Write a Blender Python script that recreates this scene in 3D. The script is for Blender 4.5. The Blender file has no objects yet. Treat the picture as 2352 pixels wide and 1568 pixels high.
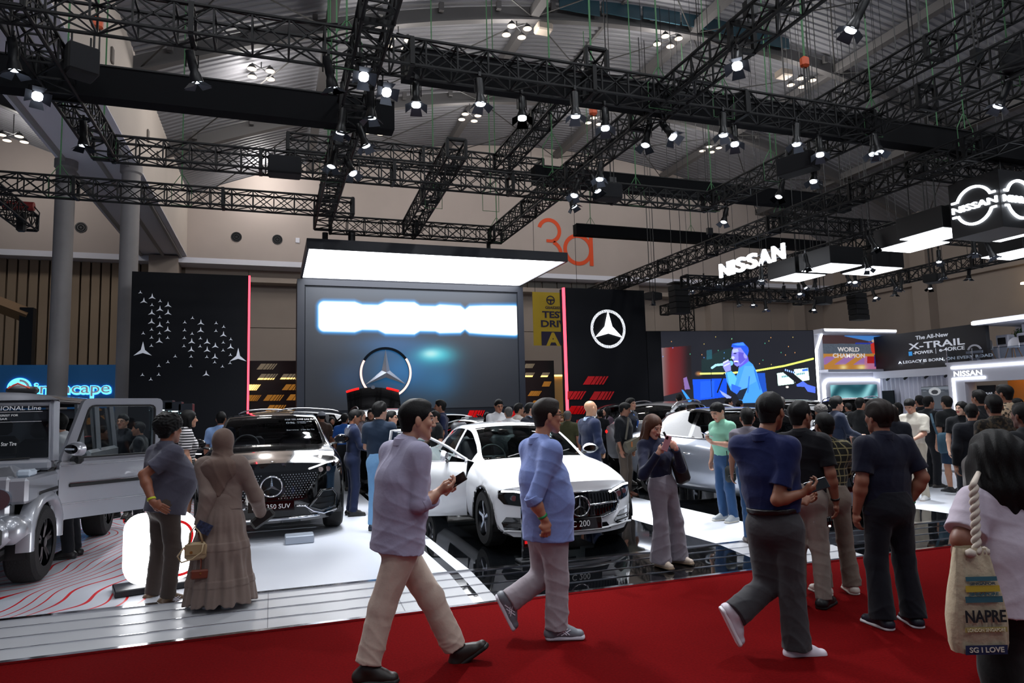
import bpy, bmesh, math, random
import numpy as np
from mathutils import Vector, Matrix
try:
    import openvdb as vdb
except Exception:
    import pyopenvdb as vdb
random.seed(7); RNG = np.random.default_rng(7)
SC = bpy.context.scene; COL = SC.collection
rad = math.radians

# ------------------------------------------------------------------ camera
F_PX = 1568.0; CAM_Z = 1.65; YAW, PITCH, ROLL = rad(19.4), rad(5.67), rad(-1.47)
_fw = np.array([math.sin(YAW)*math.cos(PITCH), math.cos(YAW)*math.cos(PITCH), math.sin(PITCH)])
_r0 = np.array([math.cos(YAW), -math.sin(YAW), 0.0]); _u0 = np.cross(_r0, _fw)
_rt = _r0*math.cos(ROLL) + _u0*math.sin(ROLL); _up = -_r0*math.sin(ROLL) + _u0*math.cos(ROLL)
CAM = np.array([0, 0, CAM_Z])
cd = bpy.data.cameras.new('camera'); cam = bpy.data.objects.new('camera', cd); COL.objects.link(cam)
cam.matrix_world = Matrix(((_rt[0], _up[0], -_fw[0], 0), (_rt[1], _up[1], -_fw[1], 0), (_rt[2], _up[2], -_fw[2], CAM_Z), (0, 0, 0, 1)))
cd.sensor_width = 36; cd.lens = 36*F_PX/2352; cd.clip_start = .05; cd.clip_end = 300
cd.dof.use_dof = False
SC.camera = cam
def ray(x, y): return _fw + _rt*(x-1176)/F_PX - _up*(y-784)/F_PX
def pz(x, y, z=0.0): d = ray(x, y); return CAM + d*(z-CAM_Z)/d[2]        # pixel on a horizontal plane
def pY(x, y, Y): d = ray(x, y); return CAM + d*Y/d[1]                    # pixel on a plane of constant depth Y
def pX(x, y, X): d = ray(x, y); return CAM + d*X/d[0]                    # pixel on a plane of constant X

# ------------------------------------------------------------------ world, exposure
w = bpy.data.worlds.new('world'); SC.world = w; w.use_nodes = True
w.node_tree.nodes['Background'].inputs[0].default_value = (.62, .70, .86, 1)
w.node_tree.nodes['Background'].inputs[1].default_value = .22
SC.view_settings.view_transform = 'Standard'; SC.view_settings.look = 'None'
SC.view_settings.exposure = 0.0; SC.view_settings.gamma = 1.0; SC.view_settings.use_curve_mapping = False

SC.cycles.max_bounces = 7; SC.cycles.diffuse_bounces = 4; SC.cycles.glossy_bounces = 4; SC.cycles.transparent_max_bounces = 12
def lamp(name, kind, loc, energy, color=(1, 1, 1), size=.2, target=None, angle=40, blend=.5, parent=None):
    l = bpy.data.lights.new(name, kind); l.energy = energy; l.color = color
    if kind == 'SPOT': l.spot_size = rad(angle); l.spot_blend = blend; l.shadow_soft_size = size
    elif kind == 'POINT': l.shadow_soft_size = size
    elif kind == 'AREA': l.size = size
    o = bpy.data.objects.new(name, l); COL.objects.link(o); o.location = loc
    if target is not None:
        o.rotation_euler = (Vector(target)-Vector(loc)).to_track_quat('-Z', 'Y').to_euler()
    if parent is not None:
        bpy.context.view_layer.update(); o.parent = parent; o.matrix_parent_inverse = parent.matrix_world.inverted()
    return o
KEY_SCALE = 1.0

# ------------------------------------------------------------------ materials
MATS = {}
def srgb(c):
    if isinstance(c, str):
        c = c.lstrip('#'); c = [int(c[i:i+2], 16)/255 for i in (0, 2, 4)]
    return tuple((x/12.92 if x <= .04045 else ((x+.055)/1.055)**2.4) for x in c[:3]) + (1,)
def mat(name, col='#808080', rough=.5, metal=0, emit=0, ecol=None, coat=0, spec=.5, bump=0, bscale=40, var=0, vscale=8, stretch=(1, 1, 1), sheen=0):
    if name in MATS: return MATS[name]
    m = bpy.data.materials.new(name); m.use_nodes = True; nt = m.node_tree; b = nt.nodes['Principled BSDF']
    b.inputs['Base Color'].default_value = srgb(col); b.inputs['Roughness'].default_value = rough; b.inputs['Metallic'].default_value = metal
    b.inputs['Coat Weight'].default_value = coat; b.inputs['Coat Roughness'].default_value = .03; b.inputs['Specular IOR Level'].default_value = spec
    if sheen: b.inputs['Sheen Weight'].default_value = sheen
    if emit:
        b.inputs['Emission Color'].default_value = srgb(ecol or col); b.inputs['Emission Strength'].default_value = emit
    if bump or var:
        tc = nt.nodes.new('ShaderNodeTexCoord'); mp = nt.nodes.new('ShaderNodeMapping'); mp.inputs['Scale'].default_value = stretch
        nt.links.new(tc.outputs['Object'], mp.inputs[0])
    if bump:
        n = nt.nodes.new('ShaderNodeTexNoise'); n.inputs['Scale'].default_value = bscale; n.inputs['Detail'].default_value = 4
        nt.links.new(mp.outputs[0], n.inputs['Vector'])
        bp = nt.nodes.new('ShaderNodeBump'); bp.inputs['Strength'].default_value = bump; bp.inputs['Distance'].default_value = .02
        nt.links.new(n.outputs['Fac'], bp.inputs['Height']); nt.links.new(bp.outputs[0], b.inputs['Normal'])
    if var:
        n = nt.nodes.new('ShaderNodeTexNoise'); n.inputs['Scale'].default_value = vscale; n.inputs['Detail'].default_value = 5
        nt.links.new(mp.outputs[0], n.inputs['Vector'])
        cr = nt.nodes.new('ShaderNodeValToRGB'); c = srgb(col)
        cr.color_ramp.elements[0].position = .3; cr.color_ramp.elements[1].position = .7
        cr.color_ramp.elements[0].color = tuple(x*(1-var) for x in c[:3])+(1,); cr.color_ramp.elements[1].color = tuple(min(1, x*(1+var)) for x in c[:3])+(1,)
        nt.links.new(n.outputs['Fac'], cr.inputs[0]); nt.links.new(cr.outputs[0], b.inputs['Base Color'])
    MATS[name] = m; return m
def emis(name, col, s):
    if name in MATS: return MATS[name]
    m = bpy.data.materials.new(name); m.use_nodes = True; nt = m.node_tree; nt.nodes.clear()
    e = nt.nodes.new('ShaderNodeEmission'); e.inputs[0].default_value = srgb(col); e.inputs[1].default_value = s
    o = nt.nodes.new('ShaderNodeOutputMaterial'); nt.links.new(e.outputs[0], o.inputs[0]); MATS[name] = m; return m
def glass(name, tint=(.6, .7, .7), refl=.9):
    if name in MATS: return MATS[name]
    m = bpy.data.materials.new(name); m.use_nodes = True; nt = m.node_tree; nt.nodes.clear()
    t = nt.nodes.new('ShaderNodeBsdfTransparent'); t.inputs[0].default_value = tint+(1,)
    g = nt.nodes.new('ShaderNodeBsdfGlossy'); g.inputs['Roughness'].default_value = .02; g.inputs[0].default_value = (refl, refl, refl, 1)
    f = nt.nodes.new('ShaderNodeFresnel'); f.inputs[0].default_value = 1.5
    mx = nt.nodes.new('ShaderNodeMixShader'); o = nt.nodes.new('ShaderNodeOutputMaterial')
    nt.links.new(f.outputs[0], mx.inputs[0]); nt.links.new(t.outputs[0], mx.inputs[1]); nt.links.new(g.outputs[0], mx.inputs[2]); nt.links.new(mx.outputs[0], o.inputs[0])
    MATS[name] = m; return m

# ------------------------------------------------------------------ mesh collector
class MB:
    def __init__(s): s.v = []; s.f = []; s.n = 0
    def add(s, v, f):
        v = np.asarray(v, float).reshape(-1, 3); n = s.n
        s.v.append(v); s.n += len(v)
        s.f.extend([tuple(i+n for i in q) for q in f]); return s
    def box(s, c, d, rz=0, R=None):
        x, y, z = [k/2 for k in d]
        v = np.array([(-x, -y, -z), (x, -y, -z), (x, y, -z), (-x, y, -z), (-x, -y, z), (x, -y, z), (x, y, z), (-x, y, z)])
        if R is not None: v = v@np.asarray(R).T
        elif rz: cs, sn = math.cos(rz), math.sin(rz); v = v@np.array([(cs, sn, 0), (-sn, cs, 0), (0, 0, 1)])
        return s.add(v+np.asarray(c), [(0, 3, 2, 1), (4, 5, 6, 7), (0, 1, 5, 4), (1, 2, 6, 5), (2, 3, 7, 6), (3, 0, 4, 7)])
    def bb(s, a, b):
        a = np.asarray(a, float); b = np.asarray(b, float); return s.box((a+b)/2, np.abs(b-a))
    def cbox(s, c, d, ch=.01, R=None):            # box with chamfered edges
        x, y, z = [k/2 for k in d]; ch = min(ch, x*.9, y*.9, z*.9); v = []
        for sx in (-1, 1):
            for sy in (-1, 1):
                for sz in (-1, 1):
                    v += [(sx*x, sy*(y-ch), sz*(z-ch)), (sx*(x-ch), sy*y, sz*(z-ch)), (sx*(x-ch), sy*(y-ch), sz*z)]
        v = np.array(v); bm = bmesh.new()
        for p in v: bm.verts.new(p)
        bmesh.ops.convex_hull(bm, input=bm.verts); bmesh.ops.dissolve_limit(bm, angle_limit=.01, verts=bm.verts, edges=bm.edges)
        bm.verts.ensure_lookup_table(); bm.verts.index_update()
        vv = np.array([p.co[:] for p in bm.verts]); ff = [tuple(q.index for q in fc.verts) for fc in bm.faces]; bm.free()
        if R is not None: vv = vv@np.asarray(R).T
        return s.add(vv+np.asarray(c), ff)
    def tube(s, a, b, r, n=8, r2=None, cap=True):
        a = np.asarray(a, float); b = np.asarray(b, float); d = b-a; L = np.linalg.norm(d)
        if L < 1e-6: return s
        d /= L; t = np.array((0, 0, 1.)) if abs(d[2]) < .9 else np.array((1., 0, 0)); u = np.cross(d, t); u /= np.linalg.norm(u); w_ = np.cross(d, u)
        an = np.arange(n)*2*math.pi/n+math.pi/n; ring = np.cos(an)[:, None]*u+np.sin(an)[:, None]*w_; r2 = r if r2 is None else r2
        v = np.vstack([a+ring*r, b+ring*r2]); f = [(i, (i+1) % n, n+(i+1) % n, n+i) for i in range(n)]
        if cap: f += [tuple(range(n))[::-1], tuple(range(n, 2*n))]
        return s.add(v, f)
    def path(s, pts, r, n=6, closed=False):
        pts = [np.asarray(p, float) for p in pts]; m = len(pts); v = []; pu = None
        for i, p in enumerate(pts):
            d = (pts[(i+1) % m]-pts[i-1]) if closed else (pts[min(i+1, m-1)]-pts[max(i-1, 0)])
            d = d/(np.linalg.norm(d)+1e-9)
            if pu is None:
                t = np.array((0, 0, 1.)) if abs(d[2]) < .9 else np.array((1., 0, 0)); u = np.cross(d, t)
            else: u = pu-d*(pu@d)
            u /= np.linalg.norm(u)+1e-9; pu = u; w_ = np.cross(d, u); rr = r[i] if hasattr(r, '__len__') else r
            for k in range(n): a = k*2*math.pi/n; v.append(p+rr*(math.cos(a)*u+math.sin(a)*w_))
        f = []
        for i in range(m if closed else m-1):
            j = (i+1) % m
            f += [(i*n+k, i*n+(k+1) % n, j*n+(k+1) % n, j*n+k) for k in range(n)]
        if not closed: f += [tuple(range(n))[::-1], tuple((m-1)*n+k for k in range(n))]
        return s.add(v, f)
    def prism(s, poly, o, ux, uy, depth):           # polygon in plane (ux,uy) at o, extruded along the normal by depth
        o = np.asarray(o, float); ux = np.asarray(ux, float); uy = np.asarray(uy, float); nn = np.cross(ux, uy); nn /= np.linalg.norm(nn)
        p = np.array([o+ux*a+uy*b for a, b in poly]); m = len(poly)
        f = [tuple(range(m))[::-1], tuple(range(m, 2*m))]+[(i, (i+1) % m, m+(i+1) % m, m+i) for i in range(m)]
        return s.add(np.vstack([p, p+nn*depth]), f)
    def lathe(s, prof, o=(0, 0, 0), axis='z', n=24, cap=True):   # profile of (r,h)
        v = []
        for r_, h in prof:
            for k in range(n):
                a = 2*math.pi*k/n; c, q = r_*math.cos(a), r_*math.sin(a)
                v.append((c, q, h) if axis == 'z' else ((h, c, q) if axis == 'x' else (q, h, c)))
        m = len(prof); f = []
        for i in range(m-1): f += [(i*n+k, i*n+(k+1) % n, (i+1)*n+(k+1) % n, (i+1)*n+k) for k in range(n)]
        if cap: f += [tuple(range(n))[::-1], tuple((m-1)*n+k for k in range(n))]
        return s.add(np.array(v)+np.asarray(o), f)
    def grid(s, P, closed_u=False):
        P = np.asarray(P, float); a, b = P.shape[:2]
        f = [(i*b+j, ((i+1) % a)*b+j, ((i+1) % a)*b+j+1, i*b+j+1) for i in range(a if closed_u else a-1) for j in range(b-1)]
        return s.add(P.reshape(-1, 3), f)
    def text(s, st, o, ux, uy, h, depth=.01, width=None, align='C', bold=0):
        cu = bpy.data.curves.new('t', 'FONT'); cu.body = st; cu.size = 1; cu.extrude = .5; cu.offset = bold; cu.resolution_u = 3
        ob = bpy.data.objects.new('t', cu); COL.objects.link(ob); dg = bpy.context.evaluated_depsgraph_get()
        me = ob.evaluated_get(dg).to_mesh(); v = np.array([q.co[:] for q in me.vertices]); f = [tuple(p.vertices) for p in me.polygons]
        ob.to_mesh_clear(); bpy.data.objects.remove(ob); bpy.data.curves.remove(cu)
        ux = np.asarray(ux, float); uy = np.asarray(uy, float); nn = np.cross(ux, uy); nn /= np.linalg.norm(nn)
        mn, mx = v.min(0), v.max(0); ks = h/.73; kx = ks if width is None else width/(mx[0]-mn[0]); wd = (mx[0]-mn[0])*kx
        x = (v[:, 0]-mn[0])*kx - {'C': wd/2, 'L': 0, 'R': wd}[align]
        p = np.asarray(o, float)+x[:, None]*ux+(v[:, 1]*ks)[:, None]*uy+((v[:, 2]+.5)*depth)[:, None]*nn
        return s.add(p, f)
    def arr(s): return np.vstack(s.v) if s.v else np.zeros((0, 3))
def setk(o, label=None, cat=None, group=None, kind=None):
    if label: o['label'] = label
    if cat: o['category'] = cat
    if group: o['group'] = group
    if kind: o['kind'] = kind
    return o
def mesh(name, v, f, m=None, smooth=False, angle=None):
    me = bpy.data.meshes.new(name); me.from_pydata(np.asarray(v, float).tolist(), [], f)
    if m is not None:
        for q in (m if isinstance(m, (list, tuple)) else [m]): me.materials.append(q)
    if smooth or angle: me.polygons.foreach_set('use_smooth', [True]*len(me.polygons))
    if angle:
        try: me.set_sharp_from_angle(angle=rad(angle))
        except Exception: pass
    me.update(); return me
def obj(name, me, parent=None, loc=None, rz=0, **k):
    o = bpy.data.objects.new(name, me); COL.objects.link(o)
    if parent is not None: o.parent = parent
    if loc is not None: o.location = [float(q) for q in loc]
    if rz: o.rotation_euler = (0, 0, rz)
    return setk(o, **k)
def part(name, mb, m, parent=None, smooth=False, angle=None, world=False, **k):
    v = mb.arr()
    if world and parent is not None: v = (v-np.array(parent.location))@np.array(Matrix.Rotation(parent.rotation_euler.z, 3, 'Z'))
    return obj(name, mesh(name, v, mb.f, m, smooth, angle), parent, **k)
def root(name, loc, label, cat, group=None, rz=0):
    return obj(name, None, None, loc, rz, label=label, cat=cat, group=group)
def thing(name, mb, m, label, cat, group=None, smooth=False, angle=None):
    v = mb.arr(); c = np.array([(v[:, 0].min()+v[:, 0].max())/2, (v[:, 1].min()+v[:, 1].max())/2, v[:, 2].min()])
    return obj(name, mesh(name, v-c, mb.f, m, smooth, angle), None, c, label=label, cat=cat, group=group)
def struct(name, mb, m, parent=None, smooth=False, angle=None):
    return obj(name, mesh(name, mb.arr(), mb.f, m, smooth, angle), parent, kind='structure')
def clone(o, parent=None, loc=None, rz=None, label=None):
    c = o.copy(); COL.objects.link(c)
    if parent is not None: c.parent = parent
    if loc is not None: c.location = [float(q) for q in loc]
    if rz is not None: c.rotation_euler = (0, 0, rz)
    if label: c['label'] = label
    for ch in [q for q in o.children]: clone(ch, c)
    return c
UX, UY, UZ = np.array((1., 0, 0)), np.array((0, 1., 0)), np.array((0, 0, 1.))
def nrm(v): v = np.asarray(v, float); return v/(np.linalg.norm(v)+1e-12)
def circ(r, n=32, a0=0, a1=360): return [(r*math.cos(rad(a0+(a1-a0)*i/n)), r*math.sin(rad(a0+(a1-a0)*i/n))) for i in range(n+(0 if abs(a1-a0) == 360 else 1))]
def ringpoly(mb, o, ux, uy, r0, r1, depth, a0=0, a1=360, n=48):
    o = np.asarray(o, float); nn = nrm(np.cross(ux, uy)); full = abs(a1-a0) >= 360; m = n if full else n+1; P = []
    for i in range(m):
        a = rad(a0+(a1-a0)*i/n); d = np.asarray(ux)*math.cos(a)+np.asarray(uy)*math.sin(a)
        P.append([o+d*r0, o+d*r1, o+d*r1+nn*depth, o+d*r0+nn*depth, o+d*r0])
    mb.grid(P, closed_u=full)
    if not full: mb.add(P[0][:4], [(0, 1, 2, 3)]); mb.add(P[-1][:4], [(3, 2, 1, 0)])
    return mb
def starpoly(R, r=.19):
    p = []
    for k in range(3):
        a = rad(90+120*k); p.append((R*math.cos(a), R*math.sin(a))); a += rad(60); p.append((R*r*math.cos(a), R*r*math.sin(a)))
    return p
def star3d(mb, o, ux, uy, R, depth, r=.17):        # faceted three-pointed star
    pl = starpoly(R, r); o = np.asarray(o, float); nn = nrm(np.cross(ux, uy))
    v = [o+np.asarray(ux)*a+np.asarray(uy)*b for a, b in pl]+[o+nn*depth, o]
    f = [(i, (i+1) % 6, 6) for i in range(6)]+[((i+1) % 6, i, 7) for i in range(6)]
    return mb.add(v, f)
# ================================================================== hall
ZP = .08                                            # height of the stage above the carpet
M_wall = mat('plaster_wall', '#b3a7a0', .8, var=.05, vscale=.5)
M_low = mat('beige_panel', '#9d9086', .75, var=.04, vscale=.7)
M_beam = mat('cream_concrete', '#bdb3aa', .8, var=.04, vscale=.6)
M_soff = mat('white_soffit', '#e0e0ea', .8)
M_steel = mat('grey_steel', '#77777a', .5, .2)
M_roof = mat('roof_sheet', '#7b7b80', .6, .0)
M_col = mat('column_paint', '#8b8787', .55, var=.04, vscale=3)
M_blk = mat('black_metal', '#111318', .45, .3)
def carpet_mat():
    m = mat('carpet_red', '#640b0d', .95, bump=.5, bscale=260, var=.2, vscale=60, spec=.02); return m
struct('floor', MB().bb((-45, -12, -.3), (60, 60, -.02)), mat('hall_concrete', '#4b4a4a', .6, var=.1, vscale=1))
struct('red_carpet', MB().bb((-14, -8, -.02), (14, 5.78, 0)), carpet_mat())
Y0, Y1, YB = 5.78, 6.72, 22.0
def red_ripple():
    m = mat('ripple_floor', '#c9cdd6', .3); nt = m.node_tree; b = nt.nodes['Principled BSDF']
    tc = nt.nodes.new('ShaderNodeTexCoord'); mp = nt.nodes.new('ShaderNodeMapping'); mp.inputs['Location'].default_value = (3.3, -6.4, 0); mp.inputs['Scale'].default_value = (1.0, .62, 1)
    nt.links.new(tc.outputs['Object'], mp.inputs[0])
    n = nt.nodes.new('ShaderNodeTexNoise'); n.inputs['Scale'].default_value = .75; n.inputs['Detail'].default_value = 1; nt.links.new(mp.outputs[0], n.inputs['Vector'])
    ln = nt.nodes.new('ShaderNodeVectorMath'); ln.operation = 'LENGTH'; nt.links.new(mp.outputs[0], ln.inputs[0])
    a = nt.nodes.new('ShaderNodeMath'); a.operation = 'MULTIPLY_ADD'; nt.links.new(n.outputs['Fac'], a.inputs[0]); a.inputs[1].default_value = 1.6; nt.links.new(ln.outputs['Value'], a.inputs[2])
    k = nt.nodes.new('ShaderNodeMath'); k.operation = 'MULTIPLY'; nt.links.new(a.outputs[0], k.inputs[0]); k.inputs[1].default_value = 7.5
    fr = nt.nodes.new('ShaderNodeMath'); fr.operation = 'FRACT'; nt.links.new(k.outputs[0], fr.inputs[0])
    lt = nt.nodes.new('ShaderNodeMath'); lt.operation = 'LESS_THAN'; nt.links.new(fr.outputs[0], lt.inputs[0]); lt.inputs[1].default_value = .15
    l2 = nt.nodes.new('ShaderNodeMath'); l2.operation = 'LESS_THAN'; nt.links.new(ln.outputs['Value'], l2.inputs[0]); l2.inputs[1].default_value = 3.2
    mu = nt.nodes.new('ShaderNodeMath'); mu.operation = 'MULTIPLY'; nt.links.new(lt.outputs[0], mu.inputs[0]); nt.links.new(l2.outputs[0], mu.inputs[1])
    mx = nt.nodes.new('ShaderNodeMix'); mx.data_type = 'RGBA'; nt.links.new(mu.outputs[0], mx.inputs[0]); mx.inputs[6].default_value = srgb('#c6cad3'); mx.inputs[7].default_value = srgb('#d81a1e')
    nt.links.new(mx.outputs[2], b.inputs['Base Color']); return m
M_white = mat('stage_white', '#cdd1da', .28, var=.02, vscale=.8)
M_black = mat('stage_black', '#07080a', .035, spec=.6)
M_chrome = mat('chrome_trim', '#d8d8dc', .12, 1)
M_ramp = mat('ramp_grey', '#a9aaae', .35, var=.04, vscale=2)
zones = [(-14, -.72, red_ripple(), 'ripple'), (-.72, 1.64, M_white, ''), (1.64, 1.73, M_black, ''), (1.73, 1.86, M_white, ''), (1.86, 4.76, M_black, ''), (4.76, 5.95, M_white, ''), (5.95, 8.75, M_black, ''), (8.75, 13.6, M_white, '')]
for a, b, m, _ in zones:
    rm = M_black if m is M_black else M_ramp
    mb = MB(); mb.bb((a, Y1, -.02), (b, 24.5, ZP)); struct('stage_floor', mb, m)
    mb = MB(); v = [(a, Y0, -.02), (b, Y0, -.02), (b, Y1, -.02), (a, Y1, -.02), (a, Y0, .012), (b, Y0, .012), (b, Y1, ZP), (a, Y1, ZP)]
    mb.add(v, [(0, 3, 2, 1), (4, 5, 6, 7), (0, 1, 5, 4), (1, 2, 6, 5), (2, 3, 7, 6), (3, 0, 4, 7)]); struct('ramp_floor', mb, rm)
tn = 1
for y, wd in ((Y1-.03, .075), (Y0-.005, .05), (Y0+.235, .012), (Y0+.47, .012), (Y0+.70, .012)):
    z = .012+(ZP-.012)*max(0, (y-Y0))/(Y1-Y0)
    struct('trim_%d' % tn, MB().bb((-14, y-wd/2, z-.01), (13.6, y+wd/2, z+.006)), M_chrome); tn += 1
mb = MB()
for x in (-.02, 1.05, -2.9): mb.add([(x-.003, Y0+.03, .0155), (x+.003, Y0+.03, .0155), (x+.003, Y1-.08, ZP-.002), (x-.003, Y1-.08, ZP-.002)], [(0, 1, 2, 3)])
struct('trim_%d' % tn, mb, mat('joint_grey', '#6b6c70', .6)); tn += 1
# ---- aisle and neighbouring stand floors to the right of the stage
struct('neighbour_floor', MB().bb((14.2, 3, -.02), (40, 36, .06)), mat('neighbour_floor', '#b9bcc4', .3))
# ---- back wall
YW = 36.0
def roofz(x): return 16.6-.0115*(x-15.5)**2
mb = MB(); xs = np.linspace(-4.3, 36.2, 42)
v = [(x, YW, 9.4) for x in xs]+[(x, YW, roofz(x)+.3) for x in xs]; n = len(xs)
v += [(x, YW+.4, 9.4) for x in xs]+[(x, YW+.4, roofz(x)+.3) for x in xs]
f = []
for i in range(n-1): f += [(i, i+1, n+i+1, n+i), (2*n+i+1, 2*n+i, 3*n+i, 3*n+i+1), (i+1, i, 2*n+i, 2*n+i+1)]
mb.add(v, f); wall_back = struct('wall_back', mb, M_wall)
struct('wall_back_left', MB().bb((-42, YW, 9.4), (-4.3, YW+.4, 17)), M_wall)
lowb = struct('wall_back_lower', MB().bb((-5.5, YW+1.2, -.02), (36.2, YW+1.5, 9.4)), mat('panel_joint', '#6d6155', .9))
pm = mesh('panel', MB().cbox((0, 0, 0), (2.96, .06, 3.05), .012).arr(), MB().cbox((0, 0, 0), (2.96, .06, 3.05), .012).f, M_low)
for i in range(14):
    for k, z in enumerate((1.52, 4.6, 7.68)):
        obj('panel', pm, lowb, (-2.7+i*2.98, YW+1.17, z))
struct('trim_%d' % tn, MB().bb((-4.3, YW+.25, 8.35), (36.2, YW+1.2, 8.6)), M_low); tn += 1
struct('trim_%d' % tn, MB().bb((-42, YW-.02, 9.15), (36.2, YW+1.5, 9.42)), M_soff); tn += 1
for x in (3.1, 11.0, 12.6, 18.9, 20.8, 26.8, 33.4): struct('pilaster', MB().bb((x-.45, YW+.55, -.02), (x+.45, YW+1.2, 9.2)), M_low)
mb = MB()
for i in range(9): mb.bb((12.2+i*.95, YW+1.0, 8.62), (13.05+i*.95, YW+1.12, 9.12))
struct('trim_%d' % tn, mb, mat('louvre_grey', '#7b7872', .7)); tn += 1
# left bay: accordion partition
part_m = struct('wall_back_partition', MB().bb((-42, YW+1.0, -.02), (-4.6, YW+1.3, 9.4)), mat('partition_dark', '#4d4137', .9))
rb = MB().bb((-.17, -.12, 0), (.17, .12, 9.3)); rme = mesh('slat', rb.arr(), rb.f, mat('partition_tan', '#96826c', .75))
for i in range(26): obj('slat', rme, part_m, (-16.4+i*.42, YW+.9, 0))
struct('pilaster', MB().bb((-5.6, YW-.3, -.02), (-4.35, YW+1.2, 9.4)), M_low)
# right wall, with pilasters
wr = struct('wall_right', MB().bb((36, -6, -.02), (36.4, YW+1.5, 13)), M_low)
for y in (8, 15, 22, 29): struct('pilaster', MB().bb((35.3, y-.5, -.02), (36, y+.5, 12.6)), M_low)
struct('trim_%d' % tn, MB().bb((35.7, -6, 8.3), (36, YW, 8.6)), M_low); tn += 1
# big numerals on the wall, painted flat
M_or = mat('numeral_orange', '#e04a12', .6, emit=.0)
nr = root('hall_numeral', (16.2, YW-.02, 10.0), 'large orange hall number 3a painted on the upper back wall', 'sign')
mb = MB()
ringpoly(mb, (15.15, YW-.03, 11.95), UX, UZ, .53, .75, -.015, -70, 165); ringpoly(mb, (15.15, YW-.03, 10.62), UX, UZ, .58, .8, -.015, 190, 430)
mb.bb((14.95, YW-.045, 11.25), (15.35, YW-.03, 11.43)); part('numeral', mb, M_or, nr, world=True)
mb = MB(); ringpoly(mb, (16.95, YW-.03, 10.92), UX, UZ, .72, .95, -.015); mb.bb((17.68, YW-.045, 9.98), (17.92, YW-.03, 11.85)); part('letter', mb, M_or, nr, world=True)
for i, (x, z) in enumerate(((-8.5, 10.6), (-1.76, 10.56), (.17, 10.54))):
    r = root('air_vent', (x, YW-.03, z), ('round black air vent on the wall left of the concrete beam', 'round black air vent on the wall, left one of two near the star wall', 'round black air vent on the wall, right one of two near the glowing canopy')[i], 'vent', 'round wall air vents')
    for q, (r0, r1) in enumerate(((.2, .25), (.11, .16), (0.0, .06))):
        mb = MB(); ringpoly(mb, (0, 0, 0), UX, UZ, r0, r1, -.06+.02*q, n=24); part('ring', mb, M_blk, r)
    mb = MB(); ringpoly(mb, (0, .01, 0), UX, UZ, 0.001, .2, -.01, n=24); part('grille', mb, mat('vent_dark', '#050505', .9), r)
thing('switch_plate', MB().cbox((1.15, YW-.02, 10.55), (.2, .05, .26), .01), M_soff, 'small white switch plate on the wall above the glowing canopy', 'switch plate')
# ---- concrete beam and columns
bmx = struct('gutter_beam', MB().bb((-6.16, -4, 9.5), (-4.0, YW, 13.6)), M_beam)
struct('trim_%d' % tn, MB().bb((-6.17, -4, 9.47), (-3.99, YW, 9.5)), M_soff); tn += 1
for x in (-5.95, -4.25, -5.0): struct('trim_%d' % tn, MB().bb((x-.05, -4, 9.36), (x+.05, YW, 9.47)), mat('rail_grey', '#9c9a98', .6)); tn += 1
for y in (10, 23.3):
    for x in (-5.95, -4.2):
        mb = MB(); mb.lathe([(.26, -.02), (.26, 9.2), (.31, 9.25), (.31, 9.48)], (x, y, 0), n=28)
        if y > 11: struct('column', mb, M_col, smooth=False, angle=40)
for y in (12.2, 17.5, 19.2, 24.6, 26.6):
    for k in (0,):
        thing('wall_socket', MB().cbox((-3.97, y, 11.0+(.4 if y < 18 else 0)), (.05, .22, .42), .03), mat('stain_grey', '#6f6862', .8), 'small grey junction plate on the side of the concrete beam, %s' % ({12.2: 'nearest to the front', 17.5: 'second from the front', 19.2: 'third from the front', 24.6: 'fourth from the front', 26.6: 'farthest back'}[y]), 'junction plate', 'junction plates on the concrete beam')
# ---- roof: corrugated sheets, arches, purlins, bracing
def roofsheet(x0, x1, zf, y0, y1):
    xs = np.linspace(x0, x1, 44); ys = []; h = []
    y = y0
    while y < y1:
        ys += [y, y+.12, y+.16, y+.26]; h += [0, 0, .05, .05]; y += .30
    P = [[(x, yy, zf(x)+hh) for yy, hh in zip(ys, h)] for x in xs]
    return MB().grid(P)
struct('ceiling', roofsheet(-4.0, 36.2, lambda x: roofz(x)+.35, 3, 36.2), M_roof)
struct('ceiling_left_bay', roofsheet(-42, -6.1, lambda x: 16.9-.0115*(x+25.5)**2, 3, 36.2), M_roof)
def arch(y, x0, x1, zf, hh=.55):
    xs = np.linspace(x0, x1, 40); P = [[(x, y-.14, zf(x)), (x, y+.14, zf(x)), (x, y+.14, zf(x)+.08), (x, y+.03, zf(x)+.08), (x, y+.03, zf(x)+hh), (x, y-.03, zf(x)+hh), (x, y-.03, zf(x)+.08), (x, y-.14, zf(x)+.08), (x, y-.14, zf(x))] for x in xs]
    return MB().grid(P)
M_arch = mat('arch_steel', '#5c5a5a', .55, .1)
for y in (8, 15, 22, 29):
    struct('roof_arch', arch(y, -4, 36.2, lambda x: roofz(x)-.35), M_arch)
    struct('roof_arch_left', arch(y, -42, -6.1, lambda x: 16.2-.0115*(x+25.5)**2), M_arch)
    mb = MB()
    for x in np.arange(-3, 36, 2.1): mb.box((x, y-.2, roofz(x)+.12), (.16, .16, .3))
    struct('roof_cleats', mb, M_arch)
for x in (1.7, 8.9, 15.7, 22.9, 30):
    struct('purlin', MB().bb((x-.16, 5, roofz(x)-.25), (x+.16, YW, roofz(x)+.1)), M_arch)
mb = MB()
pxs = [-3.8, 1.7, 8.9, 15.7, 22.9, 30, 36]
for i in range(6):
    for y in (8, 15, 22, 29):
        a, b = pxs[i], pxs[i+1]
        mb.tube((a, y, roofz(a)-.2), (b, y+7, roofz(b)-.2), .025, 5); mb.tube((b, y, roofz(b)-.2), (a, y+7, roofz(a)-.2), .025, 5)
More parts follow.
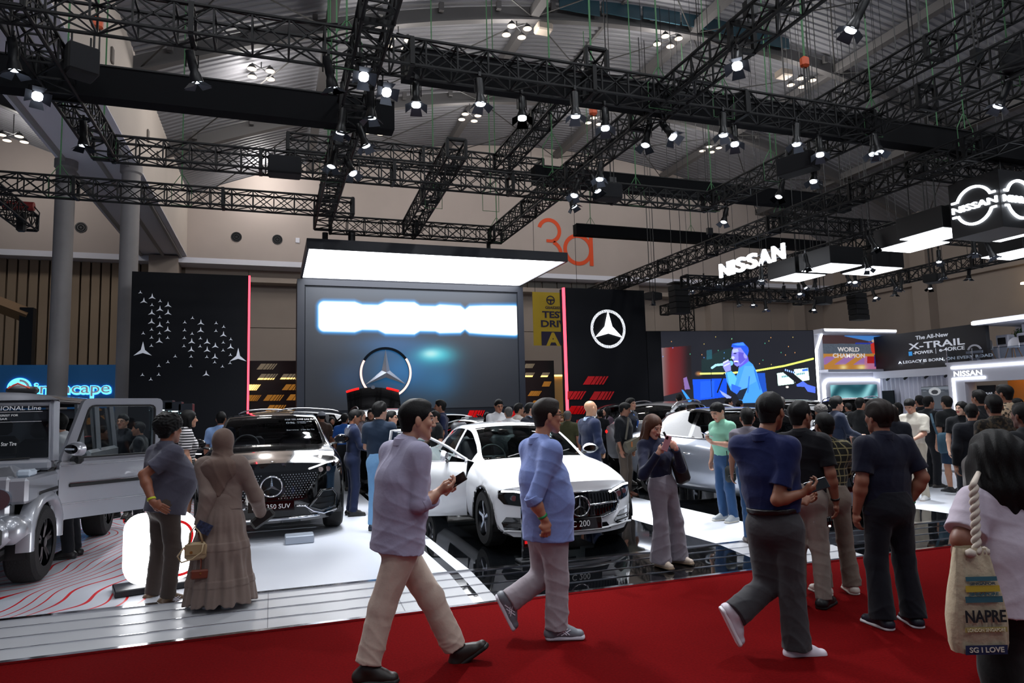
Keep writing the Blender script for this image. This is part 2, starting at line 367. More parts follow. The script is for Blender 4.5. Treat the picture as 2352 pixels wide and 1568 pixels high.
struct('roof_bracing', mb, mat('rod_dark', '#2e2d2c', .6))
# ridge monitor with glazing
mb = MB()
for x in (12.4, 18.6): mb.bb((x-.06, 14, roofz(x)+.3), (x+.06, 36, roofz(x)+.45))
mon = struct('roof_monitor', mb, M_arch)
gm = mesh('pane', MB().box((0, 0, 0), (.03, 1.7, 1.0)).arr(), MB().box((0, 0, 0), (.03, 1.7, 1.0)).f, mat('monitor_glass', '#2f4a55', .2))
# clerestory panes around the first bay, seen past the second arch
for i in range(6):
    x = 10.6+i*1.75
    pmn = MB().bb((x-.82, 21.6, roofz(x)-.15), (x+.82, 21.66, roofz(x)+.95)); part('pane', pmn, mat('monitor_glass', '#2f4a55', .2), mon)
# ================================================================== rigging
M_truss = mat('truss_black', '#060709', .6, 0, spec=.3)
M_dark = mat('fixture_black', '#0c0d10', .45, .2)
M_fab = mat('band_fabric', '#07080b', .9, spec=.15)
M_strap = mat('strap_green', '#3d6a44', .8); M_chain = mat('chain_dark', '#1b1b1d', .5, .5); M_hoist = mat('hoist_orange', '#b8481a', .5)
TS = .385
def truss(a, b, label, size=TS, bay=.46, vert=False, group='black lattice lighting trusses'):
    a = np.asarray(a, float); b = np.asarray(b, float); d = b-a; L = np.linalg.norm(d); d = d/L
    s = nrm(np.cross(d, UZ)) if not vert else UX; u = UZ if not vert else UY; h = size/2
    r = root('truss', a, label, 'truss', group); rl = lambda p: p-a
    for sx in (-1, 1):
        for sz in (-1, 1):
            o = s*h*sx+u*h*sz; part('chord', MB().tube(rl(a+o), rl(b+o), .026, 6), M_truss, r)
    n = max(2, int(round(L/bay))); mb = MB(); rb = .013
    for i in range(n+1):
        c = d*L*i/n
        thick = .022
        for q0, q1 in (((-1, -1), (-1, 1)), ((1, -1), (1, 1)), ((-1, -1), (1, -1)), ((-1, 1), (1, 1))):
            mb.tube(c+s*h*q0[0]+u*h*q0[1], c+s*h*q1[0]+u*h*q1[1], thick*.8, 4, cap=False)
        if i < n:
            c2 = d*L*(i+1)/n
            for sx in (-1, 1):
                mb.tube(c+s*h*sx-u*h, c2+s*h*sx+u*h, rb, 4, cap=False); mb.tube(c+s*h*sx+u*h, c2+s*h*sx-u*h, rb, 4, cap=False)
            k = 1 if i % 2 else -1
            for sz in (-1, 1): mb.tube(c+s*h*k+u*h*sz, c2-s*h*k+u*h*sz, rb, 4, cap=False)
    part('lacing', mb, M_truss, r, kind='stuff')
    k = 0.0; m = max(1, round(L/2.8)); fr = None
    for i in range(m+1):
        c = d*min(max(L*i/m, .03), L-.03); mb = MB()
        for q0, q1 in (((-1, -1), (-1, 1)), ((1, -1), (1, 1)), ((-1, -1), (1, -1)), ((-1, 1), (1, 1))): mb.tube(c+s*h*q0[0]*1.02+u*h*q0[1]*1.02, c+s*h*q1[0]*1.02+u*h*q1[1]*1.02, .045, 4)
        part('joint_frame', mb, M_truss, r)
    return r
H = 6.5+TS/2
truss((-9.5, 9.25, H), (10.3, 9.25, H), 'long black lattice truss nearest the top of the picture, running across the whole stand')
truss((-3.0, 9.0, H), (-3.0, 14.2, H), 'black lattice truss running away from the viewer over the silver off-roader')
truss((-2.9, 14.1, H), (10.3, 14.1, H), 'black lattice truss across the middle of the stand, with two loudspeakers on it')
truss((1.2, 5.6, H), (1.2, 18.3, H), 'heavy black truss running away above the near man with the phone, down to the canopy')
truss((6.1, 4.6, H), (6.1, 18.6, H), 'black lattice truss running away to the right corner above the canopy')
truss((10.35, 5.0, H), (10.35, 14.2, H), 'black lattice truss running away above the woman in the navy sweater')
truss((1.4, 18.45, H), (6.0, 18.45, H), 'short black truss just above the glowing canopy')
truss((-13, 16.8, H), (1.85, 16.8, H), 'black lattice truss crossing in front of the two grey columns')
truss((-5.9, 14.5, H), (-5.9, 20.1, H), 'short end of black truss with a red motor at the left edge')
truss((3.55, 13.2, H+.35), (3.55, 18.3, H), 'slanting short black truss between the middle truss and the canopy truss')
truss((.25, 15.6, 7.7), (6.4, 15.6, 7.7), 'thin rusty truss hung above the middle truss')
truss((5.3, 10.2, 7.7), (5.3, 15.5, 7.7), 'upper black truss running away just left of the canopy corner truss')
truss((10.8, 5.6, 7.7), (10.8, 10.8, 7.7), 'upper black truss at the top right under the grey roof')
truss((13.95, 7.0, 7.7), (13.95, 10.8, 7.7), 'short upper black truss at the far right edge')
# fabric wrapped beams
def band(a, b, h, label, t=.3):
    a = np.asarray(a, float); b = np.asarray(b, float); d = nrm(b-a); s = nrm(np.cross(d, UZ)); r = root('fabric_beam', a, label, 'fabric beam', 'black fabric wrapped beams')
    L = np.linalg.norm(b-a); mb = MB()
    for sg in (-1, 1): mb.add([s*t/2*sg, d*L+s*t/2*sg, d*L+s*t/2*sg+UZ*h, s*t/2*sg+UZ*h], [(0, 1, 2, 3)])
    mb.add([s*t/2, d*L+s*t/2, d*L-s*t/2, -s*t/2], [(0, 1, 2, 3)])
    mb.add([s*t/2, -s*t/2, -s*t/2+UZ*h, s*t/2+UZ*h], [(0, 1, 2, 3)]); mb.add([d*L+s*t/2, d*L-s*t/2, d*L-s*t/2+UZ*h, d*L+s*t/2+UZ*h], [(0, 1, 2, 3)])
    part('fabric', mb, M_fab, r)
    for sg in (-1, 1): part('rail', MB().tube(s*t/2*sg+UZ*h, d*L+s*t/2*sg+UZ*h, .02, 5), M_truss, r)
    mb = MB()
    for i in range(int(L/.8)): mb.box(d*(.4+i*.8)+UZ*(h+.0), (.05, t, .02) if abs(d[0]) > .5 else (t, .05, .02))
    part('rungs', mb, M_truss, r, kind='stuff'); return r
band((-9, 11.5, 6.5), (1.95, 11.5, 6.5), .5, 'long black fabric wrapped beam crossing the upper left, ending at the heavy truss')
band((1.8, 9.75, 6.62), (15.5, 9.75, 6.62), .45, 'black fabric beam hidden behind the front truss with a row of spotlights below')
band((5.9, 14.9, 7.05), (15.6, 14.9, 7.05), .42, 'black fabric beam behind the middle truss on the right')
band((10.54, 22.6, 8.0), (22.2, 22.6, 8.0), .42, 'black fabric beam in front of the orange wall number')
# straps, chains, hoists hanging from the roof
hung = [(.95, 9.4, 'strap'), (-3.0, 11.6, 'strap'), (-3.0, 14.0, 'strap'), (-2.6, 11.5, 'hoist'), (1.0, 11.6, 'strap'), (1.15, 6.8, 'hoist'), (1.1, 14.3, 'strap'), (3.6, 15.6, 'strap'), (6.15, 14.3, 'strap'), (6.2, 12.2, 'hoist'), (5.3, 12.3, 'strap'), (5.0, 15.5, 'strap'),
        (6.1, 18.4, 'strap'), (5.95, 9.3, 'strap'), (6.1, 7.2, 'chain'), (10.4, 9.2, 'strap'), (10.4, 14.1, 'strap'), (10.4, 7.2, 'chain'), (10.3, 11.8, 'strap'), (9.0, 9.3, 'hoist'), (8.3, 14.2, 'strap'), (12.8, 9.8, 'strap'), (13.2, 14.9, 'strap'), (11.2, 22.6, 'strap'), (15.6, 22.6, 'strap'), (-5.9, 19.4, 'motor'), (-4.4, 16.8, 'strap'), (-2.0, 16.8, 'strap'), (1.25, 16.9, 'hoist'), (12.75, 13.0, 'chain'), (12.75, 17.5, 'chain'), (12.75, 9.2, 'strap'), (13.95, 8.4, 'strap'), (10.8, 7.0, 'strap'), (7.6, 14.1, 'chain'), (7.2, 9.3, 'strap')]
ordn = ['first', 'second', 'third', 'fourth', 'fifth', 'sixth', 'seventh', 'eighth', 'ninth', 'tenth', 'eleventh', 'twelfth']+['%dth' % q for q in range(13, 21)]+['21st', '22nd', '23rd']+['%dth' % q for q in range(24, 31)]
nm = {'strap': ('lifting_strap', 'lifting strap'), 'chain': ('hoist_chain', 'chain'), 'hoist': ('chain_hoist', 'hoist'), 'motor': ('chain_hoist', 'hoist')}
for x, y, k in hung:
    zt = roofz(x)-.3 if x > -4 else 9.4; zb = H+TS/2 if y < 20 else 8.42
    lx = lambda q: q[0]/q[1]; rank = sorted([q for q in hung if q[2] == k], key=lx).index((x, y, k)); od = ordn[rank]
    r = root(nm[k][0], (x, y, zb), '%s hanging from the roof, %s from the left' % ({'strap': 'green lifting strap', 'chain': 'dark steel chain', 'hoist': 'orange chain hoist on a strap', 'motor': 'red hoist motor with drooping cable'}[k], od), nm[k][1], 'rigging hung from the roof')
    if k == 'strap':
        part('strap', MB().box((0, 0, (zt-zb)/2), (.026, .008, zt-zb)), M_strap, r)
        part('sling', MB().path([(-.21, 0, .0), (-.205, 0, -.41), (.205, 0, -.41), (.21, 0, .0), (.02, 0, .3), (-.02, 0, .3)], .009, 4, closed=True), M_strap, r)
    elif k == 'chain':
        part('chain', MB().tube((-.04, 0, -.1), (-.04, 0, zt-zb), .014, 5).tube((.05, 0, -.1), (.05, 0, zt-zb), .01, 5), M_chain, r)
        part('shackle', MB().box((0, 0, .1), (.18, .1, .2)), M_dark, r)
    elif k == 'hoist':
        part('strap', MB().box((0, 0, .9+(zt-zb-.9)/2), (.04, .012, zt-zb-.9)), M_strap, r)
        part('body', MB().cbox((0, 0, .85), (.16, .14, .2), .04), M_hoist, r)
        part('chain', MB().tube((-.03, 0, 0), (-.03, 0, .8), .016, 5).tube((.04, 0, -.3), (.04, 0, .8), .012, 5), M_chain, r)
    else:
        part('motor', MB().tube((-.35, 0, .05), (.3, 0, .05), .11, 12), mat('motor_red', '#7a1f1a', .5), r)
        part('chain_bag', MB().cbox((.05, 0, -.35), (.2, .16, .5), .04), M_dark, r)
        part('cable', MB().path([(.3, 0, .05), (.42, 0, -.1), (.4, 0, -.4), (.3, 0, -.55)], .015, 5), M_dark, r)
# spotlights
M_lens = emis('lens_white', '#f2f5ff', 30); M_lensdim = emis('lens_dim', '#dfe6f2', 6)
def make_spot(on=True):
    r = obj('spotlight', None)
    part('yoke', MB().path([(-.1, 0, -.28), (-.1, 0, -.05), (.1, 0, -.05), (.1, 0, -.28)], .012, 4).tube((0, 0, -.05), (0, 0, .13), .014, 5), M_dark, r)
    part('clamp', MB().box((0, 0, .1), (.05, .07, .09)), M_dark, r)
    part('body', MB().lathe([(.055, 0), (.075, .01), (.08, -.28), (.07, -.34), (.095, -.4), (.115, -.5), (.115, -.53), (.1, -.53)], n=14), M_dark, r, angle=40)
    return r
spots = []
lens_me = mesh('lens', MB().lathe([(.002, -.525), (.098, -.525), (.098, -.53), (.002, -.531)], n=16).arr(), MB().lathe([(.002, -.525), (.098, -.525), (.098, -.53), (.002, -.531)], n=16).f, M_lens)
lens_d = lens_me.copy(); lens_d.materials.clear(); lens_d.materials.append(M_lensdim)
bd = MB()
for a in range(4):
    c, s = math.cos(a*math.pi/2), math.sin(a*math.pi/2); p = np.array([(.09, -.09, -.53), (.09, .09, -.53), (.21, .12, -.63), (.21, -.12, -.63)]); q = p.copy(); q[:, 0] = p[:, 0]*c-p[:, 1]*s; q[:, 1] = p[:, 0]*s+p[:, 1]*c
    bd.add(np.vstack([q, q*[.985, .985, 1]]), [(0, 1, 2, 3), (7, 6, 5, 4), (0, 4, 5, 1), (1, 5, 6, 2), (2, 6, 7, 3), (3, 7, 4, 0)])
barn_me = mesh('barn_door', bd.arr(), bd.f, mat('barn_door', '#3a3f48', .35, .5))
proto = make_spot(); proto_used = False
def spot(loc, aim, barn=False, bright=True, energy=0, label=None, angle=45, group='spotlights on the trusses', scale=1.0):
    global proto_used
    r = proto if not proto_used else clone(proto); proto_used = True
    loc = np.asarray(loc, float); d = nrm(np.asarray(aim, float)-loc)
    r.location = loc; r.scale = (scale,)*3
    q = Vector(d).to_track_quat('-Z', 'Y'); body = [c for c in r.children if c.name.startswith('body')][0]
    body.location = (0, 0, -.16); 
    piv = Matrix.Translation((0, 0, -.18)) @ q.to_matrix().to_4x4() @ Matrix.Translation((0, 0, .18)); body.matrix_local = piv
    l = obj('lens', lens_me if bright else lens_d, body); 
    if barn: obj('barn_door', barn_me, body)
    setk(r, label, 'spotlight', group)
    if energy: lamp('spot_beam', 'SPOT', loc+d*.62*scale+np.array((0, 0, -.16)), energy*KEY_SCALE, (.93, .96, 1), .08, target=aim, angle=angle, blend=.7)
    spots.append(r); return r
zt = 6.5-.085
# (pixel x, truss, aim, barn doors, bright, energy, wording)
front_row = [(437, 1, 0), (752, 1, 0), (960, 0, 1), (1092, 0, 1), (1205, 1, 1), (1306, 0, 1), (1396, 0, 0), (1638, 0, 1), (1692, 0, 0), (1802, 0, 1), (1886, 0, 1), (1974, 0, 0)]
for i, (px, barn, br) in enumerate(front_row):
    p = pY(px, 190, 9.25); x = p[0]
    tgt = (x*.75+.8, 8.2, .1) if i % 2 else (x*.8, 7.4, .1)
    spot((x, 9.05 if i % 2 else 9.4, zt), tgt if not (i < 2) else (x+1.5, 11, 0), bool(barn), bool(br), 800 if br else 450, 'spotlight under the front truss, %s of the row counted from the left' % ordn[i], scale=.74)
side = [(-3.1, 9.7, 1, 1, (-2.6, 10.5, 0), 'uppermost spotlight on the left truss over the off-roader, with barn doors'), (-3.2, 10.9, 0, 1, (0, 4.0, 1.0), 'glaring spotlight pointing at the viewer on the left truss over the off-roader'), (-2.9, 12.2, 1, 0, (-2.6, 12.5, 0), 'lowest spotlight on the left truss over the off-roader'),
        (1.1, 9.0, 0, 1, (1.4, 3.6, 1.0), 'glaring spotlight on the heavy truss, left one of the bright pair'), (1.45, 9.4, 0, 1, (2.2, 3.4, 1.2), 'glaring spotlight on the heavy truss, right one of the bright pair'), (1.35, 9.9, 0, 0, (1.5, 10.2, 0), 'dark spotlight hanging straight down just below the bright pair'),
        (1.0, 10.6, 1, 1, (.3, 10.5, 0), 'spotlight with barn doors on the heavy truss, beside the fabric beam end'), (1.35, 11.1, 1, 1, (3.3, 10, 0), 'tilted spotlight with barn doors on the heavy truss, upper of the lower cluster'), (1.0, 12.2, 1, 1, (-.2, 11.2, 0), 'spotlight with barn doors on the heavy truss, left of the lower cluster'), (1.3, 12.6, 1, 1, (3.4, 9.8, 0), 'spotlight with barn doors on the heavy truss, lowest of the cluster'),
        (6.6, 5.9, 1, 1, (3.6, 7.2, .4), 'big tilted spotlight with open barn doors at the top right'), (5.85, 7.2, 1, 1, (3.2, 4.6, 1.2), 'glaring spotlight with four barn doors facing the viewer, upper right'), (6.0, 9.8, 1, 1, (4, 9.0, 0), 'spotlight with barn doors below the crossing of the front and corner trusses'), (6.2, 9.55, 0, 1, (7.2, 5.5, 0.6), 'bright spotlight at the crossing of the front and corner trusses'),
        (6.0, 11.6, 0, 1, (4.6, 10, 0), 'spotlight on the corner truss, just below the truss crossing'), (6.2, 12.3, 1, 1, (7.4, 10, 0), 'spotlight with barn doors on the corner truss, right of the pair above the middle truss'), (6.0, 12.7, 1, 1, (3.4, 11, 0), 'spotlight with barn doors on the corner truss, left of the pair above the middle truss'), (6.15, 13.4, 1, 1, (8, 11.5, 0), 'lowest spotlight with barn doors on the corner truss'),
        (10.5, 6.9, 0, 1, (8, 8.5, .4), 'spotlight below the black loudspeaker at the right edge'), (10.3, 10.6, 1, 0, (8, 9.2, 0), 'dark spotlight on the right truss, nearest its crossing with the front truss'), (10.35, 11.6, 1, 1, (7.4, 11, 0), 'spotlight with barn doors in the middle of the right truss'), (10.4, 13.6, 1, 1, (8, 13, 0), 'spotlight with barn doors at the far end of the right truss'), (10.2, 9.0, 0, 1, (9.6, 7, 0), 'spotlight high at the right end of the front truss')]
for x, y, barn, br, tg, lb in side: spot((x, y, zt), tg, bool(barn), bool(br), 650, lb, scale=.74)
# high-bay lamps in clusters of four
hb = [(915, 100, 22), (1187, 73, 22), (1534, 95, 22), (1841, 190, 22), (600, 170, 24.5), (860, 300, 29), (1079, 270, 29), (1370, 278, 29), (1632, 343, 29), (607, 365, 34), (1802, 417, 34), (2204, 380, 26), (30, 318, 32)]
hbl = ['partly hidden behind the front truss near the heavy truss', 'at the top centre of the roof', 'at the top right of centre', 'at the crossing of the steel arch and strut on the right', 'alone on the left below the front truss', 'beside the end of the long fabric beam', 'in the second row left of centre', 'in the second row above the corner truss', 'in the second row on the right', 'behind the middle truss on the left', 'low above the right truss', 'at the far right near the cube sign', 'at the far left edge in the next bay']
M_hb = emis('highbay_glow', '#ffe9cf', 2.2); Mhs = mat('highbay_shell', '#2c2c2e', .7)
shell = MB().lathe([(.04, .16), (.08, .14), (.14, .05), (.165, 0), (.16, 0)], n=14); shm = mesh('shade', shell.arr(), shell.f, Mhs); glo = MB().lathe([(.002, .005), (.155, .005), (.155, -.01), (.002, -.015)], n=14); glm = mesh('lamp_glass', glo.arr(), glo.f, M_hb)
for i, (x, y, Y) in enumerate(hb):
    p = pY(x, y, Y); r = root('highbay_cluster', p, 'four glowing high-bay lamps %s' % hbl[i], 'ceiling lamp', 'high-bay lamps')
    top = max(.6, (roofz(p[0]) if p[0] > -5 else 15.5)-p[2]-.2)
    part('frame', MB().tube((-.3, -.3, .2), (.3, .3, .2), .025, 5).tube((-.3, .3, .2), (.3, -.3, .2), .025, 5).tube((0, 0, .2), (0, 0, top), .02, 5), Mhs, r)
    for a, b in ((-.3, -.3), (.3, -.3), (-.3, .3), (.3, .3)):
        sh = obj('shade', shm, r, (a, b, 0)); obj('lamp_glass', glm, sh)
    lamp('highbay_and_fill_light', 'POINT', p+np.array((0, 0, -.5)), 265*KEY_SCALE, (1, .96, .92), .5)
# unseen fill lights added over and behind the viewer to brighten the foreground people
for x in (-2, 6, 14):
    for y in (-7, 0, 7): lamp('highbay_and_fill_light', 'POINT', (x, y, 13.2), 640*KEY_SCALE, (.93, .96, 1), .5)
# projector boxes hung from the arches
for i, (x, y, Y) in enumerate(((1248, 66, 22), (1800, 170, 22))): 
    p = pY(x, y, Y); thing('roof_box', MB().cbox(p, (.6, .5, .3), .05).tube(p+np.array((0, 0, .15)), p+np.array((0, 0, 1.2)), .02, 5), mat('box_grey', '#a79a8d', .7), ('grey fixture box hung from the roof arch at top centre', 'grey fixture box hung from the roof arch on the right')[i], 'fixture box')
# loudspeakers on the trusses
M_spk = mat('speaker_black', '#08090b', .8)
def speaker(c, d, label, rz=0, tilt=0, up=.2):
    r = root('loudspeaker', c, label, 'loudspeaker', 'black loudspeakers', rz)
    part('cabinet', MB().cbox((0, 0, 0), d, .03), M_spk, r); part('grille', MB().box((0, -d[1]/2-.008, 0), (d[0]*.9, .012, d[2]*.86)), mat('speaker_grille', '#101216', .95, bump=.4, bscale=300), r)
    part('bracket', MB().tube((-d[0]*.3, 0, d[2]/2), (-d[0]*.3, 0, d[2]/2+up), .015, 5).tube((d[0]*.3, 0, d[2]/2), (d[0]*.3, 0, d[2]/2+up), .015, 5), M_dark, r); return r
speaker(pY(654, 384, 13.7), (.62, .4, .36), 'black loudspeaker on the middle truss, left one'); speaker(pY(1395, 442, 13.7), (.6, .4, .36), 'black loudspeaker on the middle truss, right one')
speaker((-2.62, 10.75, 6.72), (.4, .36, .42), 'black loudspeaker cube beside the glaring lamp on the left truss', .5); speaker(pY(1832, 378, 10.6), (.75, .4, .36), 'long black loudspeaker lying on the right truss', -1.2)
speaker((10.7, 6.5, 6.75), (.9, .45, .42), 'long black loudspeaker at the top right edge', -1.2)
# cables sagging along the front truss
for i, (a, b, s, lb) in enumerate((((-2.5, 9.1, 7.0), (.8, 9.1, 6.95), .12, 'black cable looped along the front truss, left part'), ((1.6, 9.1, 6.95), (5.6, 9.1, 6.9), .15, 'black cable looped along the front truss, middle part'), ((3.0, 14.0, 6.5), (3.3, 14.0, 6.5), .35, 'black cable loop hanging below the middle truss'))):
    pts = [np.array(a)+(np.array(b)-np.array(a))*t-UZ*s*4*t*(1-t)*(1+.3*math.sin(9*t)) for t in np.linspace(0, 1, 16)]
    thing('cable', MB().path(pts, .012, 5), M_dark, lb, 'cable', 'cables on the trusses')
# ================================================================== the stand's back wall and screens
M_pan = mat('panel_navy', '#090b11', .6, spec=.2); M_edge = mat('panel_edge', '#1a1e28', .5)
M_redtube = emis('red_tube', '#ff3a4a', 5); M_redslat = mat('slat_red', '#c20a0e', .12, coat=.6); M_gold = emis('slat_gold', '#b87a34', .55); M_beige = emis('slat_beige', '#9c8b76', .45); M_goldhi = emis('slat_gold_bright', '#ffc873', 2.5)
M_starw = mat('star_pale', '#c9cdd6', .4, emit=.25); M_logo = emis('logo_white', '#f4f8ff', 3.2)
def vcol_mat(name, strength):
    m = bpy.data.materials.new(name); m.use_nodes = True; nt = m.node_tree; b = nt.nodes['Principled BSDF']; a = nt.nodes.new('ShaderNodeVertexColor'); a.layer_name = 'Col'
    b.inputs['Base Color'].default_value = (.01, .01, .012, 1); b.inputs['Roughness'].default_value = .5; b.inputs['Emission Strength'].default_value = strength
    nt.links.new(a.outputs[0], b.inputs['Emission Color']); return m
def to_px(P):
    d = P-CAM; k = d@_fw; return 1176+F_PX*(d@_rt)/k, 784-F_PX*(d@_up)/k
def screen(name, p00, p10, p01, nx, ny, func, strength, parent, label=None):
    p00, p10, p01 = [np.asarray(p, float) for p in (p00, p10, p01)]
    U, V = np.meshgrid(np.linspace(0, 1, nx), np.linspace(0, 1, ny), indexing='ij')
    P = p00+U[..., None]*(p10-p00)+V[..., None]*(p01-p00); x, y = to_px(P.reshape(-1, 3)); col = func(x, y)
    mb = MB(); mb.grid(P); me = mesh(name, mb.arr()-np.array(parent.location), mb.f, vcol_mat(name, strength))
    ca = me.color_attributes.new('Col', 'FLOAT_COLOR', 'POINT'); lin = np.where(col <= .04045, col/12.92, ((col+.055)/1.055)**2.4)
    ca.data.foreach_set('color', np.c_[lin, np.ones(len(lin))].astype('f4').ravel()); return obj(name, me, parent, label=label)
def hexc(s): s = s.lstrip('#'); return np.array([int(s[i:i+2], 16)/255 for i in (0, 2, 4)])
def inpoly(x, y, pl):
    r = np.zeros(len(x), bool); n = len(pl)
    for i in range(n):
        x0, y0 = pl[i]; x1, y1 = pl[i-1]
        if y0 == y1: continue
        c = ((y0 > y) != (y1 > y)) & (x < (x1-x0)*(y-y0)/(y1-y0)+x0); r ^= c
    return r
def slats(parent, x0, x1, yb, yt, sh, Y, m, t=.03, lo=-1e9, hi=1e9, name='slat'):
    fr = [(0, .33), (.37, .55), (.59, .72), (.77, .86), (.92, 1.0)]; loc = np.array(parent.location)
    for a, b in fr:
        xa, xb = x0+(x1-x0)*a, x0+(x1-x0)*b
        q = [(xa, yb), (xb, yb), (xb+sh, yt), (xa+sh, yt)]; q = [(min(max(px, lo), hi), py) for px, py in q]
        if max(p[0] for p in q)-min(p[0] for p in q) < 1: continue
        P = np.array([pY(px, py, Y) for px, py in q]); P2 = P.copy(); P2[:, 1] += t
        part(name, MB().add(np.vstack([P, P2])-loc, [(0, 1, 2, 3), (7, 6, 5, 4), (0, 4, 5, 1), (1, 5, 6, 2), (2, 6, 7, 3), (3, 7, 4, 0)]), m, parent)
YS = 22.0
# ---- wall with the scattered stars
sp = root('star_wall', (-2.28, YS+.2, ZP), 'tall black display wall scattered with small pale three-pointed stars', 'display wall')
part('wall_panel', MB().bb((-3.87, YS, ZP), (-.72, YS+.45, 5.91)), M_pan, sp, world=True)
part('light_strip', MB().bb((-.72, YS-.02, ZP), (-.665, YS+.1, 5.91)), M_redtube, sp, world=True, label='glowing red edge strip')
SM = {}
for k, R in (('s', .062), ('m', .11), ('l', .27)):
    mb = MB().prism(starpoly(R, .22), (0, 0, 0), UX, UZ, .012); SM[k] = mesh('star', mb.arr(), mb.f, M_starw)
stars = 's262,281 m279,324 m320,304 s359,324 s319,343 m358,364 m398,344 m318,382 m398,382 s357,403 m317,426 m357,443 s397,427 s317,464 m396,465 s276,482 s356,482 s317,503 m355,520 s396,504 s316,543 l274,568 s433,595 s397,623 s353,642 s352,685 s272,686 s313,708 s518,407 s480,428 m559,431 s479,467 m558,468 s516,484 s478,505 s557,507 m514,523 m590,525 s476,545 s555,546 m512,563 m590,564 m630,544 s511,596 s588,598 m628,598 s627,624 s509,643 s665,645 s702,628 s634,432 s671,450 s633,470 m670,489 s706,511 s669,527 m705,549 s668,566 s704,588 l742,597 m585,682'
for t in stars.split():
    x, y = [float(q) for q in t[1:].split(',')]; p = pY(200+x*.4677, 540+y*.4677, YS)
    obj('star', SM[t[0]], sp, (p[0]+2.28, -.2-.002, p[2]-ZP))
# ---- LED wall and canopy
lw = root('video_wall', (4.44, YS+.5, ZP), 'huge dark video wall showing a glowing white banner and a ringed star', 'video wall')
part('housing', MB().bb((.7, YS, ZP), (8.18, YS+1.0, 5.87)), mat('wall_housing', '#12161d', .6, spec=.2), lw, world=True)
def led_func(x, y):
    n = len(x); base = np.tile(hexc('#151a22'), (n, 1)); t = np.clip((y-650)/280, 0, 1)[:, None]; base = base*(1.25-.55*t)+np.array([.03, .045, .06])*(1-t)**2
    def glow(cx, cy, sx, sy, c, a):
        nonlocal base
        g = np.exp(-(((x-cx)/sx)**2+((y-cy)/sy)**2))[:, None]*a; base = base*(1-np.clip(g, 0, 1))+hexc(c)*np.clip(g, 0, 1)
    glow(930, 850, 95, 60, '#0a6aa8', .8); glow(1000, 815, 45, 22, '#3fd2dc', 1.0); glow(990, 812, 20, 10, '#d9fff2', .9); glow(900, 790, 90, 25, '#1a5f9c', .6); glow(1010, 870, 45, 45, '#0f5f8a', .7); glow(800, 870, 40, 40, '#12365a', .6); glow(950, 670, 180, 20, '#34556e', .4)
    cx, cy = 963, 731; w_ = 232; sl = (x-cx)*.022; hh = np.interp(x, [733, 815, 832, 868, 885, 952, 965, 1000, 1010, 1058, 1068, 1078, 1110, 1195], [35, 35, 29, 29, 37, 37, 29, 29, 33, 31, 23, 31, 33, 35])
    d = np.maximum(np.abs(x-cx)-(w_-14), 0)**2+np.maximum(np.abs(y-cy-sl)-(hh-14), 0)**2; d = np.sqrt(d)-14
    e = np.clip(1-d/9, 0, 1)[:, None]; base = base*(1-e)+hexc('#1797f0')*e
    e = np.clip(.5-d/4, 0, 1)[:, None]; base = base*(1-e)+np.ones(3)*e
    return base
sc = screen('screen', (.95, YS-.012, 1.75), (7.95, YS-.012, 1.75), (.95, YS-.012, 5.62), 300, 170, led_func, 1.15, lw)
mb = MB()
for a, b in (((.7, YS-.05, 5.68), (8.18, YS, 5.87)), ((.7, YS-.05, ZP), (.92, YS, 5.68)), ((7.98, YS-.05, ZP), (8.18, YS, 5.68))): mb.bb(a, b)
part('frame', mb, M_edge, lw, world=True)
ec = pY(886, 856, YS-.05); R0 = .83
mb = MB(); ringpoly(mb, ec, UX, UZ, R0*.9, R0, -.05); part('emblem_ring', mb, mat('emblem_dark', '#1d242c', .2, .9, emit=.05), lw, world=True)
mb = MB(); ringpoly(mb, ec-UY*.06, UX, UZ, R0*.91, R0*.99, -.02, 150, 245); ringpoly(mb, ec-UY*.06, UX, UZ, R0*.91, R0*.99, -.02, -60, 35); part('emblem_glow', mb, emis('emblem_glow', '#ffd2c8', 1.6), lw, world=True)
mb = MB(); star3d(mb, ec, UX, UZ, R0*.9, .16, .2); part('emblem_star', mb, mat('emblem_silver', '#8a8f98', .25, .8, emit=.12), lw, world=True, angle=10)
for g in ((700, 748, 966, 950, 22), (758, 788, 1001, 984, 16), (764, 786, 1038, 1022, 12), (835, 868, 966, 948, 22), (1065, 1100, 975, 942, 14), (1170, 1195, 962, 940, 12)): slats(lw, g[0], g[1], g[2], g[3], g[4], YS-.03, M_redslat)
cn = root('light_canopy', (4.45, 20.03, 5.9), 'wide glowing white canopy box over the video wall', 'light canopy')
cb = MB()
for a, b in (((.8, 17.96, 5.9), (8.12, 18.02, 6.17)), ((.8, 22.04, 5.9), (8.12, 22.1, 6.17)), ((.8, 18.02, 5.9), (.86, 22.04, 6.17)), ((8.06, 18.02, 5.9), (8.12, 22.04, 6.17)), ((.86, 18.02, 6.1), (8.06, 22.04, 6.17))): cb.bb(a, b)
part('frame', cb, M_edge, cn, world=True)
part('light_panel', MB().bb((.87, 18.03, 5.93), (8.05, 22.03, 5.96)), emis('canopy_glow', '#f6f9ff', 9), cn, world=True, label='glowing white ceiling panel')
part('hanger', MB().tube((1.3, 18.6, 6.17), (1.3, 18.6, 6.5), .08, 8).tube((2.0, 18.6, 6.17), (2.0, 18.6, 6.6), .1, 8).tube((5.9, 18.6, 6.17), (5.9, 18.6, 6.5), .06, 8), M_dark, cn, world=True)
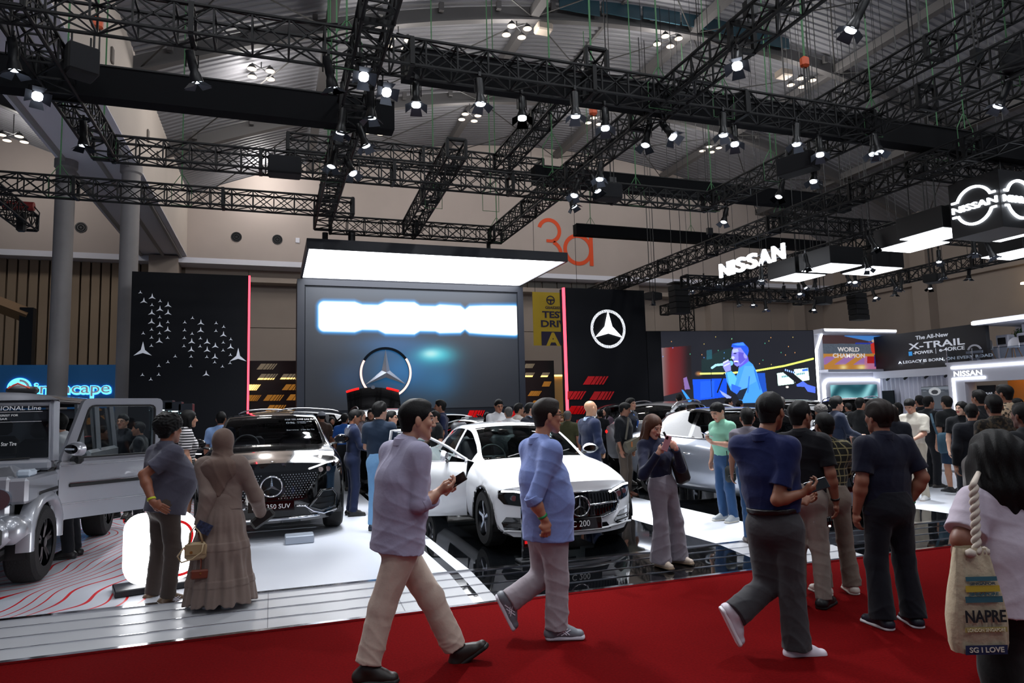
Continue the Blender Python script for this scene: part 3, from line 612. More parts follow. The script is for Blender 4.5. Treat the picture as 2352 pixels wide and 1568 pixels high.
# ---- black wall with the round emblem
ep = root('emblem_wall', (11.37, YS+.2, ZP), 'black display wall with a large glowing white ringed star and red slats', 'display wall')
part('wall_panel', MB().bb((9.78, YS, ZP), (13.0, YS+.45, 5.91)), M_pan, ep, world=True)
part('light_strip', MB().bb((9.72, YS-.02, ZP), (9.785, YS+.1, 5.91)), M_redtube, ep, world=True, label='glowing red edge strip')
c = pY(1397, 755, YS); mb = MB(); ringpoly(mb, c, UX, UZ, .60, .705, -.05); part('emblem_ring', mb, M_logo, ep, world=True)
mb = MB().prism(starpoly(.62, .27), c, UX, UZ, .05); part('emblem_star', mb, M_logo, ep, world=True)
q = lambda x, y: (1190+x*.2041, 640+y*.2041)
for x0, x1, yb, yt, sh in ((733, 960, 1190, 1097, 58), (500, 710, 1358, 1265, 58), (808, 1030, 1362, 1268, 55), (545, 740, 1522, 1430, 55), (1000, 1100, 1490, 1430, 40), (1060, 1280, 1690, 1600, 58)):
    a, b = q(x0, yb), q(x1, yt); slats(ep, a[0], b[0], a[1], b[1], sh*.2041, YS-.03, M_redslat, lo=1304, hi=1478)
# ---- louvre walls with gold light behind
for nm_, x0, x1, lab, gs, lo, hi in (('L', -.72, .8, 'black louvre wall with gold lit slots between star wall and video wall', [(240, 425, 1020, 955, 52, 0), (245, 432, 1135, 1070, 52, 1), (502, 690, 1130, 1070, 45, 1), (100, 238, 1255, 1190, 50, 2), (525, 720, 1252, 1187, 50, 3), (110, 247, 1375, 1308, 50, 3), (315, 503, 1372, 1305, 50, 3), (575, 760, 1367, 1300, 50, 3), (340, 527, 1490, 1420, 50, 3)], 572, 681),
                               ('R', 8.3, 10.12, 'black louvre wall with dim slots right of the video wall', [(60, 160, 1005, 955, 30, 0), (60, 160, 1105, 1055, 30, 1), (250, 330, 1105, 1055, 30, 1), (270, 350, 1212, 1155, 26, 3), (110, 230, 1318, 1262, 38, 3), (160, 250, 1400, 1370, 20, 3)], 1203, 1268)):
    r = root('louvre_wall', ((x0+x1)/2, 24.1, ZP), lab, 'louvre wall')
    part('wall_panel', MB().bb((x0, 24, ZP), (x1, 24.2, 3.46)), mat('louvre_black', '#08080a', .7), r, world=True)
    for x0_, x1_, yb, yt, sh, c in gs:
        k = (540, 640) if nm_ == 'L' else (1190, 640)
        slats(r, k[0]+x0_*.2041, k[0]+x1_*.2041, k[1]+yb*.2041, k[1]+yt*.2041, sh*.2041, 23.97, (M_beige, M_beige, M_goldhi, M_gold)[c], lo=lo, hi=hi, name='slot')
        if c == 1: slats(r, k[0]+(x0_+4)*.2041, k[0]+x1_*.2041, k[1]+yb*.2041, k[1]+(yb-18)*.2041, sh*.06, 23.96, M_goldhi, lo=lo, hi=hi, name='slot')
struct('lounge_wall', MB().bb((9.4, 26, ZP), (12, 26.2, 3.0)), mat('lounge_tan', '#b58d58', .7, emit=.12))
thing('light_strip', MB().bb((9.9, 25.9, 2.95), (11.8, 26, 3.02)), emis('strip_warm', '#ffcf7a', 3), 'thin warm light strip along the tan wall beside the emblem wall', 'light strip')
# ---- yellow banner on the back wall
yb = root('banner', (12.9, 30, 4.63), 'yellow hanging test drive banner with a steering wheel symbol', 'banner')
part('cloth', MB().bb((11.66, 30, 4.63), (14.2, 30.03, 7.2)), mat('banner_yellow', '#b59a22', .7), yb, world=True)
part('cord', MB().tube((11.8, 30.02, 7.2), (11.8, 30.02, 16.3), .012, 5).tube((14.0, 30.02, 7.2), (14.0, 30.02, 16.3), .012, 5), M_chain, yb, world=True)
M_ink = mat('banner_ink', '#1f1a3a', .7); yy = 29.985
part('lettering', MB().text('TEST', (12.75, yy, 5.97), UX, UZ, .32, -.01, 1.25, bold=.03).text('DRIVE', (12.85, yy, 5.53), UX, UZ, .32, -.01, 1.6, bold=.03).text('GIIAS2025', (12.72, yy, 6.4), UX, UZ, .13, -.01, .85, bold=.02), M_ink, yb, world=True)
mb = MB(); ringpoly(mb, (12.58, yy, 6.82), UX, UZ, .17, .22, -.01); mb.bb((12.4, yy-.01, 6.8), (12.76, yy, 6.86)); mb.bb((12.55, yy-.01, 6.62), (12.61, yy, 6.82)); part('wheel_symbol', mb, M_ink, yb, world=True)
part('letter_block', MB().bb((12.05, yy-.006, 4.63), (13.3, yy, 5.3)), M_ink, yb, world=True); part('letter', MB().text('A', (12.65, yy-.01, 4.64), UX, UZ, .62, -.01, .75, bold=.04), mat('banner_yellow', '#b59a22', .7), yb, world=True)
# ---- big screen with a singer
s0 = np.array((13.02, 22.0, 0)); s1 = np.array((19.74, 20.92, 0)); sd = nrm(s1-s0); sn = np.array((sd[1], -sd[0], 0))
bs = root('concert_screen', (16.4, 21.5, ZP), 'large video screen showing a singer in a blue shirt at a microphone', 'video screen')
mb = MB(); mb.add(np.array([s0, s1, s1-sn*.4, s0-sn*.4, s0+UZ*4.4, s1+UZ*4.4, s1-sn*.4+UZ*4.4, s0-sn*.4+UZ*4.4]), [(0, 3, 2, 1), (4, 5, 6, 7), (0, 1, 5, 4), (1, 2, 6, 5), (2, 3, 7, 6), (3, 0, 4, 7)]); part('housing', mb, M_pan, bs, world=True)
def singer(px, py):
    x = (px-1480)/.17857; y = (py-740)/.17857; n = len(x); c = np.tile(hexc('#15161d'), (n, 1))
    def P(pl, col, a=1.0):
        m = inpoly(x, y, pl); c[m] = c[m]*(1-a)+hexc(col)*a
    def E(cx, cy, rx, ry, col, a=1.0, soft=0):
        d = np.sqrt(((x-cx)/rx)**2+((y-cy)/ry)**2); m = np.clip((1.0-d)/max(soft, .02), 0, 1)[:, None]*a; c[:] = c*(1-m)+hexc(col)*m
    def Ln(pts, w_, col):
        for (a0, b0), (a1, b1) in zip(pts[:-1], pts[1:]):
            dx, dy = a1-a0, b1-b0; t = np.clip(((x-a0)*dx+(y-b0)*dy)/(dx*dx+dy*dy), 0, 1); d = np.hypot(x-a0-t*dx, y-b0-t*dy); c[d < w_] = hexc(col)
    curt = inpoly(x, y, [(140, 335), (600, 300), (610, 860), (165, 970)]); t = np.clip((x-140)/430, 0, 1)
    for ch, vals in enumerate(((.62, .42, .40, .30, .09), (.5, .35, .08, .06, .06), (.9, .35, .08, .08, .07))): c[curt, ch] = np.interp(t[curt], [0, .22, .45, .75, 1], vals)
    P([(500, 720), (545, 700), (590, 860), (520, 865)], '#8a6fb8', .8); E(700, 660, 60, 40, '#d08a50', .8, .9)
    P([(735, 480), (990, 360), (1130, 330), (1130, 640), (735, 640)], '#12302e', .6); P([(800, 360), (870, 350), (870, 470), (800, 480)], '#1f5a6a', .7)
    P([(620, 735), (1060, 720), (1060, 960), (640, 1010)], '#0a49d8'); P([(1440, 650), (1550, 650), (1590, 1010), (1500, 1010)], '#1548b0'); P([(720, 760), (900, 745), (900, 960), (720, 980)], '#2460e6', .6)
    Ln([(725, 660), (1020, 656), (1200, 645)], 12, '#e9f07a'); Ln([(1440, 622), (1800, 560), (2170, 468)], 12, '#dff06a')
    P([(475, 865), (500, 870), (610, 1010), (570, 1030)], '#2f8cf0')
    P([(1705, 655), (1900, 625), (1925, 790), (1720, 815)], '#d4f7ea'); P([(1925, 605), (2105, 585), (2125, 740), (1935, 775)], '#d9fbee'); P([(2030, 605), (2105, 590), (2105, 625), (2030, 630)], '#3c6fd8')
    for a in range(5): E(1775+a*22, 700-a*3, 8, 13, '#3f7f92'); E(1965+a*22, 668-a*3, 8, 14, '#3f7f92')
    Ln([(1800, 610), (1900, 690), (2010, 780)], 36, '#0c0d14'); P([(1780, 600), (1830, 575), (1940, 640), (1910, 680), (1800, 660)], '#10121c')
    for a in range(5): E(1815+a*26, 612+a*8, 9, 14, '#8fb6ff')
    P([(1955, 800), (2040, 755), (2100, 800), (2200, 830), (2200, 910), (2100, 890), (2060, 830), (1960, 825)], '#4a66e0'); E(1838, 832, 26, 18, '#f7efe0', 1, .5)
    # shirt
    P([(1330, 485), (1395, 540), (1445, 640), (1475, 760), (1520, 900), (1545, 1030), (1245, 1040), (1180, 925), (1110, 870), (1060, 760), (1040, 650), (1120, 625), (1180, 690), (1205, 640), (1215, 570), (1290, 510)], '#3f8fe8')
    P([(1060, 640), (1120, 630), (1190, 720), (1150, 860), (1090, 800)], '#58b2e8'); P([(1290, 560), (1400, 560), (1440, 760), (1330, 820), (1240, 900), (1200, 850)], '#5aa2f2', .7); P([(1140, 900), (1330, 840), (1260, 1000), (1140, 980)], '#10131c', .9); P([(1120, 790), (1250, 840), (1190, 925), (1120, 880)], '#2c63e0'); Ln([(1420, 620), (1490, 860)], 9, '#2b6fdc'); Ln([(1350, 700), (1330, 900)], 8, '#2b6fdc')
    # neck, face, ear, hair
    P([(1230, 520), (1330, 440), (1345, 500), (1290, 540), (1215, 590)], '#5b52d8'); P([(1125, 370), (1150, 320), (1240, 320), (1320, 380), (1320, 460), (1265, 530), (1195, 570), (1160, 545), (1140, 480), (1118, 460)], '#7d7cf0')
    P([(1210, 380), (1320, 400), (1310, 470), (1230, 540), (1210, 480)], '#4a3fae', .75); P([(1130, 350), (1200, 340), (1215, 375), (1140, 395)], '#a9b4ff'); E(1302, 420, 26, 45, '#8f8cf2'); E(1140, 455, 22, 20, '#b9c0ff'); E(1165, 400, 22, 8, '#241c60'); E(1180, 505, 30, 14, '#d9dcff'); E(1180, 520, 26, 8, '#3a2a90')
    P([(1118, 315), (1130, 275), (1190, 262), (1270, 255), (1335, 320), (1345, 365), (1325, 440), (1280, 380), (1240, 325), (1150, 325)], '#1f4fd0'); P([(1130, 280), (1270, 258), (1300, 300), (1200, 300)], '#3f82f5')
    # microphone and hand
    Ln([(870, 585), (920, 550), (1020, 540)], 15, '#9fd6ee'); E(1112, 525, 32, 32, '#6fb6d8'); P([(1015, 510), (1080, 480), (1110, 520), (1115, 620), (1045, 640), (1012, 575)], '#8f8ff2'); Ln([(1020, 520), (1075, 490)], 10, '#c6ccff'); Ln([(1028, 560), (1090, 530)], 9, '#c6ccff'); Ln([(860, 600), (860, 760), (868, 960)], 4, '#0c0f1c'); Ln([(1030, 660), (940, 900)], 9, '#0a0d18'); P([(960, 860), (980, 880), (1120, 960), (1090, 1000), (1000, 930)], '#8fa0f5')
    rr = np.random.default_rng(3)
    for i in range(26): E(rr.uniform(180, 2150), rr.uniform(150, 560), 6, 10, ['#ffb060', '#50d0a0', '#60a0ff', '#d8c060'][i % 4], .9, .5)
    return c
a0 = s0+sd*.55+sn*.012; a1 = s1-sd*.03+sn*.012
screen('screen', a0+UZ*1.2, a1+UZ*1.2, a0+UZ*4.38, 560, 280, singer, 1.5, bs)
# ---- blue stand with lettering, behind the column
bw = root('blue_sign_wall', (-7.0, 26.1, 0), 'blue stand wall with white back-lit round logo and lettering behind the column', 'sign wall')
part('wall_panel', MB().bb((-11, 26, 0), (-4.8, 26.25, 3.48)), mat('sign_blue', '#1c5f96', .5, emit=.10), bw, world=True)
M_halo = emis('halo_blue', '#3fa6ff', 5); M_let = mat('letter_silver', '#b9b4bd', .4, emit=.25)
part('halo', MB().text('inchcape', (-6.18, 25.975, 2.52), UX, UZ, .40, -.01, 2.22, bold=.05), M_halo, bw, world=True)
part('lettering', MB().text('inchcape', (-6.18, 25.95, 2.55), UX, UZ, .36, -.02, 2.12, bold=.005), M_let, bw, world=True)
c = np.array((-7.68, 25.97, 2.72)); mb = MB(); ringpoly(mb, c, UX, UZ, .001, .34, -.01); part('halo', mb, M_halo, bw, world=True)
mb = MB(); ringpoly(mb, c-UY*.02, UX, UZ, .22, .29, -.02, -200, 90); ringpoly(mb, c-UY*.02+np.array((-.07, 0, -.04)), UX, UZ, .001, .2, -.02); part('logo', mb, M_let, bw, world=True)
# steel portal with timber beam, far left
sf = root('timber_frame', (-9.6, 31, 0), 'timber beam on a dark steel post at the far left', 'frame')
p0, p1 = pY(0, 700, 31), pY(66, 725, 31); part('beam', MB().path([p0+(p0-p1)*3, p1], .3, 4), mat('timber', '#8a6a48', .7), sf, world=True)
part('post', MB().bb((p1[0]-.25, 30.8, 0), (p1[0]+.2, 31.2, p1[2]+.3)), M_blk, sf, world=True)
# ---- glass display cabinets behind the open door
for i, (x, w_, z) in enumerate(((372, .42, 2.0), (400, .3, 1.97), (428, .26, 1.93))):
    p = pY(x, 950, 15.2); r = root('display_cabinet', (p[0], 15.2, ZP), 'glass display cabinet behind the open car door, %s of three' % ('left', 'middle', 'right')[i], 'display cabinet', 'glass display cabinets')
    h = z-ZP; part('plinth', MB().cbox((0, 0, .25), (w_, .4, .5), .01), M_blk, r); part('cap', MB().cbox((0, 0, h-.09), (w_, .4, .18), .01), mat('cap_grey', '#2a3038', .3), r)
    part('pane', MB().box((0, -.19, .5+(h-.68)/2), (w_-.02, .01, h-.68)), glass('cabinet_glass', (.75, .85, .85)), r); part('pane', MB().box((w_/2-.01, 0, .5+(h-.68)/2), (.01, .38, h-.68)), glass('cabinet_glass'), r)
    part('shelf', MB().box((0, 0, h*.62), (w_-.04, .34, .012)), glass('cabinet_glass'), r); part('shelf', MB().box((0, 0, h*.8), (w_-.04, .34, .012)), glass('cabinet_glass'), r)
    part('light', MB().box((0, 0, h-.19), (w_*.8, .05, .02)), emis('cab_light', '#eef6ff', 6), r)
# ---- glowing rounded light box sign at the front left
lb = root('light_box', (-.98, 7.28, ZP), 'glowing white rounded light box sign on a black base', 'light box sign', rz=.25)
def rrect(w_, h_, r_, n=7):
    o = []
    for cx, cy, a in ((w_/2-r_, h_/2-r_, 0), (-w_/2+r_, h_/2-r_, 90), (-w_/2+r_, -h_/2+r_, 180), (w_/2-r_, -h_/2+r_, 270)):
        o += [(cx+r_*math.cos(rad(a+90*i/n)), cy+r_*math.sin(rad(a+90*i/n))) for i in range(n+1)]
    return o
part('base', MB().cbox((0, 0, .03), (.74, .34, .06), .008), mat('base_black', '#15181e', .4), lb)
part('body', MB().prism(rrect(.6, .62, .15), (0, .07, .38), UX, UZ, .14), emis('lightbox_glow', '#fbfcff', 6), lb, angle=50)
mb = MB(); ringpoly(mb, (.12, -.072, .46), UX, UZ, .13, .155, -.004, -60, 120, 20); ringpoly(mb, (.15, -.072, .32), UX, UZ, .2, .225, -.004, 200, 300, 14); part('red_mark', mb, mat('mark_red', '#d8141a', .4, emit=.6), lb)
# ================================================================== neighbouring stand (white lettered signs)
M_box = mat('box_black', '#0a0b0e', .5); M_glow = emis('box_glow', '#f2f6ff', 5); M_tube = emis('tube_white', '#f5f8ff', 7); M_sign = emis('sign_white', '#eef5ff', 6)
G2 = 'neighbouring stand trusses'
z1 = 5.6+TS/2
truss((12.1, 6.0, 6.0+TS/2), (12.1, 24.5, 6.0+TS/2), 'long black truss receding behind the glowing wide letters', group=G2)
truss((12.1, 6.4, 6.0+TS/2), (17.5, 6.4, 6.0+TS/2), 'black truss crossing near the glowing cube at the right edge', group=G2) if False else None
truss((14.6, 8.0, z1), (14.6, 21.0, z1), 'black truss carrying the light boxes, second from the glowing letters', group=G2)
truss((16.2, 20.3, z1), (16.2, 25.8, z1), 'far black truss end beside the hanging speaker array', group=G2)
truss((13.1, 19.55, z1), (16.2, 19.55, z1), 'short cross truss behind the glowing letters', group=G2)
truss((16.4, 21.4, z1), (20.2, 21.4, z1), 'far cross truss above the concert screen', group=G2)
truss((20.2, 9.5, z1), (20.2, 22.2, z1), 'black truss receding along the beige wall with a row of spotlights', group=G2)
truss((12.3, 14.0, z1+.5), (20.0, 14.0, z1+.5), 'cross truss above the cluster of square light boxes', group=G2)
truss((12.3, 10.0, z1+.6), (20.0, 10.0, z1+.6), 'cross truss just left of the glowing cube', group=G2)
truss((15.6, 23.2, 0.0), (15.6, 23.2, 6.0), 'vertical black truss tower behind the concert screen', size=.4, vert=True, group=G2)
# glowing lettered sign, letter by letter
XS = 11.75; ns = root('letter_sign', (XS, 15.2, 5.3), 'wide glowing white capital letter sign hung on the receding truss', 'sign')
pa, pb = pX(1652, 636, XS), pX(1801, 592, XS); L = pa[1]-pb[1]; zb = (pa[2]+pb[2])/2; hgt = pX(1652, 605, XS)[2]-pa[2]
wds = [1.0, .34, .95, .95, 1.05, 1.0]; gap = .12; tot = sum(wds)+gap*5; y = pa[1]
for ch, wd in zip('NISSAN', wds):
    lw_ = wd/tot*L; part('letter', MB().text(ch, (XS, y-lw_/2, zb), -UY, UZ, hgt, -.06, lw_, bold=.03), M_sign, ns, world=True); y -= lw_+gap/tot*L
part('rail', MB().tube((XS+.1, pa[1], zb+hgt*.75), (XS+.1, pb[1], zb+hgt*.75), .02, 5).tube((XS+.1, pa[1], zb+hgt*.2), (XS+.1, pb[1], zb+hgt*.2), .02, 5), M_dark, ns, world=True)
# glowing cube with round logo on two faces
XC = 12.35; ca, cb_, ct = pX(2188, 548, XC), pX(2305, 522, XC), pX(2305, 383, XC); yn, yf = cb_[1], ca[1]; zl, zh = (ca[2]+cb_[2])/2, ct[2]; S = yf-yn
cu = root('logo_cube', (XC+S/2, (yn+yf)/2, zl), 'black hanging cube with a glowing white ring logo and lettering on its sides', 'sign cube')
part('body', MB().bb((XC, yn, zl), (XC+S, yf, zh)), M_box, cu, world=True)
for o, ux in ((np.array((XC-.03, (yn+yf)/2, (zl+zh)/2)), -UY), (np.array((XC+S/2, yn-.03, (zl+zh)/2)), UX)):
    R = S*.38; mb = MB(); ringpoly(mb, o, ux, UZ, R*.88, R, -.03, 22, 158); ringpoly(mb, o, ux, UZ, R*.88, R, -.03, 202, 338)
    for sx in (-1, 1):
        for sz in (-1, 1): mb.box(o+ux*sx*R*1.02+UZ*sz*R*.375, (.03 if ux[0] == 0 else R*.25, R*.25 if ux[0] == 0 else .03, R*.1))
    part('ring_logo', mb, M_sign, cu, world=True); part('lettering', MB().text('NISSAN', o-UZ*R*.16+np.cross(ux, UZ)*-.0, ux, UZ, R*.32, -.04, R*2.35, bold=.03), M_sign, cu, world=True)
# square light boxes
bx = [(12.95, 14.2, 'first box, left of the cluster beside the glowing letters'), (12.9, 12.95, 'middle box of the cluster of three'), (14.3, 13.0, 'right box of the cluster of three'), (12.85, 10.55, 'single box just left of the glowing cube'), (12.5, 9.65, 'small visible corner box tucked behind the glowing cube'), (13.95, 9.25, 'box directly below the glowing cube'), (16.2, 10.6, 'lowest box at the right edge')]
for x, y, lab in bx:
    r = root('hanging_light_box', (x+.5, y+.5, 5.0), 'black box with glowing square underside, %s' % lab, 'ceiling light', 'square hanging light boxes')
    part('housing', MB().cbox((0, 0, .24), (1.06, 1.06, .44), .01), M_box, r); part('light_panel', MB().box((0, 0, .012), (.98, .98, .02)), M_glow, r); part('hanger', MB().tube((0, 0, .46), (0, 0, 10.6), .012, 5), M_dark, r)
# spotlights over the neighbouring stand
nsp = [(1500, 690, 20.5), (1582, 664, 20), (1616, 650, 20), (1657, 645, 17), (1692, 694, 20), (1728, 695, 20), (1748, 630, 14), (1757, 705, 20), (1766, 683, 19), (1800, 672, 18), (1834, 668, 17), (1842, 655, 17), (1870, 705, 18), (1872, 650, 16), (1850, 600, 13), (1945, 640, 16), (1962, 640, 15), (2000, 555, 11.5), (2005, 680, 18), (2050, 655, 17), (2070, 655, 16), (2055, 668, 17), (2165, 625, 14), (2136, 655, 16), (2225, 630, 15), (2235, 565, 11), (2155, 590, 13), (1988, 605, 12.5), (2270, 572, 10.5)]
for i, (x, y, Y) in enumerate(nsp):
    p = pY(x, y-16, Y); row = 'above the concert screen' if x < 1780 else ('below the square light boxes' if x < 2010 else 'along the beige wall on the right')
    spot(p, p+np.array((RNG.uniform(-1.5, 1.5), RNG.uniform(-2, 1), -4)), i % 3 != 1, True, 0, '%s small spotlight from the left %s' % (ordn[len([q for q in nsp if q[0] < x and ((q[0] < 1780) == (x < 1780)) and ((q[0] < 2010) == (x < 2010))])], row), group='spotlights of the neighbouring stand', scale=.66); part('suspension_wire', MB().tube((0, 0, .15), (0, 0, (roofz(p[0])-p[2])/.66), .012, 5), M_dark, spots[-1])
    if i % 3 == 0: lamp('stand_beam', 'SPOT', p+np.array((0, 0, -.7)), 260*KEY_SCALE, (.95, .97, 1), .1, target=(p[0]+2, p[1]+1, 0), angle=60, blend=.8)
# line-array speakers
for i, (c, n_, lab) in enumerate(((pY(1559, 690, 21), 5, 'black hanging speaker array left of the concert screen'), (pY(1969, 706, 20), 5, 'black hanging speaker array in front of the beige wall'))):
    r = root('speaker_array', c-UZ*.5, lab, 'loudspeaker', 'hanging speaker arrays')
    for k in range(n_): part('cabinet', MB().cbox((0, -.05*(n_-1-k)*(.3), .1+k*.21), (.6, .45, .2), .02), M_spk, r)
    part('bumper', MB().box((0, 0, 1.13), (.62, .5, .05)).tube((-.2, 0, 1.13), (-.2, 0, roofz(c[0])-c[2]+.5), .012, 5).tube((.2, 0, 1.13), (.2, 0, roofz(c[0])-c[2]+.5), .012, 5), M_dark, r)
for i, (x, y, Y, lb_) in enumerate(((1500, 680, 21, 'wedge speaker on the truss beside the emblem wall'), (1890, 690, 18, 'small black wedge speaker under the truss in the middle'), (2142, 640, 15, 'small black wedge speaker under the truss on the right'))): speaker(pY(x, y, Y), (.55, .4, .26), lb_, .4, up=9.5)
# ---- tower with the race picture
M_wh = mat('stand_white', '#b4b6c2', .45); YT = 24.0
tw = root('picture_tower', (24.9, YT+.4, .06), 'white tower with a race winner picture above and a teal screen below', 'display tower')
part('body', MB().bb((22.9, YT, .06), (27, YT+.8, 4.75)), M_wh, tw, world=True)
part('roof_slab', MB().cbox((24.95, YT+.2, 4.72), (4.3, 1.2, .24), .05), M_wh, tw, world=True)
part('light_tube', MB().bb((22.9, YT-.42, 4.73), (27.05, YT-.36, 4.83)), M_tube, tw, world=True)
part('light_tube', MB().path([(22.45, YT-.2, .1), (22.55, YT-.2, 3.9), (22.95, YT-.2, 4.7)], .055, 6), M_tube, tw, world=True); part('light_tube', MB().path([(21.9, YT-.2, .1), (21.85, YT-.2, 4.75)], .05, 6), M_tube, tw, world=True)
part('light_tube', MB().path([(23.0, YT-.05, .8), (23.0, YT-.05, 2.35), (23.12, YT-.05, 2.53), (23.3, YT-.05, 2.6), (26.1, YT-.05, 2.6), (26.35, YT-.05, 2.53), (26.45, YT-.05, 2.35), (26.45, YT-.05, .8)], .05, 6), M_tube, tw, world=True)
part('ledge', MB().cbox((25.0, YT-.2, 2.97), (4.3, .6, .12), .02), M_wh, tw, world=True)
def champ(px, py):
    x = (px-1860)/.2092; y = (py-720)/.2092; n = len(x); c = np.tile(hexc('#5d4a52'), (n, 1))
    c[y > 440] = hexc('#c98a3a'); m = (y > 470) & (y < 560) & (((x+y*1.4) % 210) < 120); c[m] = hexc('#a578b8'); m = (x > 600) & (y > 470); c[m] = hexc('#c77aa0'); c[(y < 330) & (x < 640)] = hexc('#4a3436'); m = (y > 330) & (y < 440); c[m] = hexc('#56606e')+(RNG.random((m.sum(), 1))-.5)*.2
    m = (x > 380) & (y < 300) & (y < 300-(640-x)*.2); c[m] = hexc('#4a8ad8'); c[(x > 500) & (y > 318) & (y < 335)] = hexc('#2b3fb0')
    for px_, w_ in ((370, 40), (570, 50)): d = np.exp(-(((x-px_)/w_)**2+((y-590)/30)**2))[:, None]; c = c*(1-d)+hexc('#ffe9a0')*d
    m = inpoly(x, y, [(640, 290), (668, 320), (672, 400), (690, 440), (715, 440), (718, 330), (712, 280), (700, 320), (670, 330)]); c[m] = hexc('#d8382c'); m = np.hypot(x-695, y-300) < 16; c[m] = hexc('#d9b8a0')
    m = inpoly(x, y, [(630, 470), (780, 470), (790, 545), (630, 545)]); c[m] = hexc('#b01c20'); m = inpoly(x, y, [(706, 450), (765, 445), (770, 580), (710, 582)]); c[m] = hexc('#2a2f78'); m = inpoly(x, y, [(728, 470), (748, 468), (750, 552), (735, 552), (735, 495), (722, 498)]); c[m] = 1
    return c
screen('picture', (23.1, YT-.02, 3.06), (26.5, YT-.02, 3.06), (23.1, YT-.02, 4.58), 260, 120, champ, .75, tw)
part('lettering', MB().text('WORLD', (24.55, YT-.03, 3.86), UX, UZ, .2, -.01, 1.25, bold=.02).text('CHAMPION', (24.55, YT-.03, 3.58), UX, UZ, .2, -.01, 1.85, bold=.02), mat('poster_white', '#e8e0dc', .5, emit=.5), tw, world=True)
def teal(px, py):
    x = (px-1906)/107; y = (py-882)/40; g = .5+.5*np.sin(9*x+4*y+2*np.sin(7*x)); c = np.outer(g, hexc('#9adfe6'))+np.outer(1-g, hexc('#12505c')); return np.clip(c, 0, 1)
screen('teal_screen', (23.36, YT-.02, .9), (26.06, YT-.02, .9), (23.36, YT-.02, 2.36), 60, 30, teal, .8, tw)
# ---- dark sign wall running toward the viewer
XR = 26.0; xt = root('model_sign', (XR+.1, 21.0, 2.93), 'long dark sign with white model name lettering above the curtain', 'sign')
part('board', MB().bb((XR, 18.7, 2.93), (XR+.2, 23.9, 4.52)), mat('sign_navy', '#0b0e17', .5), xt, world=True)
M_st = mat('sign_text', '#b6bac4', .5, emit=.5)
f = lambda s, y, z, h, w_: part('lettering', MB().text(s, (XR-.012, y, z), -UY, UZ, h, -.012, w_, bold=.015), M_st, xt, world=True)
f('The All-New', 21.0, 4.17, .17, 1.5); f('X-TRAIL', 20.85, 3.77, .28, 2.55); f('-POWER', 21.45, 3.55, .13, .95); f('e-4ORCE', 20.15, 3.57, .15, 1.1); f('A LEGACY IS BORN, ON EVERY ROAD', 20.6, 3.2, .12, 4.2)
part('badge', MB().box((XR-.015, 22.05, 3.6), (.01, .17, .18)), mat('badge_blue', '#2f8ad0', .5, emit=.5), xt, world=True); part('divider', MB().box((XR-.015, 20.85, 3.61), (.01, .015, .22)), M_st, xt, world=True)
for i, y in enumerate((22.6, 21.55, 20.5, 19.6)): lamp('sign_uplight', 'SPOT', (XR-.25, y, 2.98), 14*KEY_SCALE, (.95, .97, 1), .03, target=(XR+.05, y, 3.5), angle=80, blend=.9)
# curtain wall with down-lights
hd = root('curtain_wall', (XR, 21.5, .06), 'white pleated curtain under a grey header lit from above', 'curtain')
part('header', MB().bb((XR-.15, 20.08, 2.6), (XR+.2, 23.95, 2.92)), M_wh, hd, world=True)
ys = np.linspace(20.1, 23.9, 130); P = [[(XR+.18+.06*math.sin(yy*28), yy, .06), (XR+.18+.06*math.sin(yy*28), yy, 2.62)] for yy in ys]; part('curtain', MB().grid(P), mat('curtain_white', '#c9cad8', .8), hd, smooth=True, world=True)
for i, y in enumerate((23.2, 22.3, 21.3, 20.4)):
    part('downlight', MB().tube((XR-.2, y, 2.52), (XR-.05, y, 2.6), .05, 8), M_dark, hd, world=True); lamp('curtain_light', 'SPOT', (XR-.12, y, 2.56), 42*KEY_SCALE, (.88, .93, 1), .03, target=(XR+.2, y, 1.2), angle=75, blend=.8)
def carpic(px, py):
    x = (px-2133)/56; y = (py-885)/30; c = np.tile(hexc('#7f8894'), (len(x), 1)); c[y > .45] = hexc('#4c525c'); c[(y > .3) & (y < .5+.1*np.sin(9*x))] = hexc('#39404e'); m = np.hypot((x-.25)*1.2, y-.45) < .3; c[m] = hexc('#c8ccd2'); m = np.hypot((x-.25)*1.2, y-.5) < .17; c[m] = hexc('#23262c'); return c
pc = root('car_picture', (XR-.1, 21.0, 1.0), 'wide grey car picture standing before the white curtain', 'picture'); part('board', MB().bb((XR-.1, 19.9, 1.2), (XR-.04, 21.6, 2.15)), M_blk, pc, world=True); screen('print', (XR-.115, 21.6, 1.22), (XR-.115, 19.9, 1.22), (XR-.115, 21.6, 2.13), 120, 60, carpic, .6, pc)
part('leg', MB().tube((XR-.07, 20.2, .06), (XR-.07, 20.2, 1.2), .02, 6), M_dark, pc, world=True); part('leg', MB().tube((XR-.07, 21.3, .06), (XR-.07, 21.3, 1.2), .02, 6), M_dark, pc, world=True)
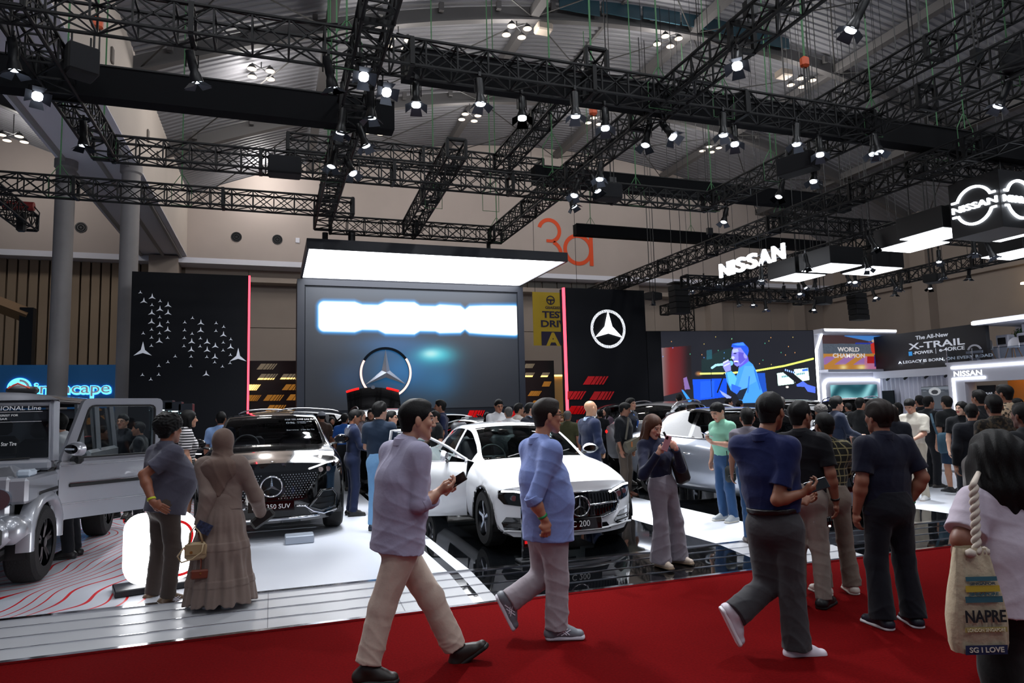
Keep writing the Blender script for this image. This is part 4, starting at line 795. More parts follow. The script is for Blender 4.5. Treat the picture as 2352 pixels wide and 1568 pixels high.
# portal with lettering, balcony above
po = root('portal', (XR-.2, 18, .06), 'white portal with glowing outline and lettering at the right edge', 'portal')
part('lintel', MB().bb((XR-.5, 14.0, 2.25), (XR+.1, 20.05, 2.98)), M_wh, po, world=True); part('jamb', MB().bb((XR-.5, 19.35, .06), (XR+.1, 20.05, 2.25)), M_wh, po, world=True)
part('light_tube', MB().bb((XR-.54, 14.0, 2.8), (XR-.5, 19.85, 2.88)), M_tube, po, world=True); part('light_tube', MB().bb((XR-.54, 18.5, 2.36), (XR-.5, 19.85, 2.43)), M_tube, po, world=True); part('light_tube', MB().bb((XR-.54, 19.77, .3), (XR-.5, 19.85, 2.43)), M_tube, po, world=True)
part('lettering', MB().text('NISSAN', (XR-.5, 19.2, 2.5), -UY, UZ, .2, -.03, 1.15, bold=.02), M_sign, po, world=True)
part('inner_wall', MB().bb((XR+.8, 13, .06), (XR+1, 18.6, 2.9)), mat('wood_brown', '#9a5f28', .5, emit=.12), po, world=True); part('light_strip', MB().bb((XR+.1, 14, 2.7), (XR+.7, 18.4, 2.74)), emis('strip_warm', '#ffcf7a', 3), po, world=True); part('poster', MB().bb((XR+.78, 14.6, 1.2), (XR+.8, 15.8, 2.5)), mat('poster_tan', '#c8a468', .6, emit=.25), po, world=True)
st = root('standee', (XR-.3, 18.8, .06), 'dark upright model poster inside the portal', 'poster stand'); part('board', MB().bb((XR-.2, 18.4, .4), (XR-.14, 19.1, 2.1)), M_pan, st, world=True); part('lettering', MB().text('X-TRAIL', (XR-.21, 18.75, 1.75), -UY, UZ, .09, -.01, .55), M_st, st, world=True); part('foot', MB().bb((XR-.35, 18.4, .06), (XR, 19.1, .4)), M_pan, st, world=True)
s2 = root('standee', (XR-.3, 23.3, .06), 'dark upright poster at the far end of the curtain', 'poster stand'); part('board', MB().bb((XR-.2, 22.9, .3), (XR-.14, 23.5, 2.05)), M_pan, s2, world=True); part('foot', MB().bb((XR-.35, 22.9, .06), (XR, 23.5, .3)), M_pan, s2, world=True)
bal = root('balcony', (XR+1, 17, 2.98), 'upper lounge balcony with glass railing at the right edge', 'balcony')
part('deck', MB().bb((XR-.5, 12, 2.98), (XR+3, 20.1, 3.06)), M_wh, bal, world=True)
for i in range(5): y = 20.05-1.05*i; part('pane', MB().bb((XR-.46, y-1.0, 3.08), (XR-.44, y, 3.5)), glass('rail_glass', (.7, .75, .8)), bal, world=True); part('post', MB().tube((XR-.45, y-.02, 3.0), (XR-.45, y-.02, 3.55), .02, 6), M_chrome, bal, world=True)
part('back_wall', MB().bb((XR+2.4, 12, 3.06), (XR+2.6, 19.2, 4.5)), mat('balcony_wall', '#8d8e9c', .6), bal, world=True)
for i in range(14): a = np.array((XR+2.38, 13.0+i*.42, 3.1)); part('slat', MB().path([a, a+np.array((0, -.9, 1.3))], .025, 4), M_wh, bal, world=True)
part('roof', MB().bb((XR-.4, 12, 4.42), (XR+2.6, 18.9, 4.6)), M_wh, bal, world=True); part('light_tube', MB().bb((XR-.46, 12, 4.44), (XR-.4, 18.9, 4.56)), M_tube, bal, world=True)
lamp('balcony_light', 'AREA', (XR+1.0, 16.5, 4.35), 60*KEY_SCALE, (.95, .97, 1), 1.5, target=(XR+1, 16.5, 0))
def leafball(c, r, n, seed):
    g = np.random.default_rng(seed); mb = MB()
    for _ in range(n):
        d = nrm(g.normal(size=3)); p = np.asarray(c)+d*np.asarray(r)*g.uniform(.5, 1); u = nrm(np.cross(d, g.normal(size=3)))*.07; v = nrm(np.cross(u, d))*.03; mb.add([p-u, p+v, p+u, p-v], [(0, 1, 2, 3)])
    return mb
pl = root('hanging_plants', (XR+1.6, 18.0, 3.6), 'bank of green foliage at the back of the balcony', 'plants'); part('foliage', leafball((XR+1.7, 18.1, 4.0), (.5, .8, .4), 900, 5), mat('leaf_green', '#2c6b2c', .6), pl, world=True, kind='stuff'); part('trough', MB().bb((XR+1.3, 17.3, 3.06), (XR+2.1, 18.9, 3.6)), M_wh, pl, world=True)
for i, y in enumerate((18.9, 17.9, 16.9, 16.0)):
    r = root('shell_chair', (XR+.25, y, 3.06), 'white moulded shell chair on the balcony, %s' % ('leftmost', 'second from left', 'third from left', 'rightmost')[i], 'chair', 'balcony chairs')
    part('shell', MB().grid([[(.2*math.cos(t)*(1-.2*v_), .22*math.sin(t), .42+.4*v_*max(0, math.cos(t))**.6) for v_ in np.linspace(0, 1, 5)] for t in np.linspace(-math.pi, math.pi, 17)]), mat('chair_white', '#d2d2d8', .4), r, smooth=True)
    part('seat', MB().lathe([(.02, .41), (.2, .41), (.2, .43), (.02, .43)], n=16), mat('chair_white', '#d2d2d8', .4), r)
    for sx in (-1, 1):
        for sy in (-1, 1): part('leg', MB().tube((sx*.1, sy*.1, .41), (sx*.2, sy*.2, 0), .015, 5), mat('leg_wood', '#a07040', .5), r)
for i, (y, zz, lb_) in enumerate(((18.6, 3.9, 'white coffee machine on the balcony counter'), (17.8, 3.9, 'white beverage tower on the balcony counter'))):
    r = root('counter_machine', (XR+.9, y, 3.6), lb_, 'machine'); part('body', MB().cbox((0, 0, .22), (.4, .5, .44), .04), M_wh, r); part('panel', MB().box((-.21, 0, .2), (.02, .3, .26)), M_blk, r)
    if i: part('column', MB().cbox((0, .0, .62), (.2, .2, .36), .03), M_wh, r)
r = root('counter', (XR+.9, 17.8, 3.06), 'grey counter along the balcony lounge', 'counter'); part('body', MB().cbox((0, 0, .26), (.6, 2.6, .5), .02), M_wh, r); part('top', MB().cbox((0, 0, .53), (.7, 2.7, .04), .01), mat('counter_top', '#8f8f98', .3), r)
rl = root('ring_logo_stand', (XR-.3, 19.0, 3.08), 'white round logo standing on the balcony behind the glass', 'sign'); mb = MB(); ringpoly(mb, (0, 0, .32), -UY, UZ, .24, .3, -.04, 20, 160); ringpoly(mb, (0, 0, .32), -UY, UZ, .24, .3, -.04, 200, 340); part('ring', mb, M_wh, rl); part('bar', MB().box((0, 0, .32), (.04, .66, .1)), M_wh, rl); part('foot', MB().box((0, 0, .015), (.2, .3, .03)), M_wh, rl)
thing('wall_lamp', MB().lathe([(.02, .1), (.1, .08), (.12, 0), (.02, -.02)], (35.2, 23.2, 7.2), n=12), emis('lamp_warm', '#ffe2b0', 20), 'small warm lamp on the beige wall at the right', 'lamp')
# ================================================================== cars
def paint(name, col, metal=0, rough=.25): return mat(name, col, rough, metal, coat=1.0)
P_white = paint('paint_white', '#dfe1e4'); P_black = paint('paint_black', '#050506', 0, .12); P_silver = paint('paint_silver', '#a9b0bc', .6, .3); P_gsilver = paint('paint_graphite_silver', '#a3a5ac', .55, .32); P_grey = paint('paint_grey', '#8b8d92', .6, .3); P_dark = paint('paint_anthracite', '#15171b', .3, .2)
M_tire = mat('tyre_rubber', '#0b0b0c', .8, bump=.3, bscale=60); M_rim = mat('rim_silver', '#b6bac2', .25, .9); M_rimd = mat('rim_dark', '#17181b', .3, .8); M_rubber = mat('black_trim', '#08090a', .45); M_gloss = mat('gloss_black', '#030304', .08, coat=.5)
G_win = glass('car_glass', (.42, .5, .5)); G_dark = glass('car_glass_dark', (.16, .18, .2)); M_int = mat('cabin_dark', '#14161a', .7); M_seat = mat('seat_leather', '#24262e', .5); M_seatg = mat('seat_grey', '#4a4652', .5)
M_head = mat('headlamp_chrome', '#aab0ba', .08, .9); M_drl = emis('lamp_strip', '#f4f8ff', 6); M_tail = emis('tail_red', '#ff1a18', 3)
def crom(xs, ys, q):      # Catmull-Rom through (xs, ys)
    xs = np.asarray(xs, float); ys = np.asarray(ys, float); m = np.gradient(ys, xs); i = np.clip(np.searchsorted(xs, q)-1, 0, len(xs)-2); h = xs[i+1]-xs[i]; t = np.clip((q-xs[i])/h, 0, 1)
    return (2*t**3-3*t**2+1)*ys[i]+(t**3-2*t**2+t)*h*m[i]+(-2*t**3+3*t**2)*ys[i+1]+(t**3-t**2)*h*m[i+1]
def lin(tab, q): a = np.array(tab, float); return np.interp(q, a[:, 0], a[:, 1])
def cur(tab, q): a = np.array(tab, float); return crom(a[:, 0], a[:, 1], q)
def wheel(parent, c, r, w_, spokes=5, side=1, tyre=.2, dark=False, double=False):
    """wheel whose axis is x; side=+1 shows its face toward +x"""
    o = obj('wheel', None, parent, c); pr = [(r*.62, -w_/2), (r*.9, -w_/2), (r*.985, -w_*.38), (r, -w_*.2), (r, w_*.2), (r*.985, w_*.38), (r*.9, w_/2), (r*.62, w_/2)]
    part('tyre', MB().lathe(pr, axis='x', n=40, cap=False), M_tire, o, angle=35)
    part('rim', MB().lathe([(r*.55, -w_*.4), (r*.72, -w_*.4), (r*.76, 0), (r*.78, w_*.44), (r*.74, w_*.5), (r*.7, w_*.4), (r*.66, -w_*.1), (r*.1, -w_*.15)] if side > 0 else [(r*.1, w_*.15), (r*.66, w_*.1), (r*.7, -w_*.4), (r*.74, -w_*.5), (r*.78, -w_*.44), (r*.76, 0), (r*.72, w_*.4), (r*.55, w_*.4)], axis='x', n=40, cap=False), M_rimd, o, angle=35)
    for k in range(spokes):
        for dd in ((-.14, .14) if double else (0,)):
            a = 2*math.pi*k/spokes+.3; f = side*w_
            mb = MB(); c_, s_ = math.cos(a), math.sin(a); wi, wo = (.055, .05) if double else (.1, .075)
            def pt(rr, tt, xx): b = a+tt; return (xx, rr*math.cos(b), rr*math.sin(b))
            mb.add([pt(r*.14, -.5, f*.4), pt(r*.14, .5, f*.4), pt(r*.45, wo*1.6+dd, f*.46), pt(r*.74, wo*1.2+dd, f*.44), pt(r*.74, -wo*1.2+dd, f*.44), pt(r*.45, -wo*1.6+dd, f*.46), pt(r*.14, -.5, f*.2), pt(r*.14, .5, f*.2), pt(r*.45, wo*1.6+dd, f*.25), pt(r*.74, wo*1.2+dd, f*.25), pt(r*.74, -wo*1.2+dd, f*.25), pt(r*.45, -wo*1.6+dd, f*.25)], [(0, 1, 2, 5), (5, 2, 3, 4), (0, 6, 7, 1), (1, 7, 8, 2), (2, 8, 9, 3), (3, 9, 10, 4), (4, 10, 11, 5), (5, 11, 6, 0)])
            part('spoke', mb, M_rimd if dark else M_rim, o)
    part('hub_cap', MB().lathe([(.001, .2*w_*side), (r*.14, .2*w_*side), (r*.13, .47*w_*side), (.001, .48*w_*side)][::side], axis='x', n=16), M_rimd if dark else M_rim, o)
    part('brake_disc', MB().lathe([(.02, -.02), (r*.5, -.02), (r*.5, .02), (.02, .02)], axis='x', n=24), mat('disc_steel', '#6b6d70', .4, .8), o)
    return o
def seat(parent, x, y, z, m, rz=0, s=1.0):
    o = obj('seat', None, parent, (x, y, z)); 
    part('cushion', MB().cbox((0, 0, .1), (.5, .52, .2), .07), m, o, angle=50)
    a = math.radians(14); R = np.array([(1, 0, 0), (0, math.cos(a), math.sin(a)), (0, -math.sin(a), math.cos(a))])
    part('backrest', MB().cbox((0, .3, .45), (.5, .16, .62), .07, R=R), m, o, angle=50); part('headrest', MB().cbox((0, .42, .87), (.28, .11, .22), .05, R=R), m, o, angle=50); return o
def car(name, label, S, loc, paintm, rz=0, glassm=None, open_door=None, detail=2, wheels=True, group=None, interior=True, seatm=None, steer=None, rim_dark=False):
    """S: tables along y (0 = nose). Grid columns run from the sill to the roof centre line."""
    glassm = glassm or G_win; R = root(name, loc, label, 'car', group, rz); L = S['L']; nu = 150 if detail > 1 else 90
    ycow, yrf, yrr, ydk = S['cowl'], S['rooff'], S['roofr'], S['deck']; ylo, yhi = S['y0'], S['y1']; g0 = S['glass']
    ys = np.unique(np.r_[np.linspace(ylo, yhi, nu), ycow, yrf, yrr, ydk, np.array(S['doors']), np.array(g0).ravel()])
    W = cur(S['w'], ys); zs = cur(S['zs'], ys); zsh = cur(S['zsh'], ys); wb = cur(S['wb'], ys); zb = cur(S['zb'], ys); zc = cur(S['zc'], ys); wr = cur(S['wr'], ys); zr = cur(S['zr'], ys)
    zr = np.maximum(zr, zb+.004); zc = np.maximum(zc, zr)
    vs = np.unique(np.r_[np.linspace(0, 2, 7), np.linspace(2, 5, 13), np.linspace(5, 7, 13), 5.14, 6.8, np.linspace(7, 9, 13), 7.12])
    key = np.arange(10.)
    G = np.zeros((len(ys), len(vs), 3))
    for i, y in enumerate(ys):
        zm = zs[i]+(zsh[i]-zs[i])*.5
        X = np.array([.0, W[i]-.16, W[i]-.045, W[i], W[i]-.012, wb[i], (wb[i]*.52+wr[i]*.48)+.012*(zr[i]-zb[i]), wr[i], wr[i]*.62, 0]); Z = np.array([zs[i]-.02, zs[i]-.02, zs[i]+.06, zm, zsh[i], zb[i], (zb[i]+zr[i])/2, zr[i], zc[i]-(zc[i]-zr[i])*.36, zc[i]])
        cab = min(1, max(0, (zr[i]-zb[i])/.15))
        x = np.interp(vs, key, X); z = np.interp(vs, key, Z); xs_ = crom(key, X, vs); zs_ = crom(key, Z, vs)
        m = (vs > 2) & (vs < 5); x[m] = xs_[m]; z[m] = zs_[m]; m = vs > 7; t = (vs[m]-7)/2; x[m] = wr[i]*(1-t); z[m] = zr[i]+(zc[i]-zr[i])*(1-(1-t)**2)
        bow = lin(S['bow'], y) if 'bow' in S else 0
        G[i, :, 0] = x; G[i, :, 1] = y+bow*(x/max(W[i], .1))**2.4; G[i, :, 2] = z
    for (yw, zw, rw) in S['arch']:                      # cut the wheel arches, snapping the rim of the hole onto a circle
        d = np.hypot(G[..., 1]-yw, G[..., 2]-zw); cell = (yhi-ylo)/nu*.75; side = (vs[None, :] < 5) & (vs[None, :] > .9)
        m = side & (np.abs(d-rw) < cell) & (d > 1e-3); k = np.where(m, rw/np.maximum(d, 1e-3), 1)
        G[..., 1] = yw+(G[..., 1]-yw)*k; G[..., 2] = zw+(G[..., 2]-zw)*k
    nu_, nv = G.shape[:2]; du = np.gradient(G, axis=0); dv = np.gradient(G, axis=1); N = np.cross(dv, du); N /= np.linalg.norm(N, axis=2, keepdims=True)+1e-9
    flip = np.sign((N*np.stack([G[..., 0]+.001, 0*G[..., 0], G[..., 2]-.6], -1)).sum(2).mean()); N *= flip if flip else 1
    faces = {}
    for i in range(nu_-1):
        yc = (ys[i]+ys[i+1])/2
        for j in range(nv-1):
            v = (vs[j]+vs[j+1])/2; c = G[i:i+2, j:j+2].mean((0, 1))
            if v < 5 and any(math.hypot(c[1]-a, c[2]-b) < r*.985 for a, b, r in S['arch']): continue
            if v > 7:
                if yc < ycow: n = 'hood'
                elif yc < yrf: n = 'windscreen' if v > 7.12 else 'pillar'
                elif yc < yrr: n = 'roof'
                elif yc < ydk: n = 'rear_window' if v > 7.12 else 'pillar'
                else: n = 'boot_lid'
            elif v > 5:
                n = 'pillar'
                for k, (a, b) in enumerate(g0):
                    if a < yc < b and 5.14 < v < 6.8 and (zr[i]-zb[i]) > .1: n = 'side_window_%d' % k
                if zr[i]-zb[i] < .06: n = 'hood' if yc < ycow+.3 else 'boot_lid'
            elif v < 2: n = 'underbody' if v < 1 else 'sill'
            else:
                dn = S['doors']; k = int(np.searchsorted(dn, yc)); n = 'front_fender' if k == 0 else ('rear_fender' if k == len(dn) else 'door_%d' % k)
            faces.setdefault(n, []).append((i, j))
    parts = {}
    for n, fs in faces.items():
        for sd in ((1, -1) if not n in ('hood', 'windscreen', 'roof', 'rear_window', 'boot_lid', 'underbody') else (0,)):
            idx = {}; V = []; NN = []; FF = []
            def vi(i, j, s_):
                k = (i, j, s_ if abs(G[i, j, 0]) > 1e-6 else 0)
                if k not in idx: idx[k] = len(V); V.append(G[i, j]*[s_, 1, 1]); NN.append(N[i, j]*[s_, 1, 1])
                return idx[k]
            for s_ in ((1, -1) if sd == 0 else (sd,)):
                for i, j in fs:
                    q = [vi(i, j, s_), vi(i+1, j, s_), vi(i+1, j+1, s_), vi(i, j+1, s_)]
                    q = q if s_*flip < 0 else q[::-1]; q = list(dict.fromkeys(q))
                    if len(q) > 2: FF.append(tuple(q))
            base = n.split('_')[0] if n[:4] == 'door' else ('side_window' if n.startswith('side_w') else n)
            mt = glassm if ('window' in n or n == 'windscreen') else (M_rubber if n == 'underbody' else (S.get('roofmat') or paintm) if n == 'roof' else (S.get('pillarmat') or paintm) if n == 'pillar' else paintm)
            V = np.array(V); NN = np.array(NN)
            hinge = None
            if open_door and sd == open_door[0] and (n == 'door_1' or n == 'side_window_0' or (n == 'pillar' and False)):
                yh = S['doors'][0]; xh = sd*cur(S['w'], np.array([yh]))[0]; a = -sd*open_door[1]; c_, s__ = math.cos(a), math.sin(a); Rm = np.array([(c_, -s__, 0), (s__, c_, 0), (0, 0, 1)]); off = np.array((xh, yh, 0))
                V = (V-off)@Rm.T+off; NN = NN@Rm.T; parts['hinge'] = (off, Rm)
            me = mesh(base, V, FF, mt, smooth=True)
            try: me.normals_split_custom_set_from_vertices(NN.tolist())
            except Exception: pass
            parts[(n, sd)] = obj(base, me, R)
    # nose and tail: rows of constant height swept across the width
    def cap(i0, key, sgn, bulge, mt):
        b = G[i0]; sel = [j for j in range(nv) if 1 <= vs[j] <= 5]; rows = []
        zl = b[sel[-1], 2]; Z0 = b[sel[0], 2]; s = np.linspace(-1, 1, 41); yl = G[i0, -1, 1]; 
        for j in sel:
            t = (b[j, 2]-Z0)/max(zl-Z0, 1e-3); yc = yl+sgn*bulge(t); wj = b[j, 0]
            rows.append([(q*wj, yc+(b[j, 1]-yc)*abs(q)**(2.6), b[j, 2]) for q in s])
        top = [(q*b[sel[-1], 0], yl+(b[sel[-1], 1]-yl)*abs(q)**2.6, 0) for q in s]; xx = b[sel[-1]:, 0][::-1]; zz = b[sel[-1]:, 2][::-1]; yy_ = b[sel[-1]:, 1][::-1]
        rows.append([(q*b[sel[-1], 0], np.interp(abs(q)*b[sel[-1], 0], xx, yy_), np.interp(abs(q)*b[sel[-1], 0], xx, zz)) for q in s])
        mb = MB(); mb.grid(rows); o = part(key, mb, mt, R, smooth=True); rr = np.array(rows)
        def fy(x, z):
            k = np.clip(np.searchsorted(rr[:, 20, 2], z), 1, len(rr)-1); t = np.clip((z-rr[k-1, 20, 2])/max(rr[k, 20, 2]-rr[k-1, 20, 2], 1e-4), 0, 1)
            ya = np.interp(x, rr[k-1, :, 0], rr[k-1, :, 1]); yb2 = np.interp(x, rr[k, :, 0], rr[k, :, 1]); return ya*(1-t)+yb2*t
        return fy
    fy = cap(0, 'front_bumper', -1, S.get('nose', lambda t: .04*math.sin(math.pi*t)), paintm); ry = cap(nu_-1, 'rear_bumper', 1, lambda t: .05*math.sin(math.pi*t), paintm)
    R['_'] = 0; del R['_']
    # trims
    for sd in (1, -1):
        for yw, zw, rw in S['arch']:
            pts = [];
            for a in np.linspace(-.15, math.pi+.15, 21):
                y, z = yw+rw*math.cos(a), zw+rw*math.sin(a); pts.append((sd*(cur(S['w'], np.array([y]))[0]-.012), y, z))
            part('wheel_arch', MB().path(pts, .016, 5), S.get('archmat', M_rubber), R, smooth=True)
            part('arch_liner', MB().grid([[(sd*(S['W']/2-.02), yw+rw*math.cos(a), zw+rw*math.sin(a)), (sd*(S['W']/2-.32), yw+rw*math.cos(a), zw+rw*math.sin(a))] for a in np.linspace(-.3, math.pi+.3, 14)]), M_rubber, R)
        for k, (yw, zw, rw) in enumerate(S['arch']): 
            if wheels: wheel(R, (sd*(S['W']/2-S['tw']/2-.015), yw, S['wr_']), S['wr_'], S['tw'], S.get('spokes', 5), sd, dark=rim_dark, double=S.get('dbl', False))
        pts = [(sd*(cur(S['wb'], np.array([y]))[0]+.004), y, cur(S['zb'], np.array([y]))[0]+.012) for y in np.linspace(g0[0][0], g0[-1][1], 30)]
        if open_door and open_door[0] == sd: pts = [p for p in pts if p[1] > S['doors'][1]]
        part('belt_trim', MB().path(pts, .008, 5), S.get('trim', M_chrome), R, smooth=True)
        for k in range(1, len(S['doors'])):
            if k == len(S['doors'])-0: continue
            y = S['doors'][k]-.13; xw = cur(S['w'], np.array([y]))[0]; zz = cur(S['zsh'], np.array([y]))[0]-.06; V = np.array([(sd*(xw+.004), y-.1, zz), (sd*(xw+.035), y-.07, zz), (sd*(xw+.035), y+.07, zz+.01), (sd*(xw+.004), y+.1, zz+.01)])
            if open_door and open_door[0] == sd and k == 1 and 'hinge' in parts: off, Rm = parts['hinge']; V = (V-off)@Rm.T+off
            part('door_handle', MB().path(list(V), .014, 6), S.get('handle', M_chrome), R, smooth=True)
        y0m = S['mirror']; xm = cur(S['wb'], np.array([y0m]))[0]; zm = cur(S['zb'], np.array([y0m]))[0]+.09
        shell = [(sd*(xm+.08), y0m), (sd*(xm+.26), y0m)]
        pm = []; 
        for t in np.linspace(0, 2*math.pi, 17)[:-1]: pm.append((math.cos(t), math.sin(t)))
        V = np.array([[(sd*(xm+.17+.115*a*(1 if u < .9 else .9)), y0m-.06*math.cos(u*math.pi/2)*1.0+.05, zm+.075*b_*(.35+.65*math.sin(max(u, .25)*math.pi/2))) for a, b_ in pm] for u in np.linspace(0, 1, 6)])
        stalk = np.array([(sd*(xm-.01), y0m+.02, zm-.08), (sd*(xm+.1), y0m+.02, zm-.05)])
        if open_door and open_door[0] == sd and 'hinge' in parts:
            off, Rm = parts['hinge']; V = (V-off)@Rm.T+off; stalk = (stalk-off)@Rm.T+off
        mo = part('mirror', MB().grid(np.concatenate([V, V[:, :1]], 1)), paintm, R, smooth=True); part('mirror_glass', MB().add(V[-1], [tuple(range(16))]), M_gloss, mo); part('mirror_base', MB().path(list(stalk), .022, 6), M_rubber, mo)
    if open_door and 'hinge' in parts:                 # inner lining and window frame of the open door
        sd = open_door[0]; off, Rm = parts['hinge']; yy = np.linspace(S['doors'][0]+.02, S['doors'][1]-.02, 24); tr = lambda P: (np.asarray(P)-off)@Rm.T+off
        fr = [(sd*cur(S['wb'], np.array([y]))[0], y, max(cur(S['zb'], np.array([y]))[0], 0)) for y in yy]
        top = []
        for y in yy:
            zr_ = cur(S['zr'], np.array([y]))[0]; zb_ = cur(S['zb'], np.array([y]))[0]; top.append((sd*(cur(S['wr'], np.array([y]))[0]+.03), y, max(zr_-.02, zb_+.02)))
        part('door_frame', MB().path(list(tr([fr[0]]+top+[fr[-1]])), .02, 6), S.get('doorframe', paintm), R, smooth=True)
        lin_ = [[(sd*(cur(S['w'], np.array([y]))[0]-.11), y, z) for z in np.linspace(cur(S['zs'], np.array([y]))[0]+.05, cur(S['zb'], np.array([y]))[0], 4)] for y in yy]
        part('door_lining', MB().grid([[tuple(tr(p)) for p in row] for row in lin_]), M_int, R); part('door_edge', MB().path(list(tr([(sd*(cur(S['w'], np.array([S['doors'][1]]))[0]-.06), S['doors'][1]-.01, z) for z in np.linspace(cur(S['zs'], np.array([1.8]))[0]+.05, cur(S['zb'], np.array([S['doors'][1]]))[0], 5)])), .05, 4), paintm, R)
    if interior:
        zf = S['zs'][1][1]+.12; wi = S['W']/2-.2; mb = MB(); mb.bb((-wi, ycow+.2, zf-.1), (wi, yrr+.3, zf)); part('cabin_floor', mb, M_int, R)
        zcow = float(cur(S['zc'], np.array([ycow]))[0]); P = [[(x, ycow+.05+dy, zcow-.07+dz+.02*(1-(x/wi)**2)) for dy, dz in ((.0, 0), (.25, .03), (.42, .0), (.48, -.2), (.4, -.45))] for x in np.linspace(-wi-.05, wi+.05, 12)]; part('dashboard', MB().grid(P), M_int, R, smooth=True)
        ysn = S.get('seat_y', (ycow+1.05, ycow+1.95)); sm = seatm or M_seat
        for x in (-.37, .37): seat(R, x, ysn[0], zf+.12, sm)
        seat(R, -.37, ysn[1], zf+.14, sm); seat(R, .37, ysn[1], zf+.14, sm)
        sx = (steer or -1)*.37; cst = np.array((sx, ycow+.62, zcow-.02)); a = rad(65); u = np.array((1, 0, 0)); v_ = np.array((0, math.cos(a), math.sin(a))); mb = MB(); mb.path([cst+.18*(u*math.cos(t)+v_*math.sin(t)) for t in np.linspace(0, 2*math.pi, 25)[:-1]], .015, 6, closed=True); mb.path([cst-u*.17, cst, cst+u*.17], .02, 5); mb.path([cst, cst-v_*.17], .02, 5); mb.path([cst, cst+np.array((0, -.2, -.12))], .03, 5); part('steering_wheel', mb, mat('wheel_rim', '#1c1f22', .5), R, smooth=True)
    return R, fy, ry
def onface(R, fy, name, poly, m, t=.012, inset=0.0, sub=.04, z0=0):
    """polygon given in (x,z), laid on the nose surface y = fy(x,z) with thickness t"""
    pl = []
    for (x0, y0), (x1, y1) in zip(poly, poly[1:]+poly[:1]):
        n = max(1, int(math.hypot(x1-x0, y1-y0)/sub)); pl += [(x0+(x1-x0)*k/n, y0+(y1-y0)*k/n) for k in range(n)]
    bm = bmesh.new(); vs_ = [bm.verts.new((x, 0, z)) for x, z in pl]; bm.faces.new(vs_)
    xs_ = [p[0] for p in pl]; zs_ = [p[1] for p in pl]
    for ax, lo, hi in ((0, min(xs_), max(xs_)), (2, min(zs_), max(zs_))):
        n = int((hi-lo)/sub)
        for k in range(1, n+1):
            co = [0, 0, 0]; co[ax] = lo+k*sub; no = [0, 0, 0]; no[ax] = 1; bmesh.ops.bisect_plane(bm, geom=bm.verts[:]+bm.edges[:]+bm.faces[:], plane_co=co, plane_no=no)
    bmesh.ops.triangulate(bm, faces=bm.faces); bm.verts.index_update()
    F = [[v.index for v in f_.verts] for f_ in bm.faces]; XZ = [(v.co.x, v.co.z) for v in bm.verts]; be = [(e.verts[0].index, e.verts[1].index) for e in bm.edges if e.is_boundary]; bm.free()
    Yf = [float(fy(x, z)) for x, z in XZ]; n = len(XZ)
    V = [(x, y-t, z) for (x, z), y in zip(XZ, Yf)]+[(x, y+.03, z) for (x, z), y in zip(XZ, Yf)]
    return part(name, MB().add(V, [tuple(f_) for f_ in F]+[(a, b, b+n, a+n) for a, b in be]), m, R, angle=40)
def mirror(poly): return [(-x, z) for x, z in poly][::-1]
def emblem(R, fy, x, z, rr, t=.02):
    y = float(fy(x, z))-t; mb = MB(); mb.path([(x+rr*math.cos(a), y, z+rr*math.sin(a)) for a in np.linspace(0, 2*math.pi, 33)[:-1]], rr*.085, 6, closed=True); o = part('emblem', mb, M_chrome, R, smooth=True); mb = MB(); star3d(mb, (x, y+.004, z), UX, UZ, rr*.95, rr*.16, .15); part('star', mb, M_chrome, o); return o
# ---- profiles (metres from the nose)
C_ = dict(L=4.75, W=1.82, y0=.10, y1=4.70, bow=[(0, .36), (.1, .36), (.55, .12), (.9, .0), (4.1, 0), (4.7, -.22)], cowl=1.42, rooff=2.28, roofr=3.45, deck=4.12,
    w=[(0, .84), (.4, .89), (.9, .905), (2.4, .91), (3.7, .905), (4.3, .88), (4.7, .82)], zs=[(0, .2), (.5, .2), (1.2, .21), (3.5, .21), (4.2, .26), (4.7, .32)], zsh=[(0, .62), (.5, .70), (1.2, .76), (2.4, .80), (3.6, .86), (4.3, .92), (4.7, .93)],
    wb=[(0, .74), (.5, .78), (1.2, .80), (1.5, .80), (2.5, .82), (3.5, .80), (4.1, .76), (4.7, .70)], zb=[(0, .70), (.3, .76), (.8, .86), (1.42, .945), (2.0, .96), (3.0, .985), (3.8, 1.02), (4.2, 1.03), (4.7, .99)],
    wr=[(0, .56), (.5, .6), (1.2, .66), (1.42, .72), (1.8, .66), (2.2, .60), (2.8, .585), (3.4, .57), (3.8, .60), (4.1, .64), (4.7, .56)], zr=[(0, .735), (.3, .79), (.8, .885), (1.3, .955), (1.42, .975), (1.8, 1.19), (2.15, 1.345), (2.6, 1.40), (3.1, 1.385), (3.5, 1.31), (3.9, 1.14), (4.12, 1.06), (4.7, 1.02)],
    zc=[(0, .765), (.3, .815), (.8, .91), (1.3, .975), (1.42, .99), (1.8, 1.21), (2.15, 1.375), (2.4, 1.425), (2.8, 1.445), (3.2, 1.435), (3.5, 1.37), (3.9, 1.17), (4.12, 1.075), (4.7, 1.03)],
    doors=[1.48, 2.56, 3.55], glass=[(1.62, 2.46), (2.56, 3.38)], arch=[(.84, .335, .375), (3.70, .335, .375)], wr_=.335, tw=.225, mirror=1.72, nose=lambda t: .05*math.sin(math.pi*min(1, t*1.1)))
